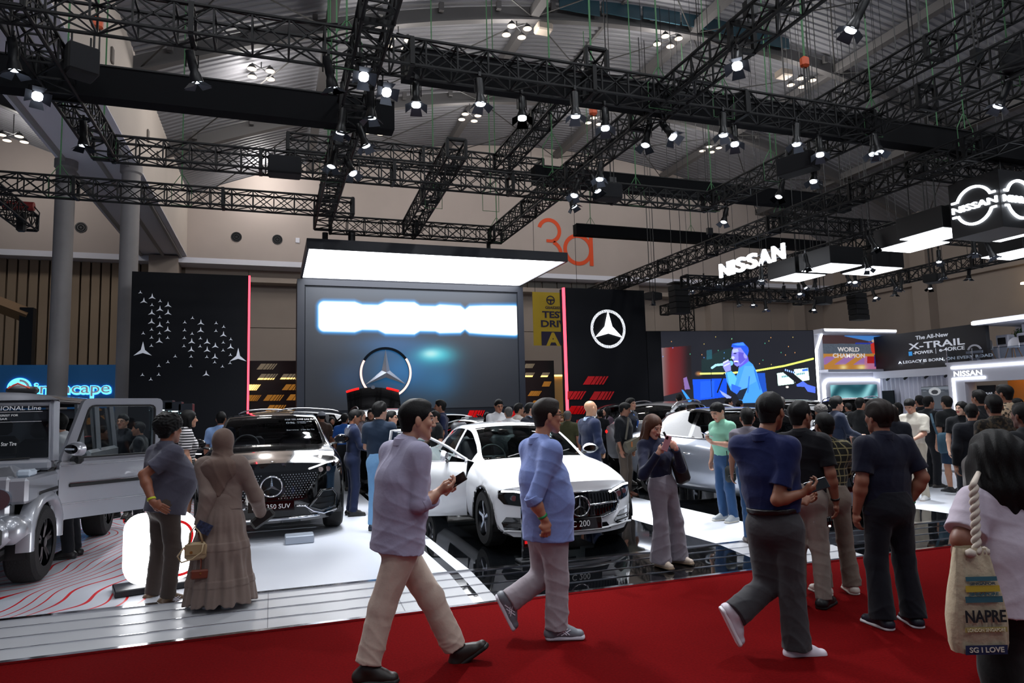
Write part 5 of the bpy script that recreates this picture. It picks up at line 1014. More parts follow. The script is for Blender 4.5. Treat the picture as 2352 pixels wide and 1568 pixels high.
def scaled(S, fy_, fz, dz=0, fw_=1.0):
    o = dict(S)
    for k in ('w', 'wb', 'wr'): o[k] = [(y*fy_, v*fw_) for y, v in S[k]]
    for k in ('zs', 'zsh', 'zb', 'zr', 'zc'): o[k] = [(y*fy_, v*fz+dz) for y, v in S[k]]
    for k in ('L', 'y0', 'y1', 'cowl', 'rooff', 'roofr', 'deck', 'mirror'): o[k] = S[k]*fy_
    o['bow'] = [(y*fy_, v) for y, v in S['bow']]; o['doors'] = [d*fy_ for d in S['doors']]; o['glass'] = [(a*fy_, b*fy_) for a, b in S['glass']]; o['arch'] = [(a*fy_, b, r) for a, b, r in S['arch']]; o['W'] = S['W']*fw_; return o
# tall estate / SUV
V_ = dict(L=4.86, W=1.94, y0=.10, y1=4.80, bow=[(0, .34), (.1, .34), (.55, .1), (.95, .0), (4.2, 0), (4.8, -.18)], cowl=1.30, rooff=2.12, roofr=4.0, deck=4.62,
    w=[(0, .88), (.4, .94), (.9, .96), (2.4, .97), (3.9, .965), (4.4, .94), (4.8, .86)], zs=[(0, .24), (.5, .25), (1.2, .28), (3.6, .28), (4.3, .33), (4.8, .42)], zsh=[(0, .78), (.5, .90), (1.2, .98), (2.4, 1.0), (3.6, 1.03), (4.4, 1.08), (4.8, 1.08)],
    wb=[(0, .78), (.5, .83), (1.2, .86), (1.5, .86), (2.5, .87), (3.6, .85), (4.3, .80), (4.8, .74)], zb=[(0, .92), (.3, .97), (.8, 1.07), (1.3, 1.13), (2.0, 1.14), (3.0, 1.16), (4.0, 1.19), (4.5, 1.20), (4.8, 1.16)],
    wr=[(0, .6), (.5, .66), (1.2, .72), (1.32, .76), (1.7, .71), (2.1, .66), (2.8, .645), (3.8, .63), (4.3, .62), (4.6, .62), (4.8, .6)], zr=[(0, .95), (.3, 1.0), (.8, 1.10), (1.2, 1.15), (1.30, 1.165), (1.7, 1.41), (2.05, 1.575), (2.6, 1.635), (3.4, 1.61), (4.0, 1.54), (4.4, 1.36), (4.62, 1.22), (4.8, 1.18)],
    zc=[(0, .985), (.3, 1.03), (.8, 1.125), (1.2, 1.17), (1.30, 1.185), (1.7, 1.44), (2.05, 1.61), (2.4, 1.665), (2.9, 1.685), (3.5, 1.665), (4.0, 1.60), (4.4, 1.41), (4.62, 1.24), (4.8, 1.19)],
    doors=[1.38, 2.50, 3.52], glass=[(1.54, 2.40), (2.50, 3.42), (3.56, 4.15)], arch=[(.90, .385, .43), (3.93, .385, .43)], wr_=.385, tw=.25, mirror=1.62, nose=lambda t: .05*math.sin(math.pi*min(1, t)))
# ------------------------------------------------------------------ white saloon at centre
CX, CY = 3.20, 6.95
R, fy, ry = car('saloon_car', 'white saloon car with its driver door open on the glossy black floor', C_, (CX, CY, ZP), P_white, open_door=(-1, rad(64)), steer=-1); R.scale = (.985, .985, .965)
onface(R, fy, 'grille', [(-.56, .50), (-.5, .41), (-.3, .365), (.3, .365), (.5, .41), (.56, .50), (.54, .60), (.46, .655), (-.46, .655), (-.54, .60)], M_gloss, .012)
pts = [(-.56, .50), (-.5, .41), (-.3, .365), (0, .36), (.3, .365), (.5, .41), (.56, .50), (.54, .60), (.46, .655), (0, .66), (-.46, .655), (-.54, .60)]; part('grille_frame', MB().path([(x, fy(x, z)-.014, z) for x, z in pts], .011, 6, closed=True), M_chrome, R, smooth=True)
for k in range(-12, 13): x = k*.042; zl = .39+.05*max(0, abs(x)-.3)/.2; part('grille_bar', MB().path([(x, fy(x, z)-.018, z) for z in np.linspace(zl+.015, .635, 4)], .006, 4), mat('grille_bar', '#15161a', .3, .6), R)
for s in (-1, 1): part('grille_blade', MB().path([(s*x, fy(s*x, .515)-.03, .515+.02*(x-.1)) for x in np.linspace(.1, .5, 6)], .016, 6), M_chrome, R, smooth=True)
emblem(R, fy, 0, .51, .112, .035)
HL = [(.36, .60), (.47, .55), (.62, .525), (.78, .545), (.83, .61), (.825, .70), (.70, .71), (.50, .67)]
for s in (1, -1):
    pl = HL if s > 0 else mirror(HL); h = onface(R, fy, 'headlamp', pl, M_gloss, .008)
    part('lamp_strip', MB().path([(s*x, fy(s*x, z)-.016, z) for x, z in ((.42, .632), (.55, .665), (.68, .692), (.80, .69))], .012, 6), M_drl, h); part('projector', MB().lathe([(.001, -.02), (.035, -.02), (.04, .02), (.001, .03)], (s*.57, float(fy(s*.57, .6))-.004, .6), axis='y', n=14), M_head, h); part('projector', MB().lathe([(.001, -.02), (.03, -.02), (.035, .02), (.001, .03)], (s*.69, float(fy(s*.69, .615))-.004, .615), axis='y', n=14), M_head, h)
    IN = [(.48, .30), (.56, .24), (.78, .25), (.80, .33), (.76, .40), (.60, .395)]; onface(R, fy, 'air_intake', IN if s > 0 else mirror(IN), M_gloss, .01)
    for zz in (.29, .34): part('intake_blade', MB().path([(s*x, fy(s*x, zz)-.016, zz) for x in np.linspace(.54, .78, 5)], .006, 4), mat('grille_bar', '#15161a', .3, .6), R)
onface(R, fy, 'lower_intake', [(-.44, .215), (.44, .215), (.36, .30), (-.36, .30)], M_gloss, .008)
part('splitter', MB().path([(x, fy(x, .215)-.012, .215+(.02 if abs(x) < .45 else .03)) for x in np.linspace(-.8, .8, 24)], .014, 6), P_white, R, smooth=True)
pl = part('number_plate', MB().cbox((0, float(fy(0, .32))-.035, .315), (.52, .02, .13), .004), M_gloss, R); part('lettering', MB().text('C 200', (.0, float(fy(0, .32))-.047, .285), UX, UZ, .07, -.003, .22), mat('plate_white', '#d8d8d8', .5), pl)
part('bonnet_badge', MB().lathe([(.001, 0), (.026, 0), (.02, .012), (.001, .014)], (0, .17, .775), n=16), M_rubber, R)
for s in (-1, 1): part('wiper', MB().path([(s*.3-.05, 1.46, 1.0), (s*.3+.25, 1.52, 1.06)], .008, 4), M_rubber, R)
part('price_sticker', MB().text('C 200', (.38, 1.98, 1.30), nrm((1, 0, 0)), nrm((0, .7, .55)), .045, .003, .2).text('0%', (.42, 1.90, 1.24), UX, nrm((0, .7, .55)), .05, .003, .1), mat('sticker_white', '#f0f0f0', .5), R)
# ------------------------------------------------------------------ black electric SUV
E_ = dict(V_); E_['nose'] = lambda t: .06*math.sin(math.pi*min(1, .15+t*.85)); E_['trim'] = M_chrome; E_['dbl'] = True
EX, EY = .0, 9.25
R, fy, ry = car('suv_car', 'glossy black electric SUV facing the viewer with a star studded front panel', E_, (EX, EY, ZP), P_black, seatm=M_seatg, steer=-1, glassm=glass('windscreen_glass', (.5, .52, .55)), rim_dark=True); R.scale = (.98, .98, .965)
onface(R, fy, 'front_panel', [(-.62, .86), (-.5, .56), (-.3, .5), (.3, .5), (.5, .56), (.62, .86), (.45, .885), (-.45, .885)], M_gloss, .008)
sm = mesh('stud', MB().prism(starpoly(.008, .3), (0, 0, 0), UX, UZ, .003).arr(), MB().prism(starpoly(.008, .3), (0, 0, 0), UX, UZ, .003).f, mat('stud_silver', '#cfd6e2', .2, .6, emit=.3))
for zz in np.arange(.54, .87, .03):
    for x in np.arange(-.56, .57, .036):
        x2 = x+(.018 if int(round(zz/.03)) % 2 else 0)
        if math.hypot(x2, zz-.7) > .17 and abs(x2) < .42+.2*(zz-.56)/.3: obj('stud', sm, R, (x2, float(fy(x2, zz))-.012, zz))
emblem(R, fy, 0, .70, .13, .03)
for s in (1, -1):
    P1 = [(.44, .885), (.6, .80), (.82, .82), (.85, .93), (.80, .985), (.6, .95)]; h = onface(R, fy, 'headlamp', P1 if s > 0 else mirror(P1), M_gloss, .01)
    part('lamp_strip', MB().path([(s*x, fy(s*x, z)-.018, z) for x, z in ((.47, .9), (.58, .93), (.70, .965), (.79, .975))], .011, 6), M_drl, h)
    for q in (.62, .72): part('projector', MB().lathe([(.001, -.02), (.035, -.02), (.035, .02), (.001, .03)], (s*q, float(fy(s*q, .88))-.004, .88), axis='y', n=12), M_head, h)
    P2 = [(.48, .40), (.62, .34), (.82, .36), (.84, .52), (.78, .60), (.64, .60)]; onface(R, fy, 'air_intake', P2 if s > 0 else mirror(P2), M_rubber, .006); P3 = [(s*x, fy(s*x, z)-.02, z) for x, z in P2]; part('intake_frame', MB().path(P3, .018, 6, closed=True), P_black, R, smooth=True)
    for zz in (.43, .5): part('intake_blade', MB().path([(s*x, fy(s*x, zz)-.018, zz) for x in np.linspace(.56, .8, 5)], .008, 4), mat('grille_bar', '#15161a', .3, .6), R)
    part('chrome_blade', MB().path([(s*x, fy(s*x, z)-.02, z) for x, z in ((.3, .43), (.42, .42), (.52, .34), (.66, .29), (.84, .32))], .013, 6), M_chrome, R, smooth=True)
part('skid_plate', MB().path([(x, fy(x, .27)-.02, .275) for x in np.linspace(-.6, .6, 14)], .022, 6), M_chrome, R, smooth=True)
onface(R, fy, 'lower_intake', [(-.5, .3), (.5, .3), (.42, .42), (-.42, .42)], M_rubber, .006)
pl = part('number_plate', MB().cbox((0, float(fy(0, .46))-.04, .45), (.56, .02, .14), .004), M_gloss, R); part('lettering', MB().text('EQE 350 SUV', (0, float(fy(0, .46))-.052, .42), UX, UZ, .06, -.003, .46), mat('plate_white', '#d8d8d8', .5), pl)
part('bonnet_badge', MB().lathe([(.001, 0), (.032, 0), (.026, .012), (.001, .014)], (0, .22, 1.005), n=16), M_chrome, R)
MS = mat('sticker_white', '#f0f0f0', .5); uy_ = nrm((0, .75, .47))
part('price_sticker', MB().text('EQE 350 AMG Line SUV', (.42, 1.93, 1.545), UX, uy_, .035, .003, .46).text('0%', (.27, 1.85, 1.49), UX, uy_, .05, .003, .13).text('INTEREST UP TO', (.48, 1.875, 1.51), UX, uy_, .017, .003, .22).text('3 YEARS', (.44, 1.85, 1.49), UX, uy_, .017, .003, .12).text('Service', (.3, 1.70, 1.385), UX, uy_, .03, .003, .18).text('2 Year Star Tire', (.52, 1.70, 1.385), UX, uy_, .028, .003, .2), MS, R)
thing('charging_tray', MB().cbox((.33, 9.05, ZP+.05), (.34, .25, .1), .01), M_grey if False else mat('tray_grey', '#9aa2ae', .4, .3), 'small grey metal box on the floor under the black SUV bumper', 'metal box')
# ------------------------------------------------------------------ silver electric saloon
Q_ = scaled(C_, 1.045, 1.05, .0, 1.045); Q_['zr'] = [(y, v+.02*math.sin(min(1, y/5)*math.pi)) for y, v in Q_['zr']]; Q_['handle'] = M_chrome; Q_['spokes'] = 9; Q_['pillarmat'] = M_gloss; Q_['nose'] = lambda t: .06*math.sin(math.pi*min(1, .2+t*.8))
R, fy, ry = car('electric_saloon', 'silver electric saloon car side-on behind the man in the mint shirt', Q_, (7.32, 7.1, ZP), P_silver, glassm=glass('tint_glass', (.28, .33, .35)), rim_dark=False)
onface(R, fy, 'front_panel', [(-.58, .62), (-.5, .38), (.5, .38), (.58, .62), (.4, .68), (-.4, .68)], M_gloss, .008); emblem(R, fy, 0, .52, .11, .03)
for s in (1, -1): P1 = [(.42, .66), (.55, .60), (.8, .61), (.82, .70), (.6, .71)]; h = onface(R, fy, 'headlamp', P1 if s > 0 else mirror(P1), M_gloss, .01); part('lamp_strip', MB().path([(s*x, fy(s*x, z)-.016, z) for x, z in ((.46, .66), (.6, .69), (.78, .69))], .01, 6), M_drl, h)
# ------------------------------------------------------------------ other cars further back
def simple_front(R, fy, z, hw=.5):  # grille, emblem and lamps
    onface(R, fy, 'grille', [(-hw, z), (-hw*.85, z-.2), (hw*.85, z-.2), (hw, z), (hw*.85, z+.12), (-hw*.85, z+.12)], M_gloss, .01); emblem(R, fy, 0, z-.02, .11, .03)
    part('grille_blade', MB().path([(x, fy(x, z-.02)-.02, z-.02) for x in np.linspace(-hw*.9, hw*.9, 8)], .012, 6), M_chrome, R)
    for s in (1, -1): P1 = [(hw*.9, z+.13), (hw+.06, z+.02), (.8, z+.04), (.82, z+.15), (.7, z+.18)]; h = onface(R, fy, 'headlamp', P1 if s > 0 else mirror(P1), M_gloss, .01); part('lamp_strip', MB().path([(s*x, fy(s*x, zz)-.016, zz) for x, zz in ((hw+.02, z+.13), (.66, z+.155), (.78, z+.15))], .01, 6), M_drl, h)
def rails(R, S, m=M_chrome):
    for s in (-1, 1):
        pts = [(s*(cur(S['wr'], np.array([y]))[0]-.02), y, cur(S['zr'], np.array([y]))[0]+.075-.06*(abs((y-3.05)/1.0)**6)) for y in np.linspace(2.1, 4.0, 16)]; part('roof_rail', MB().path(pts, .018, 6), m, R, smooth=True)
S1 = dict(V_); S1['pillarmat'] = None
R, fy, ry = car('estate_suv', 'dark anthracite SUV with silver roof rails parked behind the hijab wearer', S1, (-2.0, 14.9, ZP), P_dark, rz=rad(-53), detail=1, glassm=glass('tint_glass'), rim_dark=True); rails(R, S1); simple_front(R, fy, .72)
R, fy, ry = car('compact_suv', 'black SUV with studded grille and raised tailgate behind the white saloon', dict(V_), (2.42, 13.25, ZP), P_black, detail=1, rim_dark=True); simple_front(R, fy, .74); rails(R, V_, M_rubber)
P = [[(x, 4.0+.42*t, 1.60+.62*t-.10*(x/.62)**2+.06*math.sin(math.pi*t)) for x in np.linspace(-.66, .66, 13)] for t in np.linspace(0, 1, 7)]; tg = part('tailgate', MB().grid(P), P_black, R, smooth=True)
for s in (-1, 1): part('tail_lamp', MB().path([(s*x, 4.42, 2.225-.10*(x/.62)**2) for x in np.linspace(.35, .66, 5)], .03, 6), M_tail, tg)
part('badge', MB().lathe([(.001, 0), (.05, 0), (.04, .02), (.001, .02)], (0, 4.38, 2.22), axis='y', n=12), M_chrome, tg); part('tailgate_lining', MB().grid([[(x*.94, 4.06+.4*t, 1.55+.6*t-.10*(x/.62)**2) for x in np.linspace(-.62, .62, 9)] for t in np.linspace(0, 1, 4)]), M_int, tg)
for zz in np.arange(.58, .84, .045):
    for x in np.arange(-.42, .43, .06): obj('stud', sm, R, (x, float(fy(x, zz))-.014, zz)).scale = (1.6, 1, 1.6)
part('price_sticker', MB().text('0%', (.25, 1.88, 1.50), UX, uy_, .06, .003, .16).text('GLC 300', (.35, 1.95, 1.56), UX, uy_, .04, .003, .3), MS, R)
S3 = scaled(V_, .96, .99); R, fy, ry = car('family_suv', 'silver grey family SUV with roof rails seen from the rear quarter', S3, (11.4, 16.4, ZP), P_grey, rz=rad(127), detail=1, glassm=glass('tint_glass')); rails(R, S3)
for s in (-1, 1): part('tail_lamp', MB().cbox((s*.80, 4.40, 1.0), (.16, .12, .09), .03), M_tail, R)
R, fy, ry = car('open_top_car', 'black car with open bonnet line behind the bald man in the suit', scaled(C_, 1.0, .97), (5.6, 12.9, ZP), P_black, rz=rad(20), detail=1, glassm=G_dark); simple_front(R, fy, .55)
part('price_sticker', MB().text('A 45', (.3, 1.95, 1.28), UX, uy_, .05, .003, .2), MS, R)
R, fy, ry = car('show_car', 'dark show car beyond, only its roof seen below the concert screen', dict(V_), (13.3, 17.5, ZP), P_dark, rz=rad(70), detail=1, glassm=G_dark); simple_front(R, fy, .72)
R, fy, ry = car('crossover_car', 'black crossover with chrome roof line before the white tower', dict(V_), (16.6, 15.2, .06), P_black, rz=rad(-30), detail=1, glassm=G_dark); rails(R, V_); simple_front(R, fy, .72)
R, fy, ry = car('white_crossover', 'white crossover with its door open behind the man in plaid', scaled(V_, .95, .97), (10.0, 11.2, ZP), P_white, rz=rad(-38), detail=1, open_door=(-1, rad(50)), glassm=G_dark); simple_front(R, fy, .70)
R, fy, ry = car('grey_saloon', 'dark grey saloon behind the man in the white shirt on the right', scaled(C_, 1.0, 1.02), (12.3, 7.7, 0.0), P_dark, rz=rad(-65), detail=1, glassm=G_dark); simple_front(R, fy, .55)
R, fy, ry = car('far_car', 'black car with its door open far behind the white saloon', scaled(C_, 1.0, 1.05), (7.4, 19.2, ZP), P_black, rz=rad(90), detail=1, open_door=(-1, rad(60)), glassm=G_dark); simple_front(R, fy, .55)
# ------------------------------------------------------------------ boxy silver off-roader at the left
GX, GY = -3.02, 7.3                                  # GY: front bumper; x to the viewer's right is its left-hand side
R = root('off_roader', (GX, GY, ZP), 'boxy silver off-roader with its front door wide open and bonnet wrapped text on the windscreen', 'car'); R['label'] = 'boxy silver off-roader at the left with its front door wide open'; R.scale = (.97, .97, .925)
hw = .89; zb, zr = 1.24, 1.93
def gpart(n, mb, m=P_gsilver, **k): return part(n, mb, m, R, **k)
gpart('chassis', MB().bb((-.7, .35, .32), (.7, 4.4, .58)), M_rubber)
gpart('rear_body', MB().cbox((0, 3.62, .93), (2*hw, 1.75, .72), .04)); gpart('sill', MB().cbox((hw-.04, 2.1, .56), (.1, 1.7, .1), .02)); gpart('sill', MB().cbox((-hw+.04, 2.1, .56), (.1, 1.7, .1), .02)); gpart('side_body', MB().cbox((-hw+.06, 2.1, .93), (.1, 1.4, .7), .02))
# bonnet with raised wings
gpart('bonnet', MB().grid([[(x, y, 1.10+.075*(y-.35)/.95+(.05 if abs(x) < .5 else .02*max(0, 1-(abs(x)-.5)/.12))-.02*(abs(x)/.7)**2) for y in np.linspace(.35, 1.32, 8)] for x in np.linspace(-.74, .74, 25)]), smooth=True); gpart('nose_panel', MB().cbox((0, .42, .90), (1.5, .2, .5), .03)); gpart('engine_bay', MB().bb((-.74, .45, .6), (.74, 1.34, 1.1)), M_rubber)
for s in (1, -1):
    f = gpart('front_wing', MB().cbox((s*.80, .86, 1.0), (.19, 1.04, .26), .03)); gpart('wing_side', MB().cbox((s*.845, 1.26, .82), (.09, .12, .5), .02))
    hl = gpart('indicator', MB().cbox((s*.80, .62, 1.165), (.13, .2, .075), .02), mat('indicator_clear', '#c8d4e0', .1, .2)); gpart('headlamp', MB().lathe([(.001, -.03), (.105, -.03), (.115, .06), (.001, .06)], (s*.66, .33, .93), axis='y', n=24), M_head)
    # flared wheel arches as swept blocks
    for yw in (.88, 3.77):
        P = []
        for a in np.linspace(rad(181), rad(-1), 15):
            c, sn_ = math.cos(a), math.sin(a); q = lambda rr: (yw+rr*max(-1, min(1, c*1.12)), .40+rr*max(-1, min(1.0, sn_*1.06)))
            (ya, za), (yb_, zb_) = q(.44), q(.53); P.append([(s*(hw-.08), ya, za), (s*(hw+.055), ya, za), (s*(hw+.06), (ya+yb_)/2, (za+zb_)/2), (s*(hw+.03), yb_, zb_), (s*(hw-.08), yb_, zb_)])
        gpart('wheel_arch', MB().grid(P), smooth=True, angle=None); wheel(R, (s*(hw-.1), yw, .40), .40, .27, 5, s, dark=True, double=True); gpart('arch_liner', MB().grid([[(s*(hw-.02), yw+.45*math.cos(a), .40+.45*math.sin(a)), (s*(hw-.4), yw+.45*math.cos(a), .40+.45*math.sin(a))] for a in np.linspace(-.2, math.pi+.2, 12)]), M_rubber)
    # protective strip along the side
    gpart('side_strip', MB().cbox((s*(hw+.005), 1.0, .94), (.03, .62, .035), .01), M_rubber); gpart('side_strip', MB().cbox((s*(hw+.005), 3.6, .94), (.03, 1.5, .035), .01), M_rubber)
    # pillars and glazing
    for nm_, ya, yb_, zt_ in (('pillar', 1.36, 1.56, 1), ('pillar', 2.5, 2.54, 1), ('pillar', 3.38, 3.42, 1), ('pillar', 4.42, 4.34, 1)): gpart('pillar', MB().path([(s*(hw-.05), ya, zb), (s*(hw-.11), yb_, zr)], .045, 4))
    gpart('side_window', MB().add([(s*(hw-.06), 2.58, zb+.03), (s*(hw-.06), 3.34, zb+.03), (s*(hw-.12), 3.34, zr-.05), (s*(hw-.12), 2.58, zr-.05)], [(0, 1, 2, 3)]), G_win); gpart('side_window', MB().add([(s*(hw-.06), 3.46, zb+.03), (s*(hw-.06), 4.36, zb+.03), (s*(hw-.12), 4.3, zr-.05), (s*(hw-.12), 3.46, zr-.05)], [(0, 1, 2, 3)]), G_win)
    gpart('rain_gutter', MB().path([(s*(hw-.085), 1.55, zr+.0), (s*(hw-.085), 4.4, zr+.0)], .02, 5), M_rubber)
gpart('windscreen_frame', MB().path([(-.80, 1.36, zb), (-.74, 1.55, zr-.02), (.74, 1.55, zr-.02), (.80, 1.36, zb)], .05, 4, closed=True)); gpart('windscreen', MB().add([(-.78, 1.35, zb+.02), (.78, 1.35, zb+.02), (.73, 1.53, zr-.05), (-.73, 1.53, zr-.05)], [(0, 1, 2, 3)]), glass('windscreen_glass')); gpart('cowl', MB().cbox((0, 1.36, 1.2), (1.66, .16, .12), .03))
gpart('roof', MB().grid([[(x, y, zr+.02+.10*(1-(abs(x)/.82)**4)*min(1, (y-1.48)/.12 if y < 1.7 else 1)*min(1, max(0, (4.48-y)/.2))) for y in np.r_[np.linspace(1.48, 1.75, 5), np.linspace(2, 4.2, 6), np.linspace(4.28, 4.48, 4)]] for x in np.linspace(-.82, .82, 17)]), smooth=True); gpart('roof_lining', MB().bb((-.78, 1.55, zr-.02), (.78, 4.4, zr)), M_int); gpart('rear_wall', MB().cbox((0, 4.46, 1.58), (1.6, .06, .6), .02))
gpart('bumper', MB().cbox((0, .16, .62), (1.7, .3, .28), .09), angle=50)
for s in (1, -1): gpart('bumper_corner', MB().cbox((s*.80, .26, .64), (.26, .36, .27), .08), angle=50); gpart('fog_recess', MB().cbox((s*.70, .02, .6), (.2, .04, .16), .03), M_rubber)
gpart('bumper_lower', MB().cbox((0, .2, .43), (1.5, .24, .14), .05), M_rubber); gpart('grille', MB().cbox((0, .31, .92), (.9, .05, .3), .03), M_gloss)
for k in range(3): gpart('grille_bar', MB().cbox((0, .28, .83+.09*k), (.86, .03, .03), .008), M_rimd)
mb = MB(); ringpoly(mb, (0, .265, .92), UX, UZ, .10, .118, -.02); e = gpart('emblem', mb, M_chrome); part('star', star3d(MB(), (0, .25, .92), UX, UZ, .105, .02, .15), M_chrome, e)
gpart('wiper', MB().path([(.1, 1.33, 1.27), (.62, 1.33, 1.285)], .01, 4), M_rubber); gpart('wiper', MB().path([(-.6, 1.33, 1.27), (-.05, 1.33, 1.285)], .01, 4), M_rubber)
uy_g = nrm((0, .17, .66)); MST = mat('sticker_white', '#f0f0f0', .5)
gpart('price_sticker', MB().text('G 500 PROFESSIONAL Line', (.66, 1.495, 1.835), UX, uy_g, .052, -.004, .9, align='R').box((.28, 1.487, 1.815), (.8, .004, .004)).text('0%', (.13, 1.47, 1.735), UX, uy_g, .07, -.004, .15).text('INTEREST FOR', (.34, 1.475, 1.765), UX, uy_g, .024, -.004, .22).text('1 YEAR', (.29, 1.465, 1.725), UX, uy_g, .024, -.004, .13).box((.28, 1.462, 1.70), (.8, .004, .004)).text('Service', (.1, 1.39, 1.43), UX, uy_g, .05, -.004, .2).text('2 Year Star Tire', (.34, 1.395, 1.43), UX, uy_g, .045, -.004, .26), MST)
gpart('dashboard', MB().cbox((0, 1.62, 1.12), (1.5, .35, .22), .05), M_int); gpart('cabin_floor', MB().bb((-.75, 1.4, .6), (.75, 4.3, .66)), M_int)
for x in (-.38, .38): seat(R, x, 2.25, .72, M_seat); seat(R, x, 3.2, .75, M_seat)
# the open door, hinged at its front edge
dr = obj('door', None, R, (hw+.01, 1.34, 0), rz=rad(-52)); T_ = .07
win = [(.10, zb+.02), (.30, zr-.06), (.36, zr-.03), (1.0, zr-.03), (1.06, zr-.09), (1.06, zb+.02)]
def hole_panel(outer, inner, x0, x1):     # frame between an outer and an inner ring of equal count, extruded in x
    n = len(outer); V = [(x0, y, z) for y, z in outer]+[(x0, y, z) for y, z in inner]+[(x1, y, z) for y, z in outer]+[(x1, y, z) for y, z in inner]; F = []
    for i in range(n):
        j = (i+1) % n; F += [(i, j, n+j, n+i), (2*n+j, 2*n+i, 3*n+i, 3*n+j), (j, i, 2*n+i, 2*n+j), (n+i, n+j, 3*n+j, 3*n+i)]
    return MB().add(V, F)
def roundpts(pl, r=.06, n=4):
    o = []
    for i in range(len(pl)):
        p0, p, p1 = np.array(pl[i-1]), np.array(pl[i]), np.array(pl[(i+1) % len(pl)]); a = p+nrm(p0-p)*r; b = p+nrm(p1-p)*r
        for t in np.linspace(0, 1, n): o.append(tuple((1-t)**2*a+2*t*(1-t)*p+t*t*b))
    return o
outer = roundpts([(0, zb-.03), (.24, zr+.03), (1.16, zr+.03), (1.16, zb-.03)], .07); inner = roundpts([(.13, zb+.02), (.30, zr-.06), (1.06, zr-.06), (1.06, zb+.02)], .06)
part('window_frame', hole_panel(outer, inner, -T_, .0), P_gsilver, dr, angle=40); part('window_seal', MB().path([(.002, y, z) for y, z in inner], .014, 5, closed=True), M_rubber, dr); part('window', MB().add([(-.03, y, z) for y, z in inner], [tuple(range(len(inner)))]), glass('door_glass', (.6, .68, .68)), dr)
part('door_skin', MB().prism(roundpts([(0, .56), (1.16, .56), (1.16, zb), (0, zb)], .06), (-T_, 0, 0), UY, UZ, T_), P_gsilver, dr, angle=40); part('door_lining', MB().cbox((-T_-.03, .58, .9), (.06, 1.0, .6), .02), M_int, dr)
part('side_strip', MB().cbox((.012, .52, .945), (.025, .84, .04), .008), M_rubber, dr); part('strip_chrome', MB().cbox((.014, .52, .97), (.02, .84, .014), .004), M_chrome, dr); part('swage_line', MB().cbox((.004, .58, .74), (.014, 1.15, .014), .004), mat('swage', '#c9ccd2', .2, .7), dr); part('belt_trim', MB().cbox((.004, .58, zb-.06), (.016, 1.15, .016), .004), mat('swage', '#c9ccd2', .2, .7), dr)
part('door_handle', MB().cbox((.03, 1.06, .97), (.05, .16, .045), .015), M_rubber, dr); 
for z in (.72, 1.08): part('hinge', MB().tube((.0, -.02, z-.06), (.0, -.02, z+.06), .02, 8), P_gsilver, dr)
ms = [(math.cos(t), math.sin(t)) for t in np.linspace(0, 2*math.pi, 17)[:-1]]; V = np.array([[(.2+.17*a*(1 if u > .3 else .9), .10-.08*math.cos(u*math.pi/2), zb+.13+.085*b_*(.45+.55*math.sin(max(.2, u)*math.pi/2))) for a, b_ in ms] for u in np.linspace(0, 1, 6)])
mo = part('mirror', MB().grid(np.concatenate([V, V[:, :1]], 1)), P_gsilver, dr, smooth=True); part('mirror_glass', MB().add(V[-1], [tuple(range(16))]), M_gloss, mo); part('mirror_base', MB().cbox((.1, .13, zb+.0), (.16, .1, .09), .03), M_rubber, mo); part('mirror_lamp', MB().cbox((.17, .02, zb+.13), (.2, .015, .02), .005), mat('indicator_clear', '#c8d4e0', .1, .2), mo)
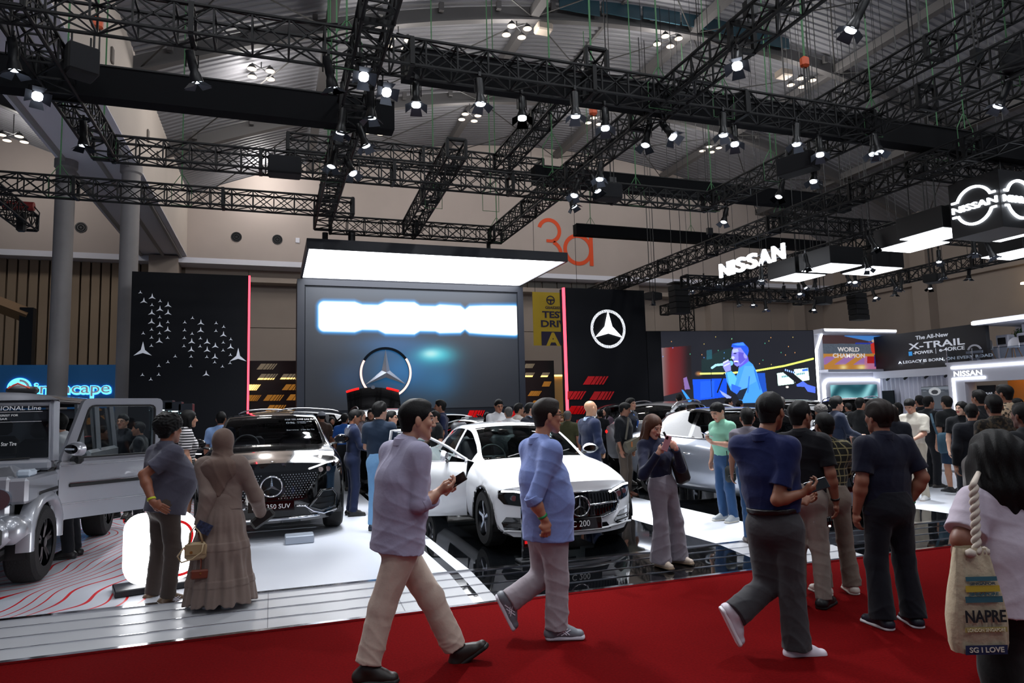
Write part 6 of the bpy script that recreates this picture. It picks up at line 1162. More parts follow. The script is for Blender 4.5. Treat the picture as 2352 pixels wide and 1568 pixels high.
# ================================================================== people (signed-distance bodies, meshed once each)
class Sdf:
    def __init__(s, h): s.h = h; s.p = []
    def cone(s, a, b, ra, rb, k=.02, side=None, f=1.0, fa=False, fb=False, sub=False): s.p.append(('c', np.asarray(a, float), np.asarray(b, float), ra, rb, k, None if side is None else nrm(side), f, fa, fb, sub)); return s
    def ell(s, c, ax, r, k=.02, sub=False): s.p.append(('e', np.asarray(c, float), np.asarray(ax, float), np.asarray(r, float), k, sub)); return s
    def cut(s, c, n): s.p.append(('k', np.asarray(c, float), nrm(n))); return s
    def build(s, fold=0, seed=0.0, fz=None, noise=None):
        h = s.h; lo = np.full(3, 1e9); hi = -lo
        for q in s.p:
            if q[0] == 'c' and not q[10]: m = max(q[3], q[4]); lo = np.minimum(lo, np.minimum(q[1], q[2])-m); hi = np.maximum(hi, np.maximum(q[1], q[2])+m)
            elif q[0] == 'e' and not q[5]: m = q[3].max(); lo = np.minimum(lo, q[1]-m); hi = np.maximum(hi, q[1]+m)
        lo -= 3*h+.012; hi += 3*h+.012; n = np.ceil((hi-lo)/h).astype(int)+1; D = np.full(n, 1.0, 'f4')
        ax = [(lo[i]+h*np.arange(n[i])).astype('f4') for i in range(3)]
        for q in s.p:
            if q[0] == 'k':
                d = (ax[0]-q[1][0])[:, None, None]*q[2][0]+(ax[1]-q[1][1])[None, :, None]*q[2][1]+(ax[2]-q[1][2])[None, None, :]*q[2][2]; D = np.maximum(D, d.astype('f4')); continue
            if q[0] == 'c': m = max(q[3], q[4]); k = q[5]; a_, b_ = np.minimum(q[1], q[2])-m, np.maximum(q[1], q[2])+m; sub = q[10]
            else: m = q[3].max(); k = q[4]; a_, b_ = q[1]-m, q[1]+m; sub = q[5]
            pad = k+3*h+.02; i0 = np.clip(np.floor((a_-pad-lo)/h).astype(int), 0, n-1); i1 = np.clip(np.ceil((b_+pad-lo)/h).astype(int)+1, 1, n)
            if np.any(i1 <= i0): continue
            sl = tuple(slice(i0[i], i1[i]) for i in range(3)); X = ax[0][sl[0]][:, None, None]; Y = ax[1][sl[1]][None, :, None]; Z = ax[2][sl[2]][None, None, :]
            if q[0] == 'c':
                _, a, b, ra, rb, k, sd, f, fa, fb, sub = q; v = (b-a).astype('f4'); bb = float(v@v)+1e-9; px, py, pz_ = X-a[0], Y-a[1], Z-a[2]
                tr = (px*v[0]+py*v[1]+pz_*v[2])/bb; t = np.clip(tr, 0, 1); L = math.sqrt(bb)
                if fa: t = np.where(tr < 0, tr, t)
                if fb: t = np.where(tr > 1, tr, t)
                qx, qy, qz = px-t*v[0], py-t*v[1], pz_-t*v[2]; r = ra+(rb-ra)*np.clip(t, 0, 1)
                if sd is not None and f != 1:
                    qs = qx*sd[0]+qy*sd[1]+qz*sd[2]; q2 = qx*qx+qy*qy+qz*qz-qs*qs; d = (np.sqrt(np.maximum(qs*qs+np.maximum(q2, 0)/(f*f), 1e-12))-r)*math.sqrt(f)
                else: d = np.sqrt(np.maximum(qx*qx+qy*qy+qz*qz, 1e-12))-r
                if fa: d = np.maximum(d, -tr*L)
                if fb: d = np.maximum(d, (tr-1)*L)
            else:
                _, c, A, r, k, sub = q; px, py, pz_ = X-c[0], Y-c[1], Z-c[2]; u = [(px*A[i][0]+py*A[i][1]+pz_*A[i][2])/r[i] for i in range(3)]
                k0 = np.sqrt(u[0]**2+u[1]**2+u[2]**2)+1e-6; k1 = np.sqrt((u[0]/r[0])**2+(u[1]/r[1])**2+(u[2]/r[2])**2)+1e-6; d = k0*(k0-1)/k1
            cu = D[sl]
            if sub: g = np.clip(.5-.5*(cu+d)/k, 0, 1); D[sl] = cu*(1-g)-d*g+k*g*(1-g)
            else: g = np.clip(.5+.5*(d-cu)/k, 0, 1); D[sl] = d*(1-g)+cu*g-k*g*(1-g)
        if fold or noise:
            m = np.abs(D) < .05; I = np.argwhere(m); P = lo+I*h; x, y, z = P.T
            if fold:
                a = np.sin(9*z+13*(x+y)+3*np.sin(7*x+seed)+3*np.sin(6*z+2*seed)); b = np.sin(14*(x-y)+12*z+4*np.sin(5*y+6*z+seed)); c = np.sin(11*y-19*z+5*np.sin(6*x-5*z+1.7*seed)); e = np.sin(23*x-21*z+4*np.sin(9*y+seed))
                w_ = fold if fz is None else fold*fz(P); D[m] -= (w_*((1-np.abs(a))**2+.9*(1-np.abs(b))**2+.8*(1-np.abs(c))**2*(.5+.5*e)-.55)).astype('f4')
            if noise: D[m] += noise(P).astype('f4')
        g = vdb.FloatGrid(1.0); g.copyFromArray(D); v, f = g.convertToQuads(isovalue=0.0)[:2]
        v = lo+np.asarray(v, float)*h; f = np.asarray(f)
        e1, e2 = v[f[:, 1]]-v[f[:, 0]], v[f[:, 2]]-v[f[:, 0]]
        if (np.cross(e1, e2)*v[f[:, 0]]).sum() < 0: f = f[:, ::-1]
        return v, f
def qmesh(name, v, f, m):
    me = bpy.data.meshes.new(name); n = len(f); me.vertices.add(len(v)); me.vertices.foreach_set('co', v.astype('f4').ravel()); me.loops.add(4*n); me.loops.foreach_set('vertex_index', f.astype('i4').ravel()); me.polygons.add(n); me.polygons.foreach_set('loop_start', np.arange(n, dtype='i4')*4)
    me.polygons.foreach_set('use_smooth', np.ones(n, bool)); me.update(calc_edges=True); me.validate()
    if m is not None: me.materials.append(m)
    return me
def skin_mat():
    m = mat('skin', '#c09078', .5); nt = m.node_tree; b = nt.nodes['Principled BSDF']; a = nt.nodes.new('ShaderNodeVertexColor'); a.layer_name = 'Col'; nt.links.new(a.outputs[0], b.inputs['Base Color']); b.inputs['Subsurface Weight'].default_value = .08; b.inputs['Subsurface Radius'].default_value = (.02, .008, .005); return m
M_skin = skin_mat(); M_eye = mat('eye_white', '#d8d4cf', .2); M_iris = mat('eye_dark', '#120b08', .1)
HAIRM = {'k': mat('hair_black', '#0b0a0a', .62, spec=.22, bump=.25, bscale=90, stretch=(3, 3, .6)), 'b': mat('hair_brown', '#4a2a18', .55, spec=.3, bump=.25, bscale=80, stretch=(4, 4, .5)), 'g': mat('hair_grey', '#5a5654', .65, spec=.2, bump=.25, bscale=90, stretch=(3, 3, .6)), 'd': mat('hair_dark_brown', '#1d1410', .62, spec=.22, bump=.25, bscale=90, stretch=(3, 3, .6))}
def cloth(name, col, rough=.85, pat=None, c2=None, sc=60):
    if name in MATS: return MATS[name]
    m = mat(name, col, rough, bump=.25, bscale=14, spec=.25, sheen=.1)
    if pat:
        nt = m.node_tree; b = nt.nodes['Principled BSDF']; tc = nt.nodes.new('ShaderNodeTexCoord'); sp_ = nt.nodes.new('ShaderNodeSeparateXYZ'); nt.links.new(tc.outputs['Object'], sp_.inputs[0])
        def stripe(out, fr, th):
            k = nt.nodes.new('ShaderNodeMath'); k.operation = 'MULTIPLY'; nt.links.new(out, k.inputs[0]); k.inputs[1].default_value = fr; q = nt.nodes.new('ShaderNodeMath'); q.operation = 'FRACT'; nt.links.new(k.outputs[0], q.inputs[0]); l = nt.nodes.new('ShaderNodeMath'); l.operation = 'LESS_THAN'; nt.links.new(q.outputs[0], l.inputs[0]); l.inputs[1].default_value = th; return l.outputs[0]
        mx = nt.nodes.new('ShaderNodeMix'); mx.data_type = 'RGBA'; mx.inputs[6].default_value = srgb(col); mx.inputs[7].default_value = srgb(c2)
        if pat == 'h': fac = stripe(sp_.outputs[2], sc, .5)
        elif pat == 'v':
            ad = nt.nodes.new('ShaderNodeMath'); nt.links.new(sp_.outputs[0], ad.inputs[0]); nt.links.new(sp_.outputs[1], ad.inputs[1]); fac = stripe(ad.outputs[0], sc, .4)
        elif pat == 'x':
            ad = nt.nodes.new('ShaderNodeMath'); nt.links.new(sp_.outputs[0], ad.inputs[0]); nt.links.new(sp_.outputs[1], ad.inputs[1]); a1 = stripe(ad.outputs[0], sc, .16); a2 = stripe(sp_.outputs[2], sc, .16); mm = nt.nodes.new('ShaderNodeMath'); mm.operation = 'MAXIMUM'; nt.links.new(a1, mm.inputs[0]); nt.links.new(a2, mm.inputs[1]); fac = mm.outputs[0]
        else:
            n = nt.nodes.new('ShaderNodeTexVoronoi' if pat == 'f' else 'ShaderNodeTexNoise'); n.inputs['Scale'].default_value = sc; nt.links.new(tc.outputs['Object'], n.inputs['Vector']); l = nt.nodes.new('ShaderNodeMath'); l.operation = 'LESS_THAN'; nt.links.new(n.outputs[0], l.inputs[0]); l.inputs[1].default_value = .42 if pat == 'f' else .47; fac = l.outputs[0]
        nt.links.new(fac, mx.inputs[0]); nt.links.new(mx.outputs[2], b.inputs['Base Color'])
    return m
def head_prims(S, c, f, u, r, s, jaw=1.0):
    A = np.array([r, f, u]); L = lambda x, y, z: c+(r*x+f*y+u*z)*s
    S.ell(L(0, -.012, .032), A, np.array((.076, .096, .084))*s, .01)
    S.ell(L(0, .034, -.018), A, np.array((.060*jaw, .058, .080))*s, .03*s)
    for q in (-1, 1):
        S.cone(L(q*.05*jaw, -.006, -.042), L(q*.02, .062, -.092), .024*s, .018*s, .025*s); S.ell(L(q*.042, .064, -.02), A, np.array((.022, .018, .02))*s, .02*s)
        S.ell(L(q*.079, -.012, -.008), np.array([nrm(r+f*.35*q), nrm(f-r*.35*q), u]), np.array((.011, .021, .033))*s, .008*s)
        S.ell(L(q*.032, .104, .004), A, np.array((.017, .014, .011))*s, .012*s, sub=True)
    S.cone(L(0, .04, -.06), L(0, .070, -.1), .04*s, .021*s, .03*s); S.cone(L(-.034, .080, .024), L(.034, .080, .024), .013*s, .013*s, .018*s)
    S.cone(L(0, .090, .014), L(0, .113, -.028), .008*s, .0125*s, .012*s)
    for q in (-1, 1): S.ell(L(q*.0125, .102, -.033), A, np.array((.009, .011, .008))*s, .008*s)
    S.cone(L(-.021, .088, -.054), L(.021, .088, -.054), .0075*s, .0075*s, .006*s); S.cone(L(-.018, .088, -.064), L(.018, .088, -.064), .008*s, .008*s, .006*s); S.cone(L(-.02, .100, -.059), L(.02, .100, -.059), .002*s, .002*s, .004*s, sub=True)
def hand_prims(S, wr, d, pn, th, curl, s=1.0, spread=.0):
    """wr wrist, d direction of the hand, pn palm normal (fingers curl toward it), th thumb side (unit)"""
    d, pn = nrm(d), np.asarray(pn, float); pn = nrm(pn-d*(pn@d)); t = nrm(np.cross(d, pn)); t = t if t@np.asarray(th) > 0 else -t
    S.cone(wr, wr+d*.055*s, .026*s, .036*s, .012, side=t, f=.55); S.cone(wr+d*.045*s-t*.026*s, wr+d*.085*s+t*.0*s, .024*s, .026*s, .012, side=t, f=.6); S.cone(wr+d*.05*s+t*.012*s, wr+d*.082*s+t*.014*s, .026*s, .024*s, .012, side=t, f=.6)
    for i, (o, ln) in enumerate(((.029, .95), (.0105, 1.05), (-.009, .98), (-.028, .78))):
        p = wr+(d*.088+t*o)*s; a = 0; cc = curl[i] if hasattr(curl, '__len__') else curl
        for j, (l, r0, r1) in enumerate(((.042, .0095, .009), (.027, .009, .0082), (.02, .0082, .007))):
            a += cc*(1.15 if j == 0 else 1.3); q = p+(d*math.cos(a)+pn*math.sin(a)+t*spread*(o/.03)*(1 if j == 0 else 0))*l*ln*s; S.cone(p, q, r0*s, r1*s, .004); p = q
    ct = curl[4] if hasattr(curl, '__len__') and len(curl) > 4 else .5
    b = wr+(d*.02+t*.024+pn*.008)*s; k1 = b+nrm(d*.75+t*(.7-.5*ct)+pn*.35*ct)*.042*s; k2 = k1+nrm(d*.9+t*(.35-.7*ct)+pn*.5*ct)*.032*s; S.cone(wr+d*.012*s+t*.012*s, k1, .017*s, .0115*s, .012); S.cone(k1, k2, .0112*s, .0085*s, .005)
HW = {}
def person(name, label, J, sp, group=None):
    """J: world joints; sp: look"""
    H_ = sp.get('H', 1.72); s = H_/1.72; h = sp.get('h', .011); g = sp.get('g', 1.0); loc = np.array(((J['anl'][0]+J['anr'][0])/2, (J['anl'][1]+J['anr'][1])/2, min(J['anl'][2], J['anr'][2])-.085*s)); loc = sp.get('base', loc)
    right = nrm(J['shr']-J['shl']); up_ = nrm(J['neck']-J['pel']); fwd = nrm(np.cross(up_, right)); sex = sp.get('sex', 'm'); seed = float(abs(hash(name+label)) % 1) if False else (loc[0]*3.1+loc[1]*1.7)
    hf = nrm(J['hf']); hu = nrm(J.get('hu', UZ)-hf*(np.asarray(J.get('hu', UZ))@hf)); hr = np.cross(hf, hu); hc = J['head']; hs = s*sp.get('hs', 1.0)*(.97 if sex == 'f' else 1.0)
    skin = hexc(sp.get('skin', '#b98568'))
    # ---- body
    B = Sdf(h); head_prims(B, hc, hf, hu, hr, hs, sp.get('jaw', 1.0)); nb = J['neck']; B.cone(nb-up_*.03, hc-hf*.022*hs-hu*.055*hs, .058*s*(.86 if sex == 'f' else 1)*(1+.3*(g-1)), .052*s*(.88 if sex == 'f' else 1), .025)
    B.cone(J['pel'], J['chest'], .10*s*g, .115*s*g, .03, side=right, f=.6); B.cone(J['shl'], J['shr'], .045*s, .045*s, .03); B.cone(J['chest'], nb, .09*s, .05*s, .03, side=right, f=.7)
    ar = sp.get('arm', 1.0)
    for q in 'lr':
        B.cone(J['sh'+q], J['el'+q], .047*s*ar, .039*s*ar, .02); m = J['el'+q]*.7+J['wr'+q]*.3; B.cone(J['el'+q], m, .038*s*ar, .041*s*ar, .02); B.cone(m, J['wr'+q], .041*s*ar, .026*s*ar, .02)
        B.cone(J['hi'+q], J['kn'+q], .075*s, .052*s, .03); m = J['kn'+q]*.65+J['an'+q]*.35; B.cone(J['kn'+q], m, .05*s, .054*s, .02); B.cone(m, J['an'+q], .054*s, .035*s, .02); B.cone(J['an'+q], J['an'+q]*.4+J['to'+q]*.6, .034*s, .026*s, .02)
        hd = J.get('hd'+q, nrm(J['wr'+q]-J['el'+q])); pn = J.get('pn'+q, (right if q == 'l' else -right)); th = J.get('th'+q, fwd); hand_prims(B, J['wr'+q], hd, pn, th, J.get('cu'+q, .35), s*(.92 if sex == 'f' else 1.0))
    v, f = B.build(); me = qmesh('person', v-loc, f, M_skin)
    q = (v-hc)/hs; x, y, z = q@hr, q@hf, q@hu; col = np.tile(skin, (len(v), 1))
    col += (np.sin(v[:, [0]]*70)*np.sin(v[:, [2]]*60+v[:, [1]]*50))*.012
    nearh = (np.abs(x) < .1) & (np.abs(z) < .13) & (y > 0)
    lip = nearh & (np.abs(x) < .026-.2*np.abs(z+.059)) & (np.abs(z+.059) < .0125) & (y > .08); col[lip] = skin*np.array((.86, .62, .60)) if not sp.get('lips') else hexc(sp['lips'])
    brow = nearh & (np.abs(z-.026-.12*(.03-np.abs(np.abs(x)-.03))) < .0052) & (np.abs(np.abs(x)-.032) < .020) & (y > .05); col[brow] = skin*(.5 if sex == 'f' else .26)
    lash = nearh & (np.abs(z-.0105) < .0032) & (np.abs(np.abs(x)-.032) < .0165) & (y > .06); col[lash] = skin*.2
    chk = nearh & (np.hypot(np.abs(x)-.042, z+.022) < .02); col[chk] = col[chk]*np.array((1.04, .95, .94))
    if sp.get('stubble'): m = nearh & (z < -.03) & (z > -.11); col[m] = col[m]*.82; m2 = nearh & (np.abs(z+.045) < .006) & (np.abs(x) < .03); col[m2] = skin*.45
    ca = me.color_attributes.new('Col', 'FLOAT_COLOR', 'POINT'); col = np.clip(col, 0, 1); ln = np.where(col <= .04045, col/12.92, ((col+.055)/1.055)**2.4); ca.data.foreach_set('color', np.c_[ln, np.ones(len(ln))].astype('f4').ravel())
    R = obj('person', me, None, loc, label=label, cat='person', group=group)
    rel = lambda P: np.asarray(P)-loc
    if sp.get('eyes', h < .0085):
        for sg in (-1, 1):
            c = hc+(hr*sg*.032+hf*.0785+hu*.003)*hs; mb = MB(); mb.lathe([(.0005, -.0125*hs), (.008*hs, -.0096*hs), (.0118*hs, -.004*hs), (.0125*hs, 0), (.0118*hs, .004*hs), (.008*hs, .0096*hs), (.0005, .0125*hs)], n=14); V = mb.arr(); V = V[:, [0]]*hr+V[:, [1]]*hu+V[:, [2]]*hf
            e = obj('eye', mesh('eye', V+rel(c), mb.f, M_eye, True), R); i = MB(); cc = rel(c)+hf*.0112*hs; i.add([cc+(hr*math.cos(t)+hu*math.sin(t))*.0058*hs for t in np.linspace(0, 6.283, 13)[:-1]]+[cc+hf*.0022*hs], [(k, (k+1) % 12, 12) for k in range(12)]); obj('iris', mesh('iris', i.arr(), i.f, M_iris, True), e)
    # ---- hair
    hk = sp.get('hair', 'short'); L = lambda a, b, c_: hc+(hr*a+hf*b+hu*c_)*hs; A = np.array([hr, hf, hu]); hh = min(h, .008)
    hmat = HAIRM[sp.get('hcol', 'k')]
    if hk in ('short', 'fade', 'curly', 'spiky', 'thin', 'bob', 'long', 'wavy', 'bun'):
        S_ = Sdf(hh); tk = {'short': .009, 'fade': .007, 'curly': .03, 'spiky': .02, 'thin': .006, 'bob': .018, 'long': .016, 'wavy': .03, 'bun': .012}[hk]
        S_.ell(L(0, -.014, .034), A, (np.array((.076, .096, .084))+tk)*hs, .01)
        if hk in ('fade', 'spiky', 'short'): S_.ell(L(0, .01, .085+tk*.6), A, np.array((.058, .078, .036+tk*.7))*hs, .02)
        if hk == 'curly': S_.ell(L(0, -.02, .05), A, np.array((.105, .118, .10))*hs, .02)
        sl = {'fade': .62, 'short': .74, 'spiky': .74, 'curly': .72, 'thin': .9, 'bun': .62}.get(hk, .78); off = {'thin': .018, 'curly': -.01}.get(hk, 0)
        if hk not in ('bob', 'long', 'wavy'): S_.cut(L(0, .088, .058+off), -(hu-hf*sl))
        else: S_.ell(L(0, .105, -.035), A, np.array((.062, .075, .105))*hs, .012, sub=True)
        if hk == 'bob':
            for sg in (-1, 1): S_.cone(L(sg*.07, -.01, .0), L(sg*.075, .0, -.10), .034*hs, .03*hs, .03)
            S_.cone(L(0, -.06, 0), L(0, -.055, -.11), .07*hs, .055*hs, .03, side=hr, f=.6)
        if hk == 'long':
            for sg in (-1, 1): S_.cone(L(sg*.072, .0, .02), L(sg*.088, .02, -.14), .034*hs, .034*hs, .03); S_.cone(L(sg*.088, .02, -.14), L(sg*.095, .05, -.33), .034*hs, .022*hs, .03)
            S_.cone(L(0, -.07, 0), L(0, -.07, -.28), .08*hs, .07*hs, .03, side=hr, f=.55)
        if hk == 'wavy':
            S_.cone(L(0, -.04, .02), L(0, -.05, -.12), .115*hs, .125*hs, .03, side=hr, f=.75); S_.cone(L(0, -.05, -.12), L(0, -.045, -.21), .12*hs, .095*hs, .03, side=hr, f=.7)
            for sg in (-1, 1): S_.cone(L(sg*.08, .0, -.02), L(sg*.10, .01, -.17), .045*hs, .035*hs, .03)
        if hk == 'bun': S_.ell(L(0, -.10, .06), A, np.array((.04, .04, .04))*hs, .01)
        na = {'curly': .009, 'spiky': .006, 'wavy': .008, 'fade': .002, 'short': .0035}.get(hk, .003)
        nf = (lambda P: na*np.sin(95*P[:, 0]+3*np.sin(60*P[:, 2]))*np.sin(90*P[:, 1]+2*np.sin(70*P[:, 0]))*np.sin(85*P[:, 2]+1)) if hk in ('curly',) else (lambda P: na*np.sin(120*((P-hc)@hr)+14*((P-hc)@hu)+2*np.sin(30*((P-hc)@hf)))*(.6+.4*np.sin(40*P[:, 2])))
        if hk in ('short', 'fade', 'spiky', 'curly', 'thin'):
            lay = Sdf(hh); tk2 = .014 if hk == 'curly' else .0045; lay.ell(L(0, -.013, .03), A, (np.array((.076, .096, .084))+tk2)*hs, .01); lay.cone(L(0, -.055, -.02), L(0, -.05, -.07), .058*hs, .05*hs, .02, side=hr, f=.8); lay.cut(L(0, .06, .026), -(hu-hf*.95)); lay.cut(L(0, .058, 0), hf); lay.cut(L(0, 0, -.075), -hu); v, f = lay.build(); obj('side_hair', qmesh('side_hair', v-loc, f, hmat), R)
        v, f = S_.build(noise=nf); obj('hair', qmesh('hair', v-loc, f, hmat), R)
    if hk == 'cap' or sp.get('cap'):
        S_ = Sdf(hh); S_.ell(L(0, -.012, .04), A, np.array((.092, .112, .092))*hs, .01).cut(L(0, .0, .035), -hu); S_.cone(L(0, .07, .042), L(0, .165, .03), .07*hs, .05*hs, .01, side=hr, f=.14); v, f = S_.build(); obj('cap', qmesh('cap', v-loc, f, cloth(*sp['cap'])), R)
        S_ = Sdf(hh); S_.ell(L(0, -.014, .02), A, np.array((.084, .104, .08))*hs, .01).cut(L(0, .06, .0), -(hu-hf*.4)); S_.cut(L(0, 0, .04), hu); v, f = S_.build(); obj('hair', qmesh('hair', v-loc, f, hmat), R)
    if hk == 'hijab':
        S_ = Sdf(hh); S_.ell(L(0, -.014, .03), A, np.array((.09, .112, .10))*hs, .02).cone(L(0, -.02, -.02), nb+up_*.0, .085*hs, .095*s, .04, side=hr, f=.95).cone(nb+up_*.01, nb-up_*.08-fwd*.03, .11*s, .19*s, .05, side=right, f=.6).cone(nb-up_*.04-fwd*.075, nb-up_*.29-fwd*.10, .165*s, .035*s, .05, side=right, f=.42)
        S_.ell(L(0, .11, -.02), A, np.array((.058, .07, .085))*hs, .01, sub=True); v, f = S_.build(fold=.006, seed=seed, fz=lambda P: np.clip((hc[2]-P[:, 2])/.1, .1, 1)); obj('hijab', qmesh('hijab', v-loc, f, cloth(*sp['hijab'])), R)
    if sp.get('glasses'):
        mb = MB(); 
        for sg in (-1, 1): mb.path([rel(L(sg*.034+.021*math.cos(t), .1, .003+.015*math.sin(t))) for t in np.linspace(0, 6.283, 13)[:-1]], .0022*hs, 5, closed=True); mb.path([rel(L(sg*.055, .1, .006)), rel(L(sg*.078, .04, .008)), rel(L(sg*.084, -.01, .004))], .003*hs, 5)
        mb.path([rel(L(-.013, .1, .006)), rel(L(.013, .1, .006))], .002*hs, 5); part('glasses', mb, mat('glasses_black', '#0a0a0b', .3), R)
    # ---- top
    tp = sp.get('top', ('shirt', 'c_grey', '#777777')); kind = tp[0]; cm = cloth(*tp[1:]); T = Sdf(h); hem = sp.get('hem', -.06); wH, wW, wC = sp.get('tw', (.172, .166, .186)); wH, wW, wC = wH*s*g, wW*s*g, wC*s*(.5+.5*g); fl = sp.get('flat', .66); be = sp.get('belly', 0)
    h0 = J['pel']+up_*hem*s; wa = J['pel']*.45+J['chest']*.55+fwd*(.01+be*.05); ch = J['chest']+fwd*.01
    if sex == 'f': wH, wW, wC = wH*.98, wW*.86, wC*.88
    T.cone(h0, wa, wH, wW, .05, side=right, f=fl+be*.25, fa=True); T.cone(wa, ch, wW, wC, .05, side=right, f=fl+be*.15); T.cone(ch, nb-up_*.015, wC*.92, .075*s, .05, side=right, f=.72)
    T.cone(J['shl']*.93+J['shr']*.07, J['shr']*.93+J['shl']*.07, .056*s*(.9 if sex == 'f' else 1), .056*s*(.9 if sex == 'f' else 1), .05); T.cone(J['shl'], nb+up_*.005, .05*s, .062*s, .05); T.cone(J['shr'], nb+up_*.005, .05*s, .062*s, .05)
    T.cone(J['shl']*.84+J['shr']*.16-up_*.065*s, J['shr']*.84+J['shl']*.16-up_*.065*s, .088*s*(.85 if sex == 'f' else 1), .088*s*(.85 if sex == 'f' else 1), .06)
    if be: T.ell(wa+fwd*.05*be-up_*.02, np.array([right, fwd, up_]), np.array((.15, .13, .17))*s*g*(1+.1*be), .06)
    if sex == 'f' and kind != 'jacket': 
        for sg in (-1, 1): T.ell(ch+fwd*.065*s+right*sg*.07*s-up_*.05*s, np.array([right, fwd, up_]), np.array((.07, .06, .07))*s, .05)
    sr = sp.get('sr', 1.0); ends = {}
    for q in 'lr':
        a, e, w_ = J['sh'+q], J['el'+q], J['wr'+q]
        if kind in ('shirt', 'tee', 'polo'): p = a+(e-a)*sp.get('sl', .78); T.cone(a, a+(p-a)*.45, .062*s*sr, .064*s*sr, .055); T.cone(a+(p-a)*.25, p, .062*s*sr, .069*s*sr, .014, fb=True); ends[q] = (p, nrm(e-a), .07*s*sr)
        elif kind == 'rolled': p = e+(w_-e)*sp.get('sl', .42); T.cone(a, a*.7+e*.3, .064*s*sr, .062*s*sr, .055); T.cone(a*.8+e*.2, e, .063*s*sr, .058*s*sr, .014); T.cone(e, p, .058*s*sr, .055*s*sr, .014, fb=True); ends[q] = (p, nrm(w_-e), .055*s*sr)
        elif kind == 'sleeveless': pass
        else: p = e+(w_-e)*.96; T.cone(a, a*.7+e*.3, .062*s*sr, .06*s*sr, .055); T.cone(a*.8+e*.2, e, .061*s*sr, .055*s*sr, .014); T.cone(e, p, .058*s*sr, .043*s*sr, .03, fb=True); ends[q] = (p, nrm(w_-e), .043*s*sr)
    v, f = T.build(fold=sp.get('fold', .0032), seed=seed); topo = obj({'jacket': 'jacket', 'sweater': 'sweater', 'dress': 'blouse'}.get(kind, 'shirt'), qmesh('shirt', v-loc, f, cm), R)
    if kind in ('rolled',):
        for q in ends: p, d, r_ = ends[q]; S_ = Sdf(h); S_.cone(p-d*.055*s, p+d*.004, r_+.006, r_+.010, .005, fa=True, fb=True); v, f = S_.build(fold=.002, seed=seed+2); obj('cuff', qmesh('cuff', v-loc, f, cm), topo)
    if sp.get('collar', kind in ('shirt', 'polo', 'rolled', 'jacket')):
        S_ = Sdf(min(h, .008)); cmx = cloth(*sp['collar']) if isinstance(sp.get('collar'), tuple) else cm
        S_.cone(nb+up_*.004*s, nb+up_*.055*s-fwd*.008, .092*s, .073*s, .01, side=right, f=.95, fa=True, fb=True); S_.cone(nb+up_*.02, nb+up_*.1, .058*s, .062*s, .004, sub=True); S_.cone(nb+fwd*.06*s+up_*.05*s, nb+fwd*.085*s-up_*.05*s, .03*s, .006*s, .01, sub=True); v, f = S_.build(); obj('collar', qmesh('collar', v-loc, f, cmx), topo)
    if kind == 'jacket':
        mb = MB(); b0 = ch+fwd*(wC*.70); mb.add([rel(nb+fwd*.075*s+right*.025-up_*.02), rel(nb+fwd*.075*s-right*.025-up_*.02), rel(wa+fwd*(wW*fl+.022)-right*.006), rel(wa+fwd*(wW*fl+.022)+right*.006)], [(0, 1, 2, 3)]); part('shirt_front', mb, cloth('shirt_paleblue', '#b7cbe6'), topo)
        mb = MB(); mb.add([rel(nb+fwd*.082*s+right*.018-up_*.02), rel(nb+fwd*.082*s-right*.018-up_*.02), rel(ch+fwd*(wC*.74+.02)-right*.03-up_*.02), rel(wa+fwd*(wW*fl+.03)), rel(ch+fwd*(wC*.74+.02)+right*.03-up_*.02)], [(0, 1, 2, 3, 4)]); part('tie', mb, cloth('tie_blue', '#2f5fb0', .5), topo)
    # ---- trousers / skirt
    bt = sp.get('bottom', ('trousers', 'c_khaki', '#8a7a66')); bm_ = cloth(*bt[1:]); Bk = bt[0]; S_ = Sdf(h); tk = sp.get('leg', 1.0)
    wp = .155*s*(.6+.4*g)*(1.02 if sex == 'f' else 1)
    if Bk == 'dress':
        zz = sp.get('dress_z', .06); fl0 = np.array((J['pel'][0], J['pel'][1], loc[2]+zz)); m1 = J['pel']*.55+fl0*.45; S_.cone(J['pel']+up_*.10*s, J['pel']-up_*.12, wp*.95, wp*1.22, .04, side=right, f=.78); S_.cone(J['pel']-up_*.1, m1, wp*1.22, wp*1.5, .05, side=right, f=.85); S_.cone(m1, fl0, wp*1.5, wp*1.95, .05, side=right, f=.85, fb=True)
        v, f = S_.build(fold=.0, noise=lambda P: (.012*np.sin(np.arctan2((P-fl0)@right, (P-fl0)@fwd)*11+2.5*np.sin(4*P[:, 2]+1))+.006*np.sin(np.arctan2((P-fl0)@right, (P-fl0)@fwd)*23+3*P[:, 2]))*np.clip((J['pel'][2]+.05-P[:, 2])/.6, 0, 1)+.012*((np.abs(P[:, 2]-loc[2]-.62*s) < .03)+(np.abs(P[:, 2]-loc[2]-.28*s) < .03))*-.4)
        obj('skirt', qmesh('skirt', v-loc, f, bm_), R)
    else:
        S_.cone(J['pel']+up_*.085*s, J['pel']-up_*.06*s, wp, wp*1.06, .04, side=right, f=.74, fa=True); S_.ell(J['pel']-fwd*.045*s-up_*.05*s, np.array([right, fwd, up_]), np.array((.15, .09, .11))*s*(.7+.3*g), .05)
        for q in 'lr':
            a, k_, an = J['hi'+q], J['kn'+q], J['an'+q]
            if Bk == 'shorts': p = a+(k_-a)*.92; S_.cone(a, p, .098*s*tk, .095*s*tk, .05, fb=True)
            else:
                lw = sp.get('hemr', .066)*s*tk; p = k_+(an-k_)*sp.get('ll', 1.04); S_.cone(a, k_, .096*s*tk, .073*s*tk, .05); S_.cone(k_, p, .073*s*tk, lw, .03, fb=True)
        kz = lambda P: .55+.75*np.exp(-((P[:, 2]-loc[2]-.12)/.12)**2)+.4*np.exp(-((P[:, 2]-loc[2]-.5*s)/.12)**2)
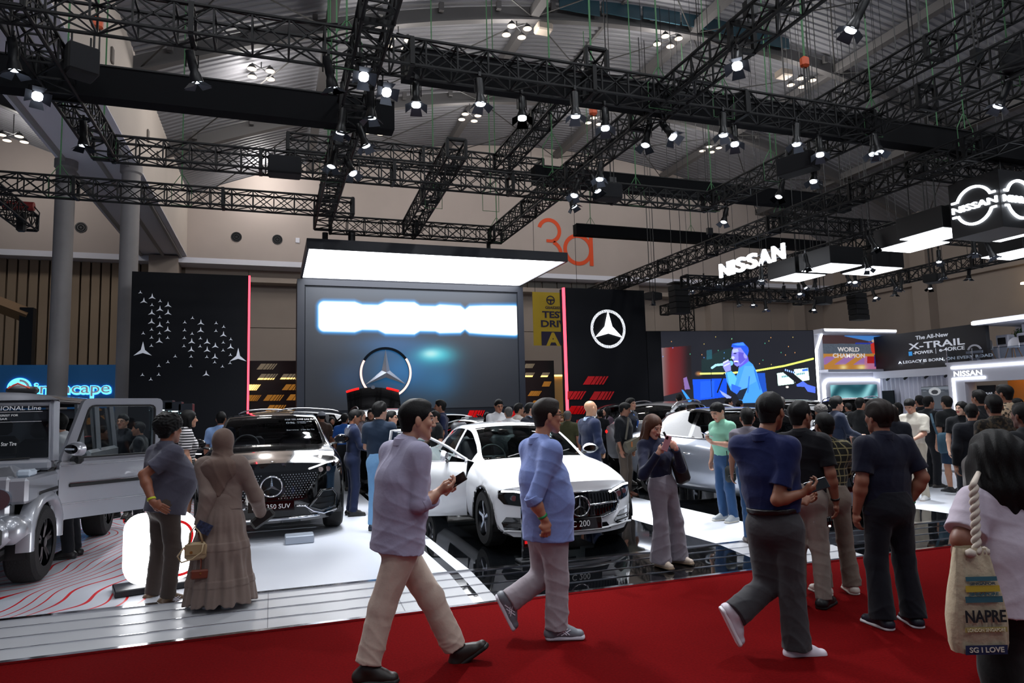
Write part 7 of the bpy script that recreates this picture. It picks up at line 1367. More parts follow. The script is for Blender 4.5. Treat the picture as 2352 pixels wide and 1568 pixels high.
        v, f = S_.build(fold=sp.get('tfold', .004), seed=seed+5, fz=kz); tro = obj({'shorts': 'shorts', 'jeans': 'jeans'}.get(Bk, 'trousers'), qmesh('trousers', v-loc, f, bm_), R)
        if sp.get('belt'): S_ = Sdf(h); S_.cone(J['pel']+up_*.055*s, J['pel']+up_*.09*s, wp*1.13, wp*1.13, .004, side=right, f=.82, fa=True, fb=True); v, f = S_.build(); obj('belt', qmesh('belt', v-loc, f, mat('belt_black', '#0c0b0b', .35)), tro)
    # ---- shoes
    sh = sp.get('shoe', ('#2a2622', '#141414', 'oxford'))
    for q in 'lr':
        an, to = J['an'+q], J['to'+q]; dd = to-an; fd = J.get('fd'+q, nrm(np.array((dd[0], dd[1], 0)))); fu_ = J.get('fu'+q, UZ)
        ls = nrm(np.cross(fd, fu_)); hl = an-fd*.045*s-fu_*.052*s; tt = an+fd*.165*s-fu_*.055*s; S_ = Sdf(min(h, .009))
        S_.cone(an+fu_*.0*s, hl+fu_*.01, .046*s, .045*s, .03); S_.cone(hl, tt, .044*s, .040*s, .03, side=ls, f=.85); S_.cone(an+fd*.02*s, an+fd*.10*s-fu_*.035*s, .044*s, .038*s, .03); S_.cut(an-fu_*.066*s, -fu_)
        v, f = S_.build(); so = obj('shoe', qmesh('shoe', v-loc, f, mat('shoe_'+sh[0], sh[0], .45)), R)
        S_ = Sdf(min(h, .009)); t_ = {'oxford': .012, 'sneaker': .024, 'slip': .01}[sh[2]]; S_.cone(hl-fu_*.02-fd*.01, tt-fu_*.018+fd*.012, .049*s, .046*s, .01, side=ls, f=.6); S_.cut(an-fu_*(.066-t_*.8)*s, fu_); S_.cut(an-fu_*.085*s, -fu_); v, f = S_.build(); obj('sole', qmesh('sole', v-loc, f, mat('sole_'+sh[1], sh[1], .6)), so)
        if sh[2] == 'sneaker' and h < .009:
            mb = MB()
            for i in range(4): c = an+fd*(.05+.022*i)*s+fu_*(.012-.016*i)*s; mb.path([rel(c-ls*.028*s-fu_*.006), rel(c+fu_*.010*s), rel(c+ls*.028*s-fu_*.006)], .0035*s, 5)
            part('laces', mb, mat('lace_pale', '#cfcac2', .8), so)
            if sp.get('stripe'):
                mb = MB()
                for sg in (-1, 1):
                    for a0, b0, a1, b1 in ((.01, .0, .07, -.045), (.03, .004, .09, -.045), (.08, -.005, .0, -.045), (.1, -.012, .03, -.048)): mb.path([rel(an+fd*(a0+(a1-a0)*t)*s+fu_*(b0+(b1-b0)*t)*s+ls*sg*(.0435+.004*t)*s) for t in (0, .5, 1)], .0042*s, 5)
                part('stripe', mb, mat('stripe_white', sp['stripe'], .6), so)
    if sp.get('band'): 
        q, c_ = sp['band']; p = J['wr'+q]; d = nrm(J['wr'+q]-J['el'+q]); S_ = Sdf(.006); S_.cone(p-d*.035, p-d*.015, .034*s*ar, .033*s*ar, .003, fa=True, fb=True); v, f = S_.build(); obj('wristband', qmesh('wristband', v-loc, f, mat('band_'+c_, c_, .5)), R)
    return R
# ---- joint builders
def stand(pos, face, H_=1.72, arms=('down', 'down'), head=(0, 0), lean=0.0, stance=.1, step=0.0, twist=0.0, bend=0):
    """standing figure: pos = floor point, face = heading in degrees (0 = +X, -90 = toward the viewer)"""
    s = H_/1.72; a = rad(face); f = np.array((math.cos(a), math.sin(a), 0)); r = np.array((f[1], -f[0], 0)); o = np.asarray(pos, float)
    W = lambda x, y, z: o+(r*x+f*y+UZ*z)*s
    def T(x, y, z): q = (z-.95)*math.sin(lean); return W(x, y+q, .95+(z-.95)*math.cos(lean))
    J = dict(pel=W(0, 0, .95), chest=T(0, .015, 1.27), neck=T(0, -.005, 1.435), shl=T(-.175, -.01, 1.385), shr=T(.175, -.01, 1.385), hil=W(-.085, 0, .90), hir=W(.085, 0, .90))
    J['head'] = T(0, .03+.04*math.sin(rad(-head[1])), 1.605)
    for q, sg in (('l', -1), ('r', 1)):
        st = step*sg; J['kn'+q] = W(sg*(stance*.9), .025+st*.5, .49); J['an'+q] = W(sg*stance, -.02+st, .085); J['to'+q] = W(sg*(stance+.035), .17+st, .03)
        k = arms[0 if sg < 0 else 1]
        el, wr, hd, pn = {'down': ((.225, -.03, 1.12), (.235, .05, .875), (0, .15, -1), (-1, .1, 0)), 'phone': ((.215, .06, 1.12), (.09, .30, 1.16), (-.25, .45, .5), (-.2, -.8, .6)), 'clasp': ((.225, .0, 1.12), (.05, .19, .96), (-.8, .3, -.4), (-.2, -.7, -.3)), 'hip': ((.36, -.12, 1.13), (.19, -.01, 1.0), (-.5, .6, -.5), (-.6, -.2, 0)), 'fold': ((.215, .05, 1.12), (-.02, .22, 1.16), (-1, .1, .1), (0, -1, 0)), 'front': ((.22, .08, 1.14), (.17, .32, 1.05), (-.1, 1, .1), (-.7, 0, -.6)), 'chin': ((.2, .10, 1.13), (.06, .2, 1.36), (-.3, .1, 1), (0, -1, .2)), 'pocket': ((.27, -.06, 1.13), (.2, .03, .92), (-.2, .2, -1), (-1, 0, 0)), 'back': ((.24, -.1, 1.13), (.08, -.16, .95), (-1, -.1, -.2), (0, 1, 0)), 'up': ((.22, .2, 1.3), (.18, .38, 1.45), (0, .4, 1), (0, 1, 0))}[k]
        J['el'+q] = T(sg*el[0], el[1], el[2]); J['wr'+q] = T(sg*wr[0], wr[1], wr[2]); J['hd'+q] = r*sg*hd[0]+f*hd[1]+UZ*hd[2]; J['pn'+q] = r*sg*pn[0]+f*pn[1]+UZ*pn[2]
        if k == 'down': J['th'+q] = f
        elif k in ('phone', 'front', 'chin'): J['th'+q] = -r*sg+UZ*.6; J['cu'+q] = .5
        elif k in ('clasp', 'fold'): J['th'+q] = UZ; J['cu'+q] = .6
        else: J['th'+q] = f
    ya = a-rad(head[0]); p = rad(head[1]); J['hf'] = np.array((math.cos(ya)*math.cos(p), math.sin(ya)*math.cos(p), math.sin(p))); return J
def bystander(px, py, Y, face, label, sp, floor=ZP, arms=('down', 'down'), head=(0, 0), group='people around the cars', name='person', **k):
    """px,py: pixel of the head centre; Y: depth of the spot where the person stands"""
    c = pY(px, py, Y); H_ = (c[2]-floor)/1.605*1.72; H_ = min(max(H_, 1.5), 1.88); f = np.array((math.cos(rad(face)), math.sin(rad(face)), 0)); pos = np.array((c[0], c[1], floor))-f*.03*H_/1.72
    sp = dict(sp); sp.setdefault('H', H_); sp.setdefault('h', .0095 if Y < 9 else (.0125 if Y < 13 else .016)); sp['H'] = H_
    return person(name, label, stand(pos, face, H_, arms, head, **k), sp, group)
# ================================================================== the people in the picture
IR = _r0                                            # horizontal direction to the right of the picture
def tilt(deg): t = rad(deg); return IR*math.cos(t)+UZ*math.sin(t), -IR*math.sin(t)+UZ*math.cos(t)
def posed(Y0, face, H_, pel, chest, neck, head, hf, arms, legs, hu=UZ, shw=.18):
    """joints from picture positions (x, y, depth offset); face = heading of the trunk in degrees"""
    s = H_/1.72; P = lambda q: pY(q[0], q[1], Y0+(q[2] if len(q) > 2 else 0)); a = rad(face); f = np.array((math.cos(a), math.sin(a), 0)); r = np.array((f[1], -f[0], 0)); J = dict(pel=P(pel), chest=P(chest), neck=P(neck), head=P(head), hf=np.asarray(hf, float), hu=hu)
    u = nrm(J['neck']-J['pel'])
    for q, sg in (('l', -1), ('r', 1)):
        J['sh'+q] = J['neck']+r*sg*shw*s-u*.05*s; J['hi'+q] = J['pel']+r*sg*.085*s-UZ*.05*s
        el, wr = arms[q][:2]; J['el'+q] = P(el); J['wr'+q] = P(wr)
        for k, v in arms[q][2].items(): J[k+q] = np.asarray(v, float) if k not in ('cu',) else v
        kn, an, fo = legs[q]; J['kn'+q] = P(kn); J['an'+q] = P(an)
        if isinstance(fo, (int, float)): J['fd'+q], J['fu'+q] = tilt(fo)
        else: J['fd'+q] = np.asarray(fo, float); J['fu'+q] = UZ
        J['to'+q] = J['an'+q]+J['fd'+q]*.19*s-J['fu'+q]*.055*s
    return J, r, f, u
def dirv(deg, pitch=0): return np.array((math.cos(rad(deg))*math.cos(rad(pitch)), math.sin(rad(deg))*math.cos(rad(pitch)), math.sin(rad(pitch))))
def phone(c, d, n, label, col='#16171a', case=None):
    d = nrm(d); n = nrm(n-d*(np.asarray(n)@d)); s_ = np.cross(d, n); Rm = np.array([s_, d, n]).T; r = root('phone', c, label, 'phone'); part('body', MB().cbox((0, 0, 0), (.074, .152, .009), .004, R=Rm), mat('phone_'+col, col, .3), r)
    part('screen', MB().box(n*.005, (.068, .144, .001), R=Rm), M_gloss, r); part('camera_bump', MB().cbox(-n*.0055+s_*.018+d*.052, (.028, .03, .004), .002, R=Rm), M_gloss, r); return r
FG = 'visitors walking and standing on the red carpet and ramp'
# 1 man with phone, walking right
J, r, f, u = posed(4.5, 22, 1.70, (915, 1218), (922, 1102), (931, 1022), (957, 964), dirv(4, -4), dict(l=((985, 1150, .22), (1008, 1128, .1), dict(hd=IR*.9+UZ*.25, pn=(0, -.8, .5), th=UZ, cu=.55)), r=((962, 1158, -.2), (1006, 1130, -.13), dict(hd=IR*.9+UZ*.25+UY*.2, pn=(0, .5, .8), th=(0, .2, 1), cu=(.5, .6, .7, .75, .4)))),
    dict(r=((878, 1392, -.04), (842, 1536, -.04), 0.0), l=((990, 1372, .08), (1050, 1498, .08), 33)))
person('person', 'man in grey-lilac shirt and cream trousers walking right while reading a phone', J, dict(h=.0058, H=1.70, hs=1.1, g=1.02, arm=1.05, top=('rolled', 'shirt_lilac', '#a09bb3'), sl=.3, hem=-.13, bottom=('trousers', 'trousers_cream', '#c6b3a4'), hair='fade', skin='#b88a72', shoe=('#241b16', '#15110f', 'slip'), ll=.9, hemr=.07, leg=1.16, tw=(.205, .198, .212), flat=.78, fold=.0034), FG)
phone(pY(1047, 1105, 4.42), IR*.85+UZ*.5, np.array((-.3, -.55, .6)), 'dark phone held by the man in the lilac shirt')
# 2 man in blue shirt, walking right
J, r, f, u = posed(4.78, 8, 1.71, (1256, 1205), (1246, 1098), (1239, 1016), (1257, 955), dirv(0, -2), dict(l=((1270, 1150, .24), (1285, 1215, .2), dict(hd=(0, 0, -1), th=IR)), r=((1226, 1148, -.2), (1250, 1192, -.2), dict(hd=np.array((.12, 0, -1)), pn=(0, .9, .1), th=IR, cu=(.35, .42, .5, .55, .4)))),
    dict(r=((1280, 1330, -.07), (1278, 1439, -.07), 0.0), l=((1248, 1322, .1), (1172, 1378, .1), -64)))
person('person', 'man in light blue shirt and glasses walking right past the white saloon', J, dict(h=.0058, H=1.71, hs=1.06, g=1.08, arm=1.08, top=('rolled', 'shirt_blue', '#7a8bc2'), sl=.12, hem=-.10, bottom=('trousers', 'trousers_greige', '#9b9197'), hair='fade', hcol='d', skin='#b07a60', shoe=('#6d7078', '#c9c6cf', 'sneaker'), glasses=1, belly=.3, band=('r', '#1d8a4a'), tw=(.20, .198, .21), flat=.78, fold=.0034, leg=1.15, hemr=.074, stripe='#d4d0da'), FG)
# 3 man in dark blue polo, walking right
J, r, f, u = posed(3.85, 28, 1.68, (1778, 1192), (1764, 1082), (1752, 1008), (1770, 945), dirv(26, -2), dict(l=((1815, 1120, .25), (1832, 1152, .12), dict(hd=IR*.9+UZ*.2, pn=(0, -.6, .6), th=UZ, cu=.5)), r=((1785, 1148, -.14), (1842, 1133, -.2), dict(hd=IR*.9+UZ*.35, pn=(0, .6, .6), th=(0, 0, 1), cu=(.5, .6, .65, .7, .4)))),
    dict(r=((1818, 1345, -.05), (1830, 1483, -.05), 0.0), l=((1762, 1345, .1), (1690, 1408, .1), -66)))
person('person', 'man in dark blue polo and grey trousers walking right across the carpet', J, dict(h=.0058, H=1.68, hs=1.06, g=1.04, arm=1.02, top=('polo', 'polo_blue', '#0f1a48'), sl=.74, hem=.05, bottom=('trousers', 'trousers_grey', '#3a393c'), belt=1, hair='short', skin='#8a5a42', shoe=('#cfc6d0', '#e4e0e6', 'sneaker'), glasses=1, tw=(.175, .182, .2), hemr=.082, leg=1.15), FG)
phone(pY(1876, 1114, 3.62), IR*.9+UZ*.25, np.array((-.1, -.9, .5)), 'dark phone held by the man in the blue polo', '#3c4048')
# standing visitors on the carpet
def fgp(px, py, Y, face, label, sp, **k): sp = dict(h=.0066, hs=1.04, **sp); return bystander(px, py, Y, face, label, sp, floor=k.pop('floor', 0.0), group=FG, **k)
fgp(2018, 958, 4.0, 78, 'broad man all in navy seen from behind on the carpet', dict(top=('shirt', 'shirt_navy', '#0b0f24'), hem=-.10, bottom=('trousers', 'trousers_navy', '#0a0c16'), hair='spiky', hcol='d', skin='#8f5f4a', g=1.16, arm=1.2, shoe=('#141826', '#d8d8dc', 'sneaker'), band=('r', '#1d8a5a'), leg=1.1, sr=1.12, hemr=.085), arms=('down', 'pocket'), stance=.13, head=(-8, 0))
fgp(1838, 955, 4.65, 35, 'man in black shirt and pale trousers with hand on chin', dict(top=('shirt', 'shirt_black', '#0a0b12'), hem=-.03, bottom=('trousers', 'trousers_stone', '#8f857c'), hair='short', skin='#94644e', glasses=1, stubble=1, shoe=('#0e0e10', '#0a0a0a', 'sneaker'), band=('r', '#0a0a0c'), g=1.06, arm=1.1), arms=('chin', 'down'), head=(25, 0))
fgp(1893, 978, 4.85, 75, 'man in black and tan plaid shirt seen from behind', dict(top=('rolled', 'shirt_plaid', '#15140f', .85, 'x', '#7d7452', 17), hem=-.07, bottom=('trousers', 'trousers_tan', '#7a6d62'), hair='fade', skin='#7d5340', shoe=('#c9c0b6', '#ddd6cc', 'sneaker'), g=1.03, hemr=.085), arms=('front', 'front'), stance=.14)
# big woman at the right edge
J = stand((3.19, 2.28, 0), 72, 1.45, ('down', 'down'), (18, -4)); c = pY(2190, 1270, 2.2); J['ell'] = pY(2212, 1240, 2.3); J['wrl'] = pY(2225, 1330, 2.45); J['hdl'] = np.array((.2, .3, -1))
person('person', 'large woman in white blouse with black wavy hair at the right edge, seen from behind', J, dict(h=.0062, H=1.45, hs=1.22, sex='f', g=1.5, arm=1.45, sr=1.45, top=('shirt', 'blouse_white', '#b9aebb'), sl=.8, collar=False, hem=-.14, bottom=('trousers', 'trousers_black', '#070709'), hair='wavy', skin='#7a4a38', flat=.8, leg=1.35, tw=(.19, .18, .175), shoe=('#111111', '#0a0a0a', 'slip'), band=('l', '#177a4a')), FG)
# man in grey shirt with hands on hips, and woman in hijab
zf = .03
J = stand(pz(372, 1385, zf), 35, 1.63, ('down', 'hip'), (-12, 0), stance=.14); J['elr'] = pY(330, 1090, 6.72); J['wrr'] = pY(350, 1152, 6.62); J['hdr'] = IR*.75-UZ*.45; J['pnr'] = UY; J['thr'] = -UZ; J['cur'] = .12
person('person', 'heavy-set man in grey shirt with hand on hip looking away at the left', J, dict(h=.0066, H=1.63, hs=1.1, g=1.16, stripe='#d8d0c4', belly=1.0, arm=1.12, top=('shirt', 'shirt_slate', '#4b4a58'), sl=.72, hem=-.13, bottom=('trousers', 'trousers_brown', '#4a403b'), hair='curly', skin='#8a543c', glasses=1, shoe=('#6b5541', '#4a3526', 'sneaker'), band=('r', '#b8c21e'), sr=1.15), FG)
J = stand(pz(505, 1398, zf), 72, 1.50, ('down', 'front'), (0, 0)); J['ell'] = pY(478, 1140, 6.4); J['wrl'] = pY(458, 1210, 6.38); J['elr'] = pY(588, 1140, 6.5); J['wrr'] = pY(600, 1182, 6.75); J['hdr'] = np.array((.2, .5, -.6))
person('person', 'woman in taupe hijab and long tiered dress seen from behind', J, dict(h=.0062, H=1.5, hs=1.12, sex='f', g=1.2, top=('dress', 'dress_taupe', '#786860'), hem=.0, bottom=('dress', 'dress_taupe', '#786860'), dress_z=.07, hair='hijab', hijab=('hijab_taupe', '#6b584f'), skin='#7a4a36', shoe=('#b9bcc2', '#c8ccd2', 'sneaker'), sr=1.3, fold=.003), FG)
# woman in navy sweater with phone on the ramp
J = stand(pz(1541, 1297, .045), -72, 1.49, ('phone', 'phone'), (4, -22), stance=.15); J['elr'] = pY(1478, 1090, 5.95); J['wrr'] = pY(1512, 1040, 5.82); J['hdr'] = IR*.6+UZ*.5; J['ell'] = pY(1565, 1075, 6.05); J['wrl'] = pY(1553, 1030, 5.88); J['hdl'] = -IR*.5+UZ*.6; J['pnr'] = np.array((.2, .8, .4)); J['pnl'] = np.array((-.2, .8, .4)); J['thr'] = UZ; J['thl'] = UZ
for k_, a_ in dict(pel=.05, hil=.05, hir=.05, knl=.02, knr=.02, chest=.1, neck=.13, shl=.12, shr=.12, head=.15).items(): J[k_] = J[k_]-IR*a_
person('person', 'young woman in navy sweater and grey wide trousers looking at a pink phone', J, dict(h=.0062, H=1.49, hs=1.14, sex='f', top=('sweater', 'sweater_navy', '#0e1330'), hem=-.02, bottom=('trousers', 'trousers_dove', '#7d7780'), hemr=.115, leg=1.12, ll=1.07, hair='long', hcol='b', skin='#c99a84', lips='#a05a55', shoe=('#b9a898', '#8a7660', 'sneaker')), FG)
phone(pY(1531, 1018, 5.78), IR*.35+UZ*.9, np.array((.1, .8, .5)), 'pink phone held by the woman in the navy sweater', '#c08a92')
# ------------------------------------------------------------------ people on and around the stand
def T(kind, n, c, *a): return (kind, n, c, *a)
by = [
 (1655, 945, 7.9, -172, 'man in mint green shirt looking at his phone beside the silver saloon', dict(top=T('shirt', 'shirt_mint', '#86c0a6'), hem=-.02, bottom=T('jeans', 'jeans_blue', '#27466b'), hair='short', skin='#c2937c', shoe=('#9aa0a4', '#c8c4ba', 'sneaker'), hs=1.1), dict(arms=('phone', 'down'), head=(0, -28), lean=.06)),
 (1716, 960, 6.75, 58, 'man in grey polo and blue jeans stepping off the stand, seen from behind', dict(top=T('polo', 'polo_grey', '#77737d'), hem=-.05, bottom=T('jeans', 'jeans_mid', '#2c4f78'), hair='short', skin='#9a6a54', shoe=('#3a2a1e', '#241a12', 'oxford'), hs=1.1), dict(step=.16, stance=.08, floor=.07)),
 (814, 958, 11.0, 8, 'man in navy suit with name badge looking down, beside the black SUV', dict(top=T('jacket', 'suit_navy', '#121d3a'), hem=-.10, bottom=T('trousers', 'suit_navy', '#121d3a'), hair='short', skin='#8d5d46', glasses=1, collar=('shirt_paleblue', '#b7cbe6'), shoe=('#0c0c0e', '#080808', 'oxford')), dict(arms=('front', 'front'), head=(0, -18))),
 (873, 945, 9.5, 62, 'man in dark teal t-shirt and light jeans seen from behind', dict(top=T('tee', 'tee_teal', '#1c2c40'), hem=-.05, bottom=T('jeans', 'jeans_light', '#6f9cc6'), hair='spiky', skin='#b98a74', glasses=1, shoe=('#1a2436', '#0e1218', 'sneaker'), g=1.06), dict(arms=('fold', 'fold'), head=(30, 0), floor=ZP)),
 (1357, 938, 8.9, 6, 'bald man in navy suit with hands clasped behind the white saloon', dict(top=T('jacket', 'suit_navy', '#121d3a'), hem=-.12, bottom=T('trousers', 'suit_navy', '#121d3a'), hair='none', skin='#c09272', collar=('shirt_paleblue', '#b7cbe6'), shoe=('#0c0c0e', '#080808', 'oxford'), g=1.06, band=('r', '#c8ccd2')), dict(arms=('clasp', 'clasp'), head=(-10, 2))),
 (1434, 940, 10.75, -55, 'man in black shirt with a grey crossbody bag and brown trousers', dict(top=T('rolled', 'shirt_jet', '#0b0e14'), hem=-.04, bottom=T('trousers', 'trousers_olive', '#4a4038'), hair='short', skin='#8a5c46', glasses=1, shoe=('#5a2c18', '#2a1a10', 'oxford'), g=1.08), dict(arms=('down', 'down'), head=(-30, -16))),
 (1449, 928, 12.4, -60, 'man in dark suit with badge standing behind the bag carrier', dict(top=T('jacket', 'suit_dark', '#0c1220'), bottom=T('trousers', 'suit_dark', '#0c1220'), hair='short', skin='#a87a62', collar=('shirt_white', '#d0d4da')), {}),
 (1568, 938, 12.7, 30, 'man in grey cap and navy vest beside the silver grey SUV', dict(top=T('tee', 'vest_navy', '#1b2536'), bottom=T('trousers', 'trousers_ink', '#14161c'), hair='cap', cap=('cap_grey', '#5a544f'), skin='#8a5c46'), {}),
 (1560, 915, 17.5, 60, 'dark-haired man far behind the man in the grey cap', dict(top=T('tee', 'tee_ink', '#101318'), bottom=T('trousers', 'trousers_ink', '#14161c'), skin='#a87a62'), {}),
 (434, 962, 10.4, 15, 'woman in striped top and black shorts behind the man in the grey shirt', dict(sex='f', top=T('tee', 'tee_stripe', '#14151a', .85, 'h', '#c9c4c6', 28), hem=-.02, bottom=T('shorts', 'shorts_black', '#0a0a0c'), hair='bob', skin='#b5866e', shoe=('#b0aaa4', '#8a8a8a', 'sneaker'), band=('r', '#b8c21e')), dict(arms=('clasp', 'down'))),
 (508, 962, 12.6, 80, 'man in pale blue shirt seen from behind near the anthracite SUV', dict(top=T('shirt', 'shirt_sky', '#7f9cc8'), bottom=T('trousers', 'trousers_ink', '#14161c'), skin='#9a6a54'), {}),
 (166, 968, 9.35, 172, 'man in white shirt leaning into the off-roader cabin', dict(top=T('rolled', 'shirt_white2', '#c9ccd0'), bottom=T('trousers', 'trousers_ink', '#14161c'), skin='#a87a62', shoe=('#141414', '#0a0a0a', 'oxford')), dict(arms=('front', 'front'), lean=.25)),
 (282, 968, 12.6, -110, 'man with glasses and lanyard seen through the open door window', dict(top=T('polo', 'polo_ink', '#10141c'), bottom=T('trousers', 'trousers_ink', '#14161c'), glasses=1, skin='#a87a62'), {}),
 (318, 985, 12.2, 175, 'young man in dark shirt seen in profile through the open door window', dict(top=T('polo', 'polo_ink', '#10141c'), bottom=T('trousers', 'trousers_ink', '#14161c'), skin='#96664e'), {}),
 (254, 982, 13.4, -80, 'woman in dark clothes seen through the open door window', dict(sex='f', top=T('tee', 'tee_ink', '#101318'), bottom=T('trousers', 'trousers_ink', '#14161c'), hair='bob', skin='#b98a74'), {}),
 (738, 958, 15.2, 120, 'man in brown t-shirt and grey cap seen from behind', dict(top=T('tee', 'tee_brown', '#3a2a22'), bottom=T('trousers', 'trousers_ink', '#14161c'), hair='cap', cap=('cap_lightgrey', '#8d9097'), skin='#8a5c46', g=1.05), {}),
 (762, 985, 16.5, -80, 'small figure in a black hijab beside the man in the grey cap', dict(sex='f', top=T('dress', 'dress_black', '#0b0b0d'), bottom=T('dress', 'dress_black', '#0b0b0d'), hair='hijab', hijab=('hijab_black', '#0a0a0b'), skin='#a87a62'), {}),
 (792, 962, 14.6, 60, 'man in bright blue t-shirt behind the suited man', dict(top=T('tee', 'tee_royal', '#1f4f96'), bottom=T('trousers', 'trousers_ink', '#14161c'), skin='#8a5c46'), {}),
 (829, 955, 14.0, -20, 'fair-haired person in grey and red top', dict(sex='f', top=T('tee', 'top_greyred', '#6a5c60'), bottom=T('trousers', 'trousers_ink', '#14161c'), hair='bob', hcol='g', skin='#c49a84'), {}),
 (852, 952, 15.0, -100, 'man in pale pink shirt far behind', dict(top=T('shirt', 'shirt_pink', '#c8a8b0'), bottom=T('trousers', 'trousers_ink', '#14161c'), skin='#a87a62'), {}),
 (899, 960, 11.2, -20, 'man with glasses in dark suit behind the phone reader', dict(top=T('jacket', 'suit_dark', '#0c1220'), bottom=T('trousers', 'suit_dark', '#0c1220'), glasses=1, collar=('shirt_white', '#d0d4da'), skin='#b98a74'), {}),
 (999, 958, 12.4, 178, 'man in black polo seen in profile behind the open white door', dict(top=T('polo', 'polo_jet', '#0c0e12'), bottom=T('trousers', 'trousers_ink', '#14161c'), hair='fade', skin='#b98a74'), dict(arms=('down', 'front'))),
 (1011, 934, 12.8, 160, 'man in navy and white striped jersey behind the black polo wearer', dict(top=T('tee', 'jersey_navy', '#141c3c'), bottom=T('trousers', 'trousers_ink', '#14161c'), skin='#9a6a54'), {}),
 (1145, 932, 13.0, -85, 'man in white t-shirt and glasses facing the viewer behind the white saloon', dict(top=T('tee', 'tee_white', '#d5d5d8'), bottom=T('trousers', 'trousers_ink', '#14161c'), glasses=1, skin='#b07a60'), dict(arms=('front', 'front'), head=(0, -14))),
 (1168, 948, 12.2, 85, 'man in white shirt with cropped hair seen from behind', dict(top=T('tee', 'tee_white', '#d5d5d8'), bottom=T('trousers', 'trousers_ink', '#14161c'), hair='thin', hcol='g', skin='#b98a74', g=1.08), {}),
 (1192, 940, 13.0, 5, 'man with glasses in cream t-shirt in profile', dict(top=T('tee', 'tee_cream', '#bdb4ae'), bottom=T('trousers', 'trousers_ink', '#14161c'), glasses=1, skin='#a87a62'), {}),
 (1203, 952, 14.2, -60, 'small figure in yellow shirt far back', dict(top=T('tee', 'tee_yellow', '#c8a418'), bottom=T('trousers', 'trousers_ink', '#14161c'), skin='#a87a62'), {}),
 (1119, 958, 15.0, 60, 'small figure in bright blue shirt beyond the car door', dict(top=T('tee', 'tee_blue', '#1f62b8'), bottom=T('trousers', 'trousers_ink', '#14161c'), skin='#a87a62'), {}),
 (1219, 940, 11.6, -50, 'young man in dark suit with blue tie behind the white saloon roof', dict(top=T('jacket', 'suit_dark', '#0c1220'), bottom=T('trousers', 'suit_dark', '#0c1220'), hair='fade', collar=('shirt_paleblue', '#b7cbe6'), skin='#c2937c'), dict(head=(-40, 0))),
 (1304, 955, 12.0, 50, 'grey-haired man in olive top with a red strap behind the blue shirt wearer', dict(top=T('tee', 'tee_olive', '#3a3a22'), bottom=T('trousers', 'trousers_ink', '#14161c'), hcol='g', hair='thin', skin='#8a5c46'), {}),
 (1393, 945, 15.5, 175, 'woman with long dark hair in profile before the red slats', dict(sex='f', top=T('tee', 'tee_mauve', '#5a4a58'), bottom=T('trousers', 'trousers_ink', '#14161c'), hair='long', skin='#c2937c'), {}),
 (1378, 960, 15.0, 80, 'dark-haired man seen from behind left of the long-haired woman', dict(top=T('tee', 'tee_ink', '#101318'), bottom=T('trousers', 'trousers_ink', '#14161c'), skin='#8a5c46'), {}),
 (1460, 945, 16.4, 0, 'man in dark suit in profile further behind the bag carrier', dict(top=T('jacket', 'suit_dark', '#0c1220'), bottom=T('trousers', 'suit_dark', '#0c1220'), skin='#b98a74'), {}),
 (1699, 930, 14.6, 0, 'man in dark suit in profile below the concert screen', dict(top=T('jacket', 'suit_dark', '#0c1220'), bottom=T('trousers', 'suit_dark', '#0c1220'), skin='#8a5c46', collar=('shirt_white', '#d0d4da')), {}),
 (1674, 925, 16.5, -20, 'small figure in grey checked shirt below the concert screen', dict(top=T('shirt', 'shirt_check', '#4a4e5a'), bottom=T('trousers', 'trousers_ink', '#14161c'), skin='#a87a62'), {}),
 (1792, 925, 10.4, 70, 'man with greying thin hair behind the men on the carpet', dict(top=T('shirt', 'shirt_ink', '#12141a'), bottom=T('trousers', 'trousers_ink', '#14161c'), hair='thin', hcol='g', skin='#8a5c46'), {}),
 (1884, 948, 9.1, 100, 'person with grey hair in black and white patterned shirt', dict(top=T('shirt', 'shirt_leaf', '#14161a', .85, 'n', '#b9bcc4', 26), bottom=T('trousers', 'trousers_ink', '#14161c'), hair='curly', hcol='g', skin='#8a5c46'), {}),
 (1922, 928, 8.8, -15, 'young man in dark blue jacket with a camera strap', dict(top=T('sweater', 'jacket_blue', '#1a2236'), bottom=T('trousers', 'trousers_ink', '#14161c'), hair='spiky', skin='#b98a74'), dict(arms=('front', 'front'))),
 (1976, 928, 9.6, 10, 'man in black t-shirt in profile beside the navy-clad man', dict(top=T('tee', 'tee_jet', '#0c0f12'), bottom=T('trousers', 'trousers_ink', '#14161c'), hair='fade', skin='#b07a60'), {}),
 (1949, 945, 13.5, 90, 'small dark figure seen from behind near the teal screen', dict(top=T('tee', 'tee_ink', '#101318'), bottom=T('trousers', 'trousers_ink', '#14161c'), skin='#8a5c46'), {}),
 (2046, 950, 6.9, 60, 'woman with long dark brown hair in navy coat', dict(sex='f', top=T('sweater', 'coat_navy', '#10141f'), bottom=T('trousers', 'trousers_ink', '#14161c'), hair='long', hcol='d', skin='#b98a74'), {}),
 (2062, 945, 10.5, 175, 'woman with long black hair far behind the white shirt man', dict(sex='f', top=T('jacket', 'suit_dark', '#0c1220'), bottom=T('trousers', 'suit_dark', '#0c1220'), hair='long', skin='#c2937c'), {}),
 (2092, 932, 8.2, -170, 'man in loose white shirt and cream trousers looking down', dict(top=T('shirt', 'shirt_cream', '#c9c3b6'), hem=-.12, sl=.9, sr=1.25, bottom=T('trousers', 'trousers_ivory', '#b5ac9c'), hair='fade', skin='#b98a74', shoe=('#d0d0d0', '#8a6a48', 'sneaker')), dict(arms=('front', 'front'), head=(0, -34), floor=.06)),
 (2133, 925, 9.2, -8, 'young man in dark t-shirt looking right behind the white shirt', dict(top=T('tee', 'tee_ink', '#101318'), bottom=T('trousers', 'trousers_ink', '#14161c'), skin='#9a6a54'), dict(floor=.06)),
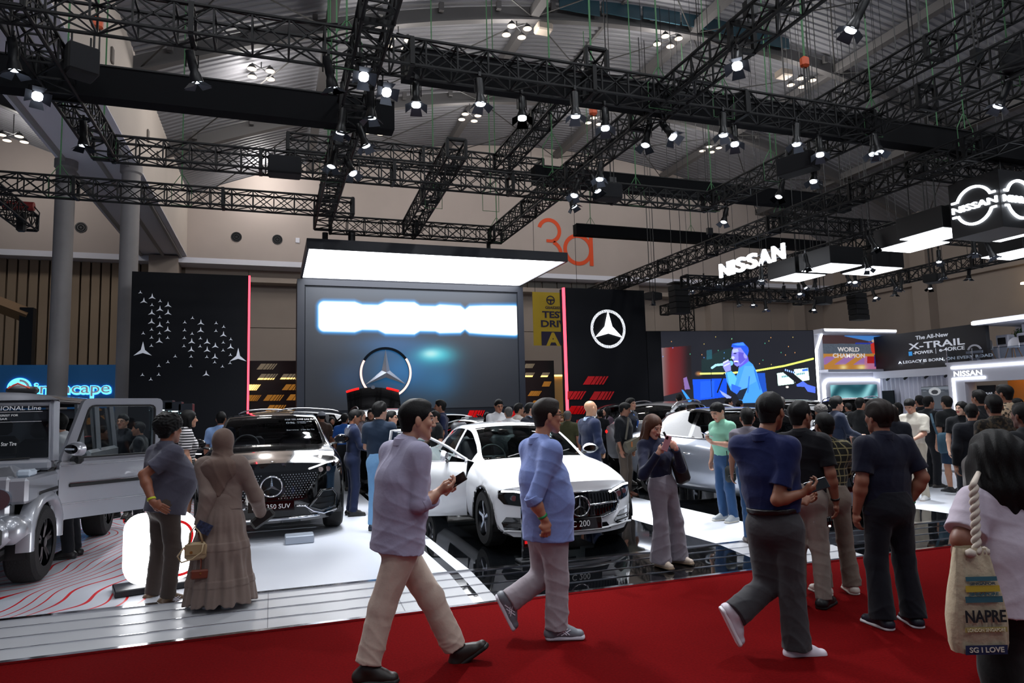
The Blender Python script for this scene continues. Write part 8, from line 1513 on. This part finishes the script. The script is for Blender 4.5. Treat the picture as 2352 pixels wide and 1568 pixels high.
 (2112, 922, 10.2, 70, 'dark-haired man mostly hidden behind the white shirt man', dict(top=T('tee', 'tee_ink', '#101318'), bottom=T('trousers', 'trousers_ink', '#14161c'), skin='#9a6a54'), dict(floor=.06)),
 (2174, 925, 8.6, 75, 'man in black t-shirt with blue sling bag and blue shorts, from behind', dict(top=T('tee', 'tee_jet', '#0c0f12'), bottom=T('shorts', 'shorts_blue', '#14283e'), hair='short', skin='#a87a62', shoe=('#16181c', '#0c0c0e', 'slip')), dict(floor=.06)),
 (2208, 938, 7.8, -140, 'woman with short black bob looking back toward the viewer', dict(sex='f', top=T('tee', 'tee_ink', '#101318'), bottom=T('trousers', 'trousers_ink', '#14161c'), hair='bob', skin='#d3a891', lips='#b0343a'), dict(head=(40, 0), floor=.06)),
 (2232, 948, 6.2, 50, 'man in dark navy sweater and pale shorts seen from behind', dict(top=T('sweater', 'sweater_ink', '#0c1018'), bottom=T('shorts', 'shorts_pale', '#a09c98'), hem=-.08, hair='short', skin='#a87a62', shoe=('#14161a', '#0c0c0e', 'slip'), sr=1.2, g=1.1), dict(head=(15, -8), floor=.03)),
 (2282, 932, 5.2, 70, 'man in black patterned shirt behind the large woman', dict(top=T('shirt', 'shirt_batik', '#15120e', .85, 'n', '#3a3022', 30), bottom=T('trousers', 'trousers_ink', '#14161c'), hair='fade', skin='#8a5c46'), dict(floor=0, head=(15, 0))),
 (2306, 905, 6.6, 95, 'tall man in cream patterned shirt at the right edge', dict(top=T('shirt', 'shirt_floral', '#b39c80', .85, 'f', '#3a342c', 22), bottom=T('trousers', 'trousers_ink', '#14161c'), hair='fade', skin='#8a5c46'), dict(floor=0)),
 (2248, 915, 7.4, 80, 'dark-haired man seen from behind near the portal', dict(top=T('tee', 'tee_ink', '#101318'), bottom=T('trousers', 'trousers_ink', '#14161c'), skin='#8a5c46'), dict(floor=0)),
 (2349, 955, 4.3, 80, 'dark figure cut by the right edge behind the large woman', dict(top=T('tee', 'tee_ink', '#101318'), bottom=T('trousers', 'trousers_ink', '#14161c'), skin='#6a4030'), dict(floor=0)),
 (2338, 930, 8.2, -100, 'woman in white top by the lit portal at the right edge', dict(sex='f', top=T('tee', 'tee_white', '#d5d5d8'), bottom=T('trousers', 'trousers_ink', '#14161c'), hair='bob', skin='#c2937c'), dict(floor=0)),
 (2035, 938, 13.8, -100, 'small far figure in pale hijab before the curtain', dict(sex='f', top=T('dress', 'dress_sand', '#8a7f72'), bottom=T('dress', 'dress_sand', '#8a7f72'), hair='hijab', hijab=('hijab_sand', '#9a8f80'), skin='#b98a74'), dict(floor=.06)),
]
for px, py, Y, fc, lab, sp, k in by: bystander(px, py, Y, fc, lab, sp, **k)
# ================================================================== carried things and small props
# tan handbag with straps, brown card case, leaflet and clutch of the hijab wearer
c = pY(450, 1265, 6.32); r = root('handbag', c, 'tan leather handbag hanging from the hijab wearer\'s hand', 'handbag'); ML = mat('leather_tan', '#a8926f', .5)
part('body', MB().cbox((0, 0, -.0), (.17, .09, .14), .025), ML, r, angle=50); part('flap', MB().cbox((0, -.05, .02), (.16, .012, .09), .01), mat('leather_tan2', '#9a8462', .5), r)
for y in (-.03, .03): part('handle', MB().path([(-.05, y, .07), (-.045, y, .15), (-.01, y, .2), (.03, y, .15), (.05, y, .07)], .007, 6), ML, r, smooth=True)
part('strap', MB().path([(-.08, -.06, .05), (-.13, -.07, -.02), (-.10, -.07, -.07), (-.02, -.07, -.05), (.05, -.07, .0), (.06, -.06, .06)], .007, 6), ML, r, smooth=True); part('clasp', MB().lathe([(.001, 0), (.012, 0), (.01, .008), (.001, .01)], (-.03, -.058, .0), axis='y', n=10), mat('brass', '#b09050', .3, .8), r)
c = pY(461, 1318, 6.3); r = root('card_case', c, 'brown leather glasses case dangling below the tan handbag', 'case'); MBn = mat('leather_brown', '#6a2c18', .5); part('body', MB().cbox((0, 0, 0), (.155, .04, .075), .012), MBn, r); part('strap', MB().path([(0, 0, .04), (.0, -.01, .12), (-.01, 0, .2)], .006, 5), MBn, r); part('button', MB().lathe([(.001, 0), (.008, 0), (.006, .006), (.001, .007)], (0, -.026, .01), axis='y', n=10), mat('brass', '#b09050', .3, .8), r)
c = pY(468, 1212, 6.3); r = root('leaflet', c, 'folded printed leaflet held above the tan handbag', 'leaflet'); part('sheet', MB().box((0, 0, 0), (.12, .004, .09), R=np.array(Matrix.Rotation(.5, 3, 'Y'))), mat('leaflet_print', '#28324a', .4, var=.9, vscale=40), r)
c = pY(603, 1190, 6.72); r = root('clutch', c, 'black clutch held in the hijab wearer\'s right hand', 'clutch'); part('body', MB().cbox((0, 0, 0), (.22, .05, .1), .02, R=np.array(Matrix.Rotation(-.6, 3, 'Y'))), mat('clutch_black', '#0e0d0c', .5), r); part('zip', MB().box((.03, 0, .045), (.2, .006, .006), R=np.array(Matrix.Rotation(-.6, 3, 'Y'))), M_chrome, r)
# tote bag of the large woman
o = pY(2238, 1372, 2.12); r = root('tote_bag', o-UZ*.21, 'cream canvas tote bag printed with blue and yellow lettering bands', 'tote bag'); MT = mat('canvas', '#b5a68c', .85, bump=.3, bscale=30)
wz = lambda z: .085+.085*min(1, (0.62-z)/.4) if z < .62 else .05
zz = np.linspace(0, .60, 13); P = []
for z in zz:
    w_ = .165*(1-.45*max(0, (z-.22)/.38)); d_ = .055*(1-.3*z/.6)+.03*math.sin(z*5); P.append([(w_*math.copysign(abs(math.cos(t))**.6, math.cos(t))*(1 if z > .02 else .92), d_*math.copysign(abs(math.sin(t))**.7, math.sin(t))+.008*math.sin(9*t+z*12), z) for t in np.linspace(0, 2*math.pi, 33)])
rz_ = -.35; cs, sn_ = math.cos(rz_), math.sin(rz_); Rz = np.array([(cs, -sn_, 0), (sn_, cs, 0), (0, 0, 1)])
P = np.array(P)@Rz.T*.69; part('bag', MB().grid(P).add(P[0][:-1], [tuple(range(32))]), MT, r, smooth=True)
fr = lambda x, z: .69*Rz@np.array((x, -(.055*(1-.3*z/.6)+.03*math.sin(z*5))-.012, z)); ux = Rz@UX
def bandp(z0, z1, col, nm): w_ = .122*(1-.45*max(0, ((z0+z1)/2-.22)/.38)); mb = MB(); mb.grid([[fr(x, z) for z in (z0, z1)] for x in np.linspace(-w_, w_, 9)]); part(nm, mb, mat('print_'+col, col, .85), r)
for z0, z1, col in ((.0, .055, '#1d2a52'), (.13, .16, '#a8995a'), (.30, .335, '#2d5a68'), (.36, .395, '#b59a2c'), (.42, .445, '#2d5a68')): bandp(z0, z1, col, 'print_band')
for st, z, h_, w_, col in (('NAPRE', .19, .07, .235, '#12141c'), ('SG I LOVE', .015, .03, .2, '#c9c3b4'), ('SINGAPORE', .34, .018, .17, '#2d5a68'), ('SINGAPOR', .40, .016, .15, '#3a4a52'), ('LONDON SINGAPORE', .135, .02, .22, '#d8cfae')): part('lettering', MB().text(st, fr(0, z)+Rz@np.array((0, -.004, 0)), ux, UZ, h_*.69, -.002, w_*.69, bold=.02), mat('print_'+col, col, .85), r)
top = pX(2234, 1090, o[0]); rope = [np.array((-.03, -.02, .58)), np.array((-.02, -.05, .75)), np.array((-.01, -.06, 1.0))]; a = pY(2243, 1255, 2.1)-(o-UZ*.21); b = pY(2236, 1110, 2.14)-(o-UZ*.21); cpt = pY(2248, 1085, 2.3)-(o-UZ*.21)
for k in (-1, 1):
    pts = [a+(b-a)*t+np.array((.009*math.cos(t*26+1.57*(k+1)), .009*math.sin(t*26+1.57*(k+1)), 0)) for t in np.linspace(-.1, 1, 60)]+[cpt]; part('rope_handle', MB().path(pts, .011, 6), mat('rope', '#b8aca0', .9), r, smooth=True)
TS_=.69
for k in (-.05, .03): part('knot', MB().lathe([(.001, -.02), (.02, -.008), (.02, .008), (.001, .02)], a+np.array((k, -.01, -.02)), n=10), mat('rope', '#b8aca0', .9), r, smooth=True)
# crossbody bag of the man in the black shirt
c = pY(1452, 1022, 10.55); r = root('messenger_bag', c, 'grey-green messenger bag across the black shirt of the bearded man', 'bag'); r['label'] = 'grey-green messenger bag worn across a black shirt'; MG = mat('bag_olive', '#4a463c', .7)
part('body', MB().cbox((0, 0, 0), (.34, .12, .22), .05, R=np.array(Matrix.Rotation(-.35, 3, 'Y'))), MG, r, angle=50); part('flap', MB().cbox((.0, -.065, .03), (.3, .02, .15), .01, R=np.array(Matrix.Rotation(-.35, 3, 'Y'))), mat('bag_olive2', '#565142', .7), r); part('strap', MB().path([(-.12, .0, .1), (-.06, .03, .3), (.0, .08, .47)], .02, 4), MG, r); part('tag', MB().box((-.05, -.08, .02), (.03, .006, .09)), mat('leather_tan3', '#9a5a2c', .6), r)
# shoulder bag of the woman with the phone
c = pY(1562, 1072, 6.12); r = root('shoulder_bag', c, 'black shoulder bag hanging behind the woman in the navy sweater', 'bag'); part('body', MB().cbox((0, 0, -.02), (.16, .09, .3), .03, R=np.array(Matrix.Rotation(-.3, 3, 'Y'))), mat('bag_black', '#0d0c10', .6), r, angle=50); part('strap', MB().path([(-.05, 0, .12), (-.11, .02, .25), (-.16, .02, .36)], .012, 5), mat('bag_black', '#0d0c10', .6), r); part('charm', MB().cbox((-.03, -.06, .12), (.03, .015, .03), .006), mat('mark_red', '#d8141a', .4), r)
# wrist pouch of the man in mint
c = pY(1678, 1088, 7.72); r = root('pouch', c, 'dark green zip pouch hanging from the wrist of the mint shirt man', 'pouch'); part('body', MB().cbox((0, 0, 0), (.17, .08, .22), .05), mat('pouch_dark', '#141a18', .6), r, angle=50); part('zip', MB().path([(-.07, -.045, -.02), (0, -.05, .0), (.07, -.045, .02)], .005, 5), mat('zip_grey', '#4a4e4c', .5), r); part('strap', MB().path([(-.05, 0, .1), (-.05, -.02, .22), (-.03, .02, .3)], .006, 5), mat('pouch_dark', '#141a18', .6), r)
phone(np.array((5.45, 7.78, 1.25)), -IR*.9+UZ*.3+UY*-.1, np.array((0, -.2, 1)), 'pale phone held out by the man in the mint shirt', '#b8b4b0')
c = pY(1905, 1198, 4.4); r = root('car_key', c, 'black car key held by the man in the black shirt', 'car key'); part('body', MB().cbox((0, 0, 0), (.045, .025, .085), .012), M_gloss, r, angle=50); part('light', MB().lathe([(.001, 0), (.008, 0), (.008, .01), (.001, .012)], (-.01, -.016, -.03), axis='y', n=8), emis('key_light', '#ffffff', 3), r)
# sling bag of the man in black
c = pY(2166, 1000, 8.42); r = root('sling_bag', c, 'blue sling bag on the back of the man in the black t-shirt', 'bag'); MBl = mat('sling_blue', '#2a4a5c', .7); part('body', MB().cbox((0, 0, -.12), (.26, .1, .34), .06), MBl, r, angle=50); part('strap', MB().path([(-.1, .02, .02), (-.12, .06, .2), (-.06, .14, .36)], .022, 4), MBl, r)
# tools bag on the off-roader roof
c = pY(52, 902, 9.6); r = root('roof_bag', c, 'small black and orange bag lying on the off-roader roof', 'bag'); part('body', MB().cbox((0, 0, .03), (.3, .2, .09), .03), mat('bag_black', '#0d0c10', .6), r, angle=50); part('strap', MB().path([(-.12, -.1, .05), (-.02, -.11, .11), (.1, -.1, .05)], .01, 5), mat('strap_orange', '#c8401a', .6), r)
# price stand beside the white saloon
c = pz(1210, 1290, ZP); r = root('info_stand', (c[0], c[1], ZP), 'black information stand behind the blue shirt wearer\'s leg', 'stand'); part('panel', MB().cbox((0, 0, .3), (.1, .04, .52), .01), M_gloss, r); part('base', MB().cbox((0, 0, .015), (.2, .18, .03), .008), M_blk, r); part('logo', MB().box((.0, -.022, .2), (.05, .003, .03)), mat('mark_red', '#d8141a', .4), r)
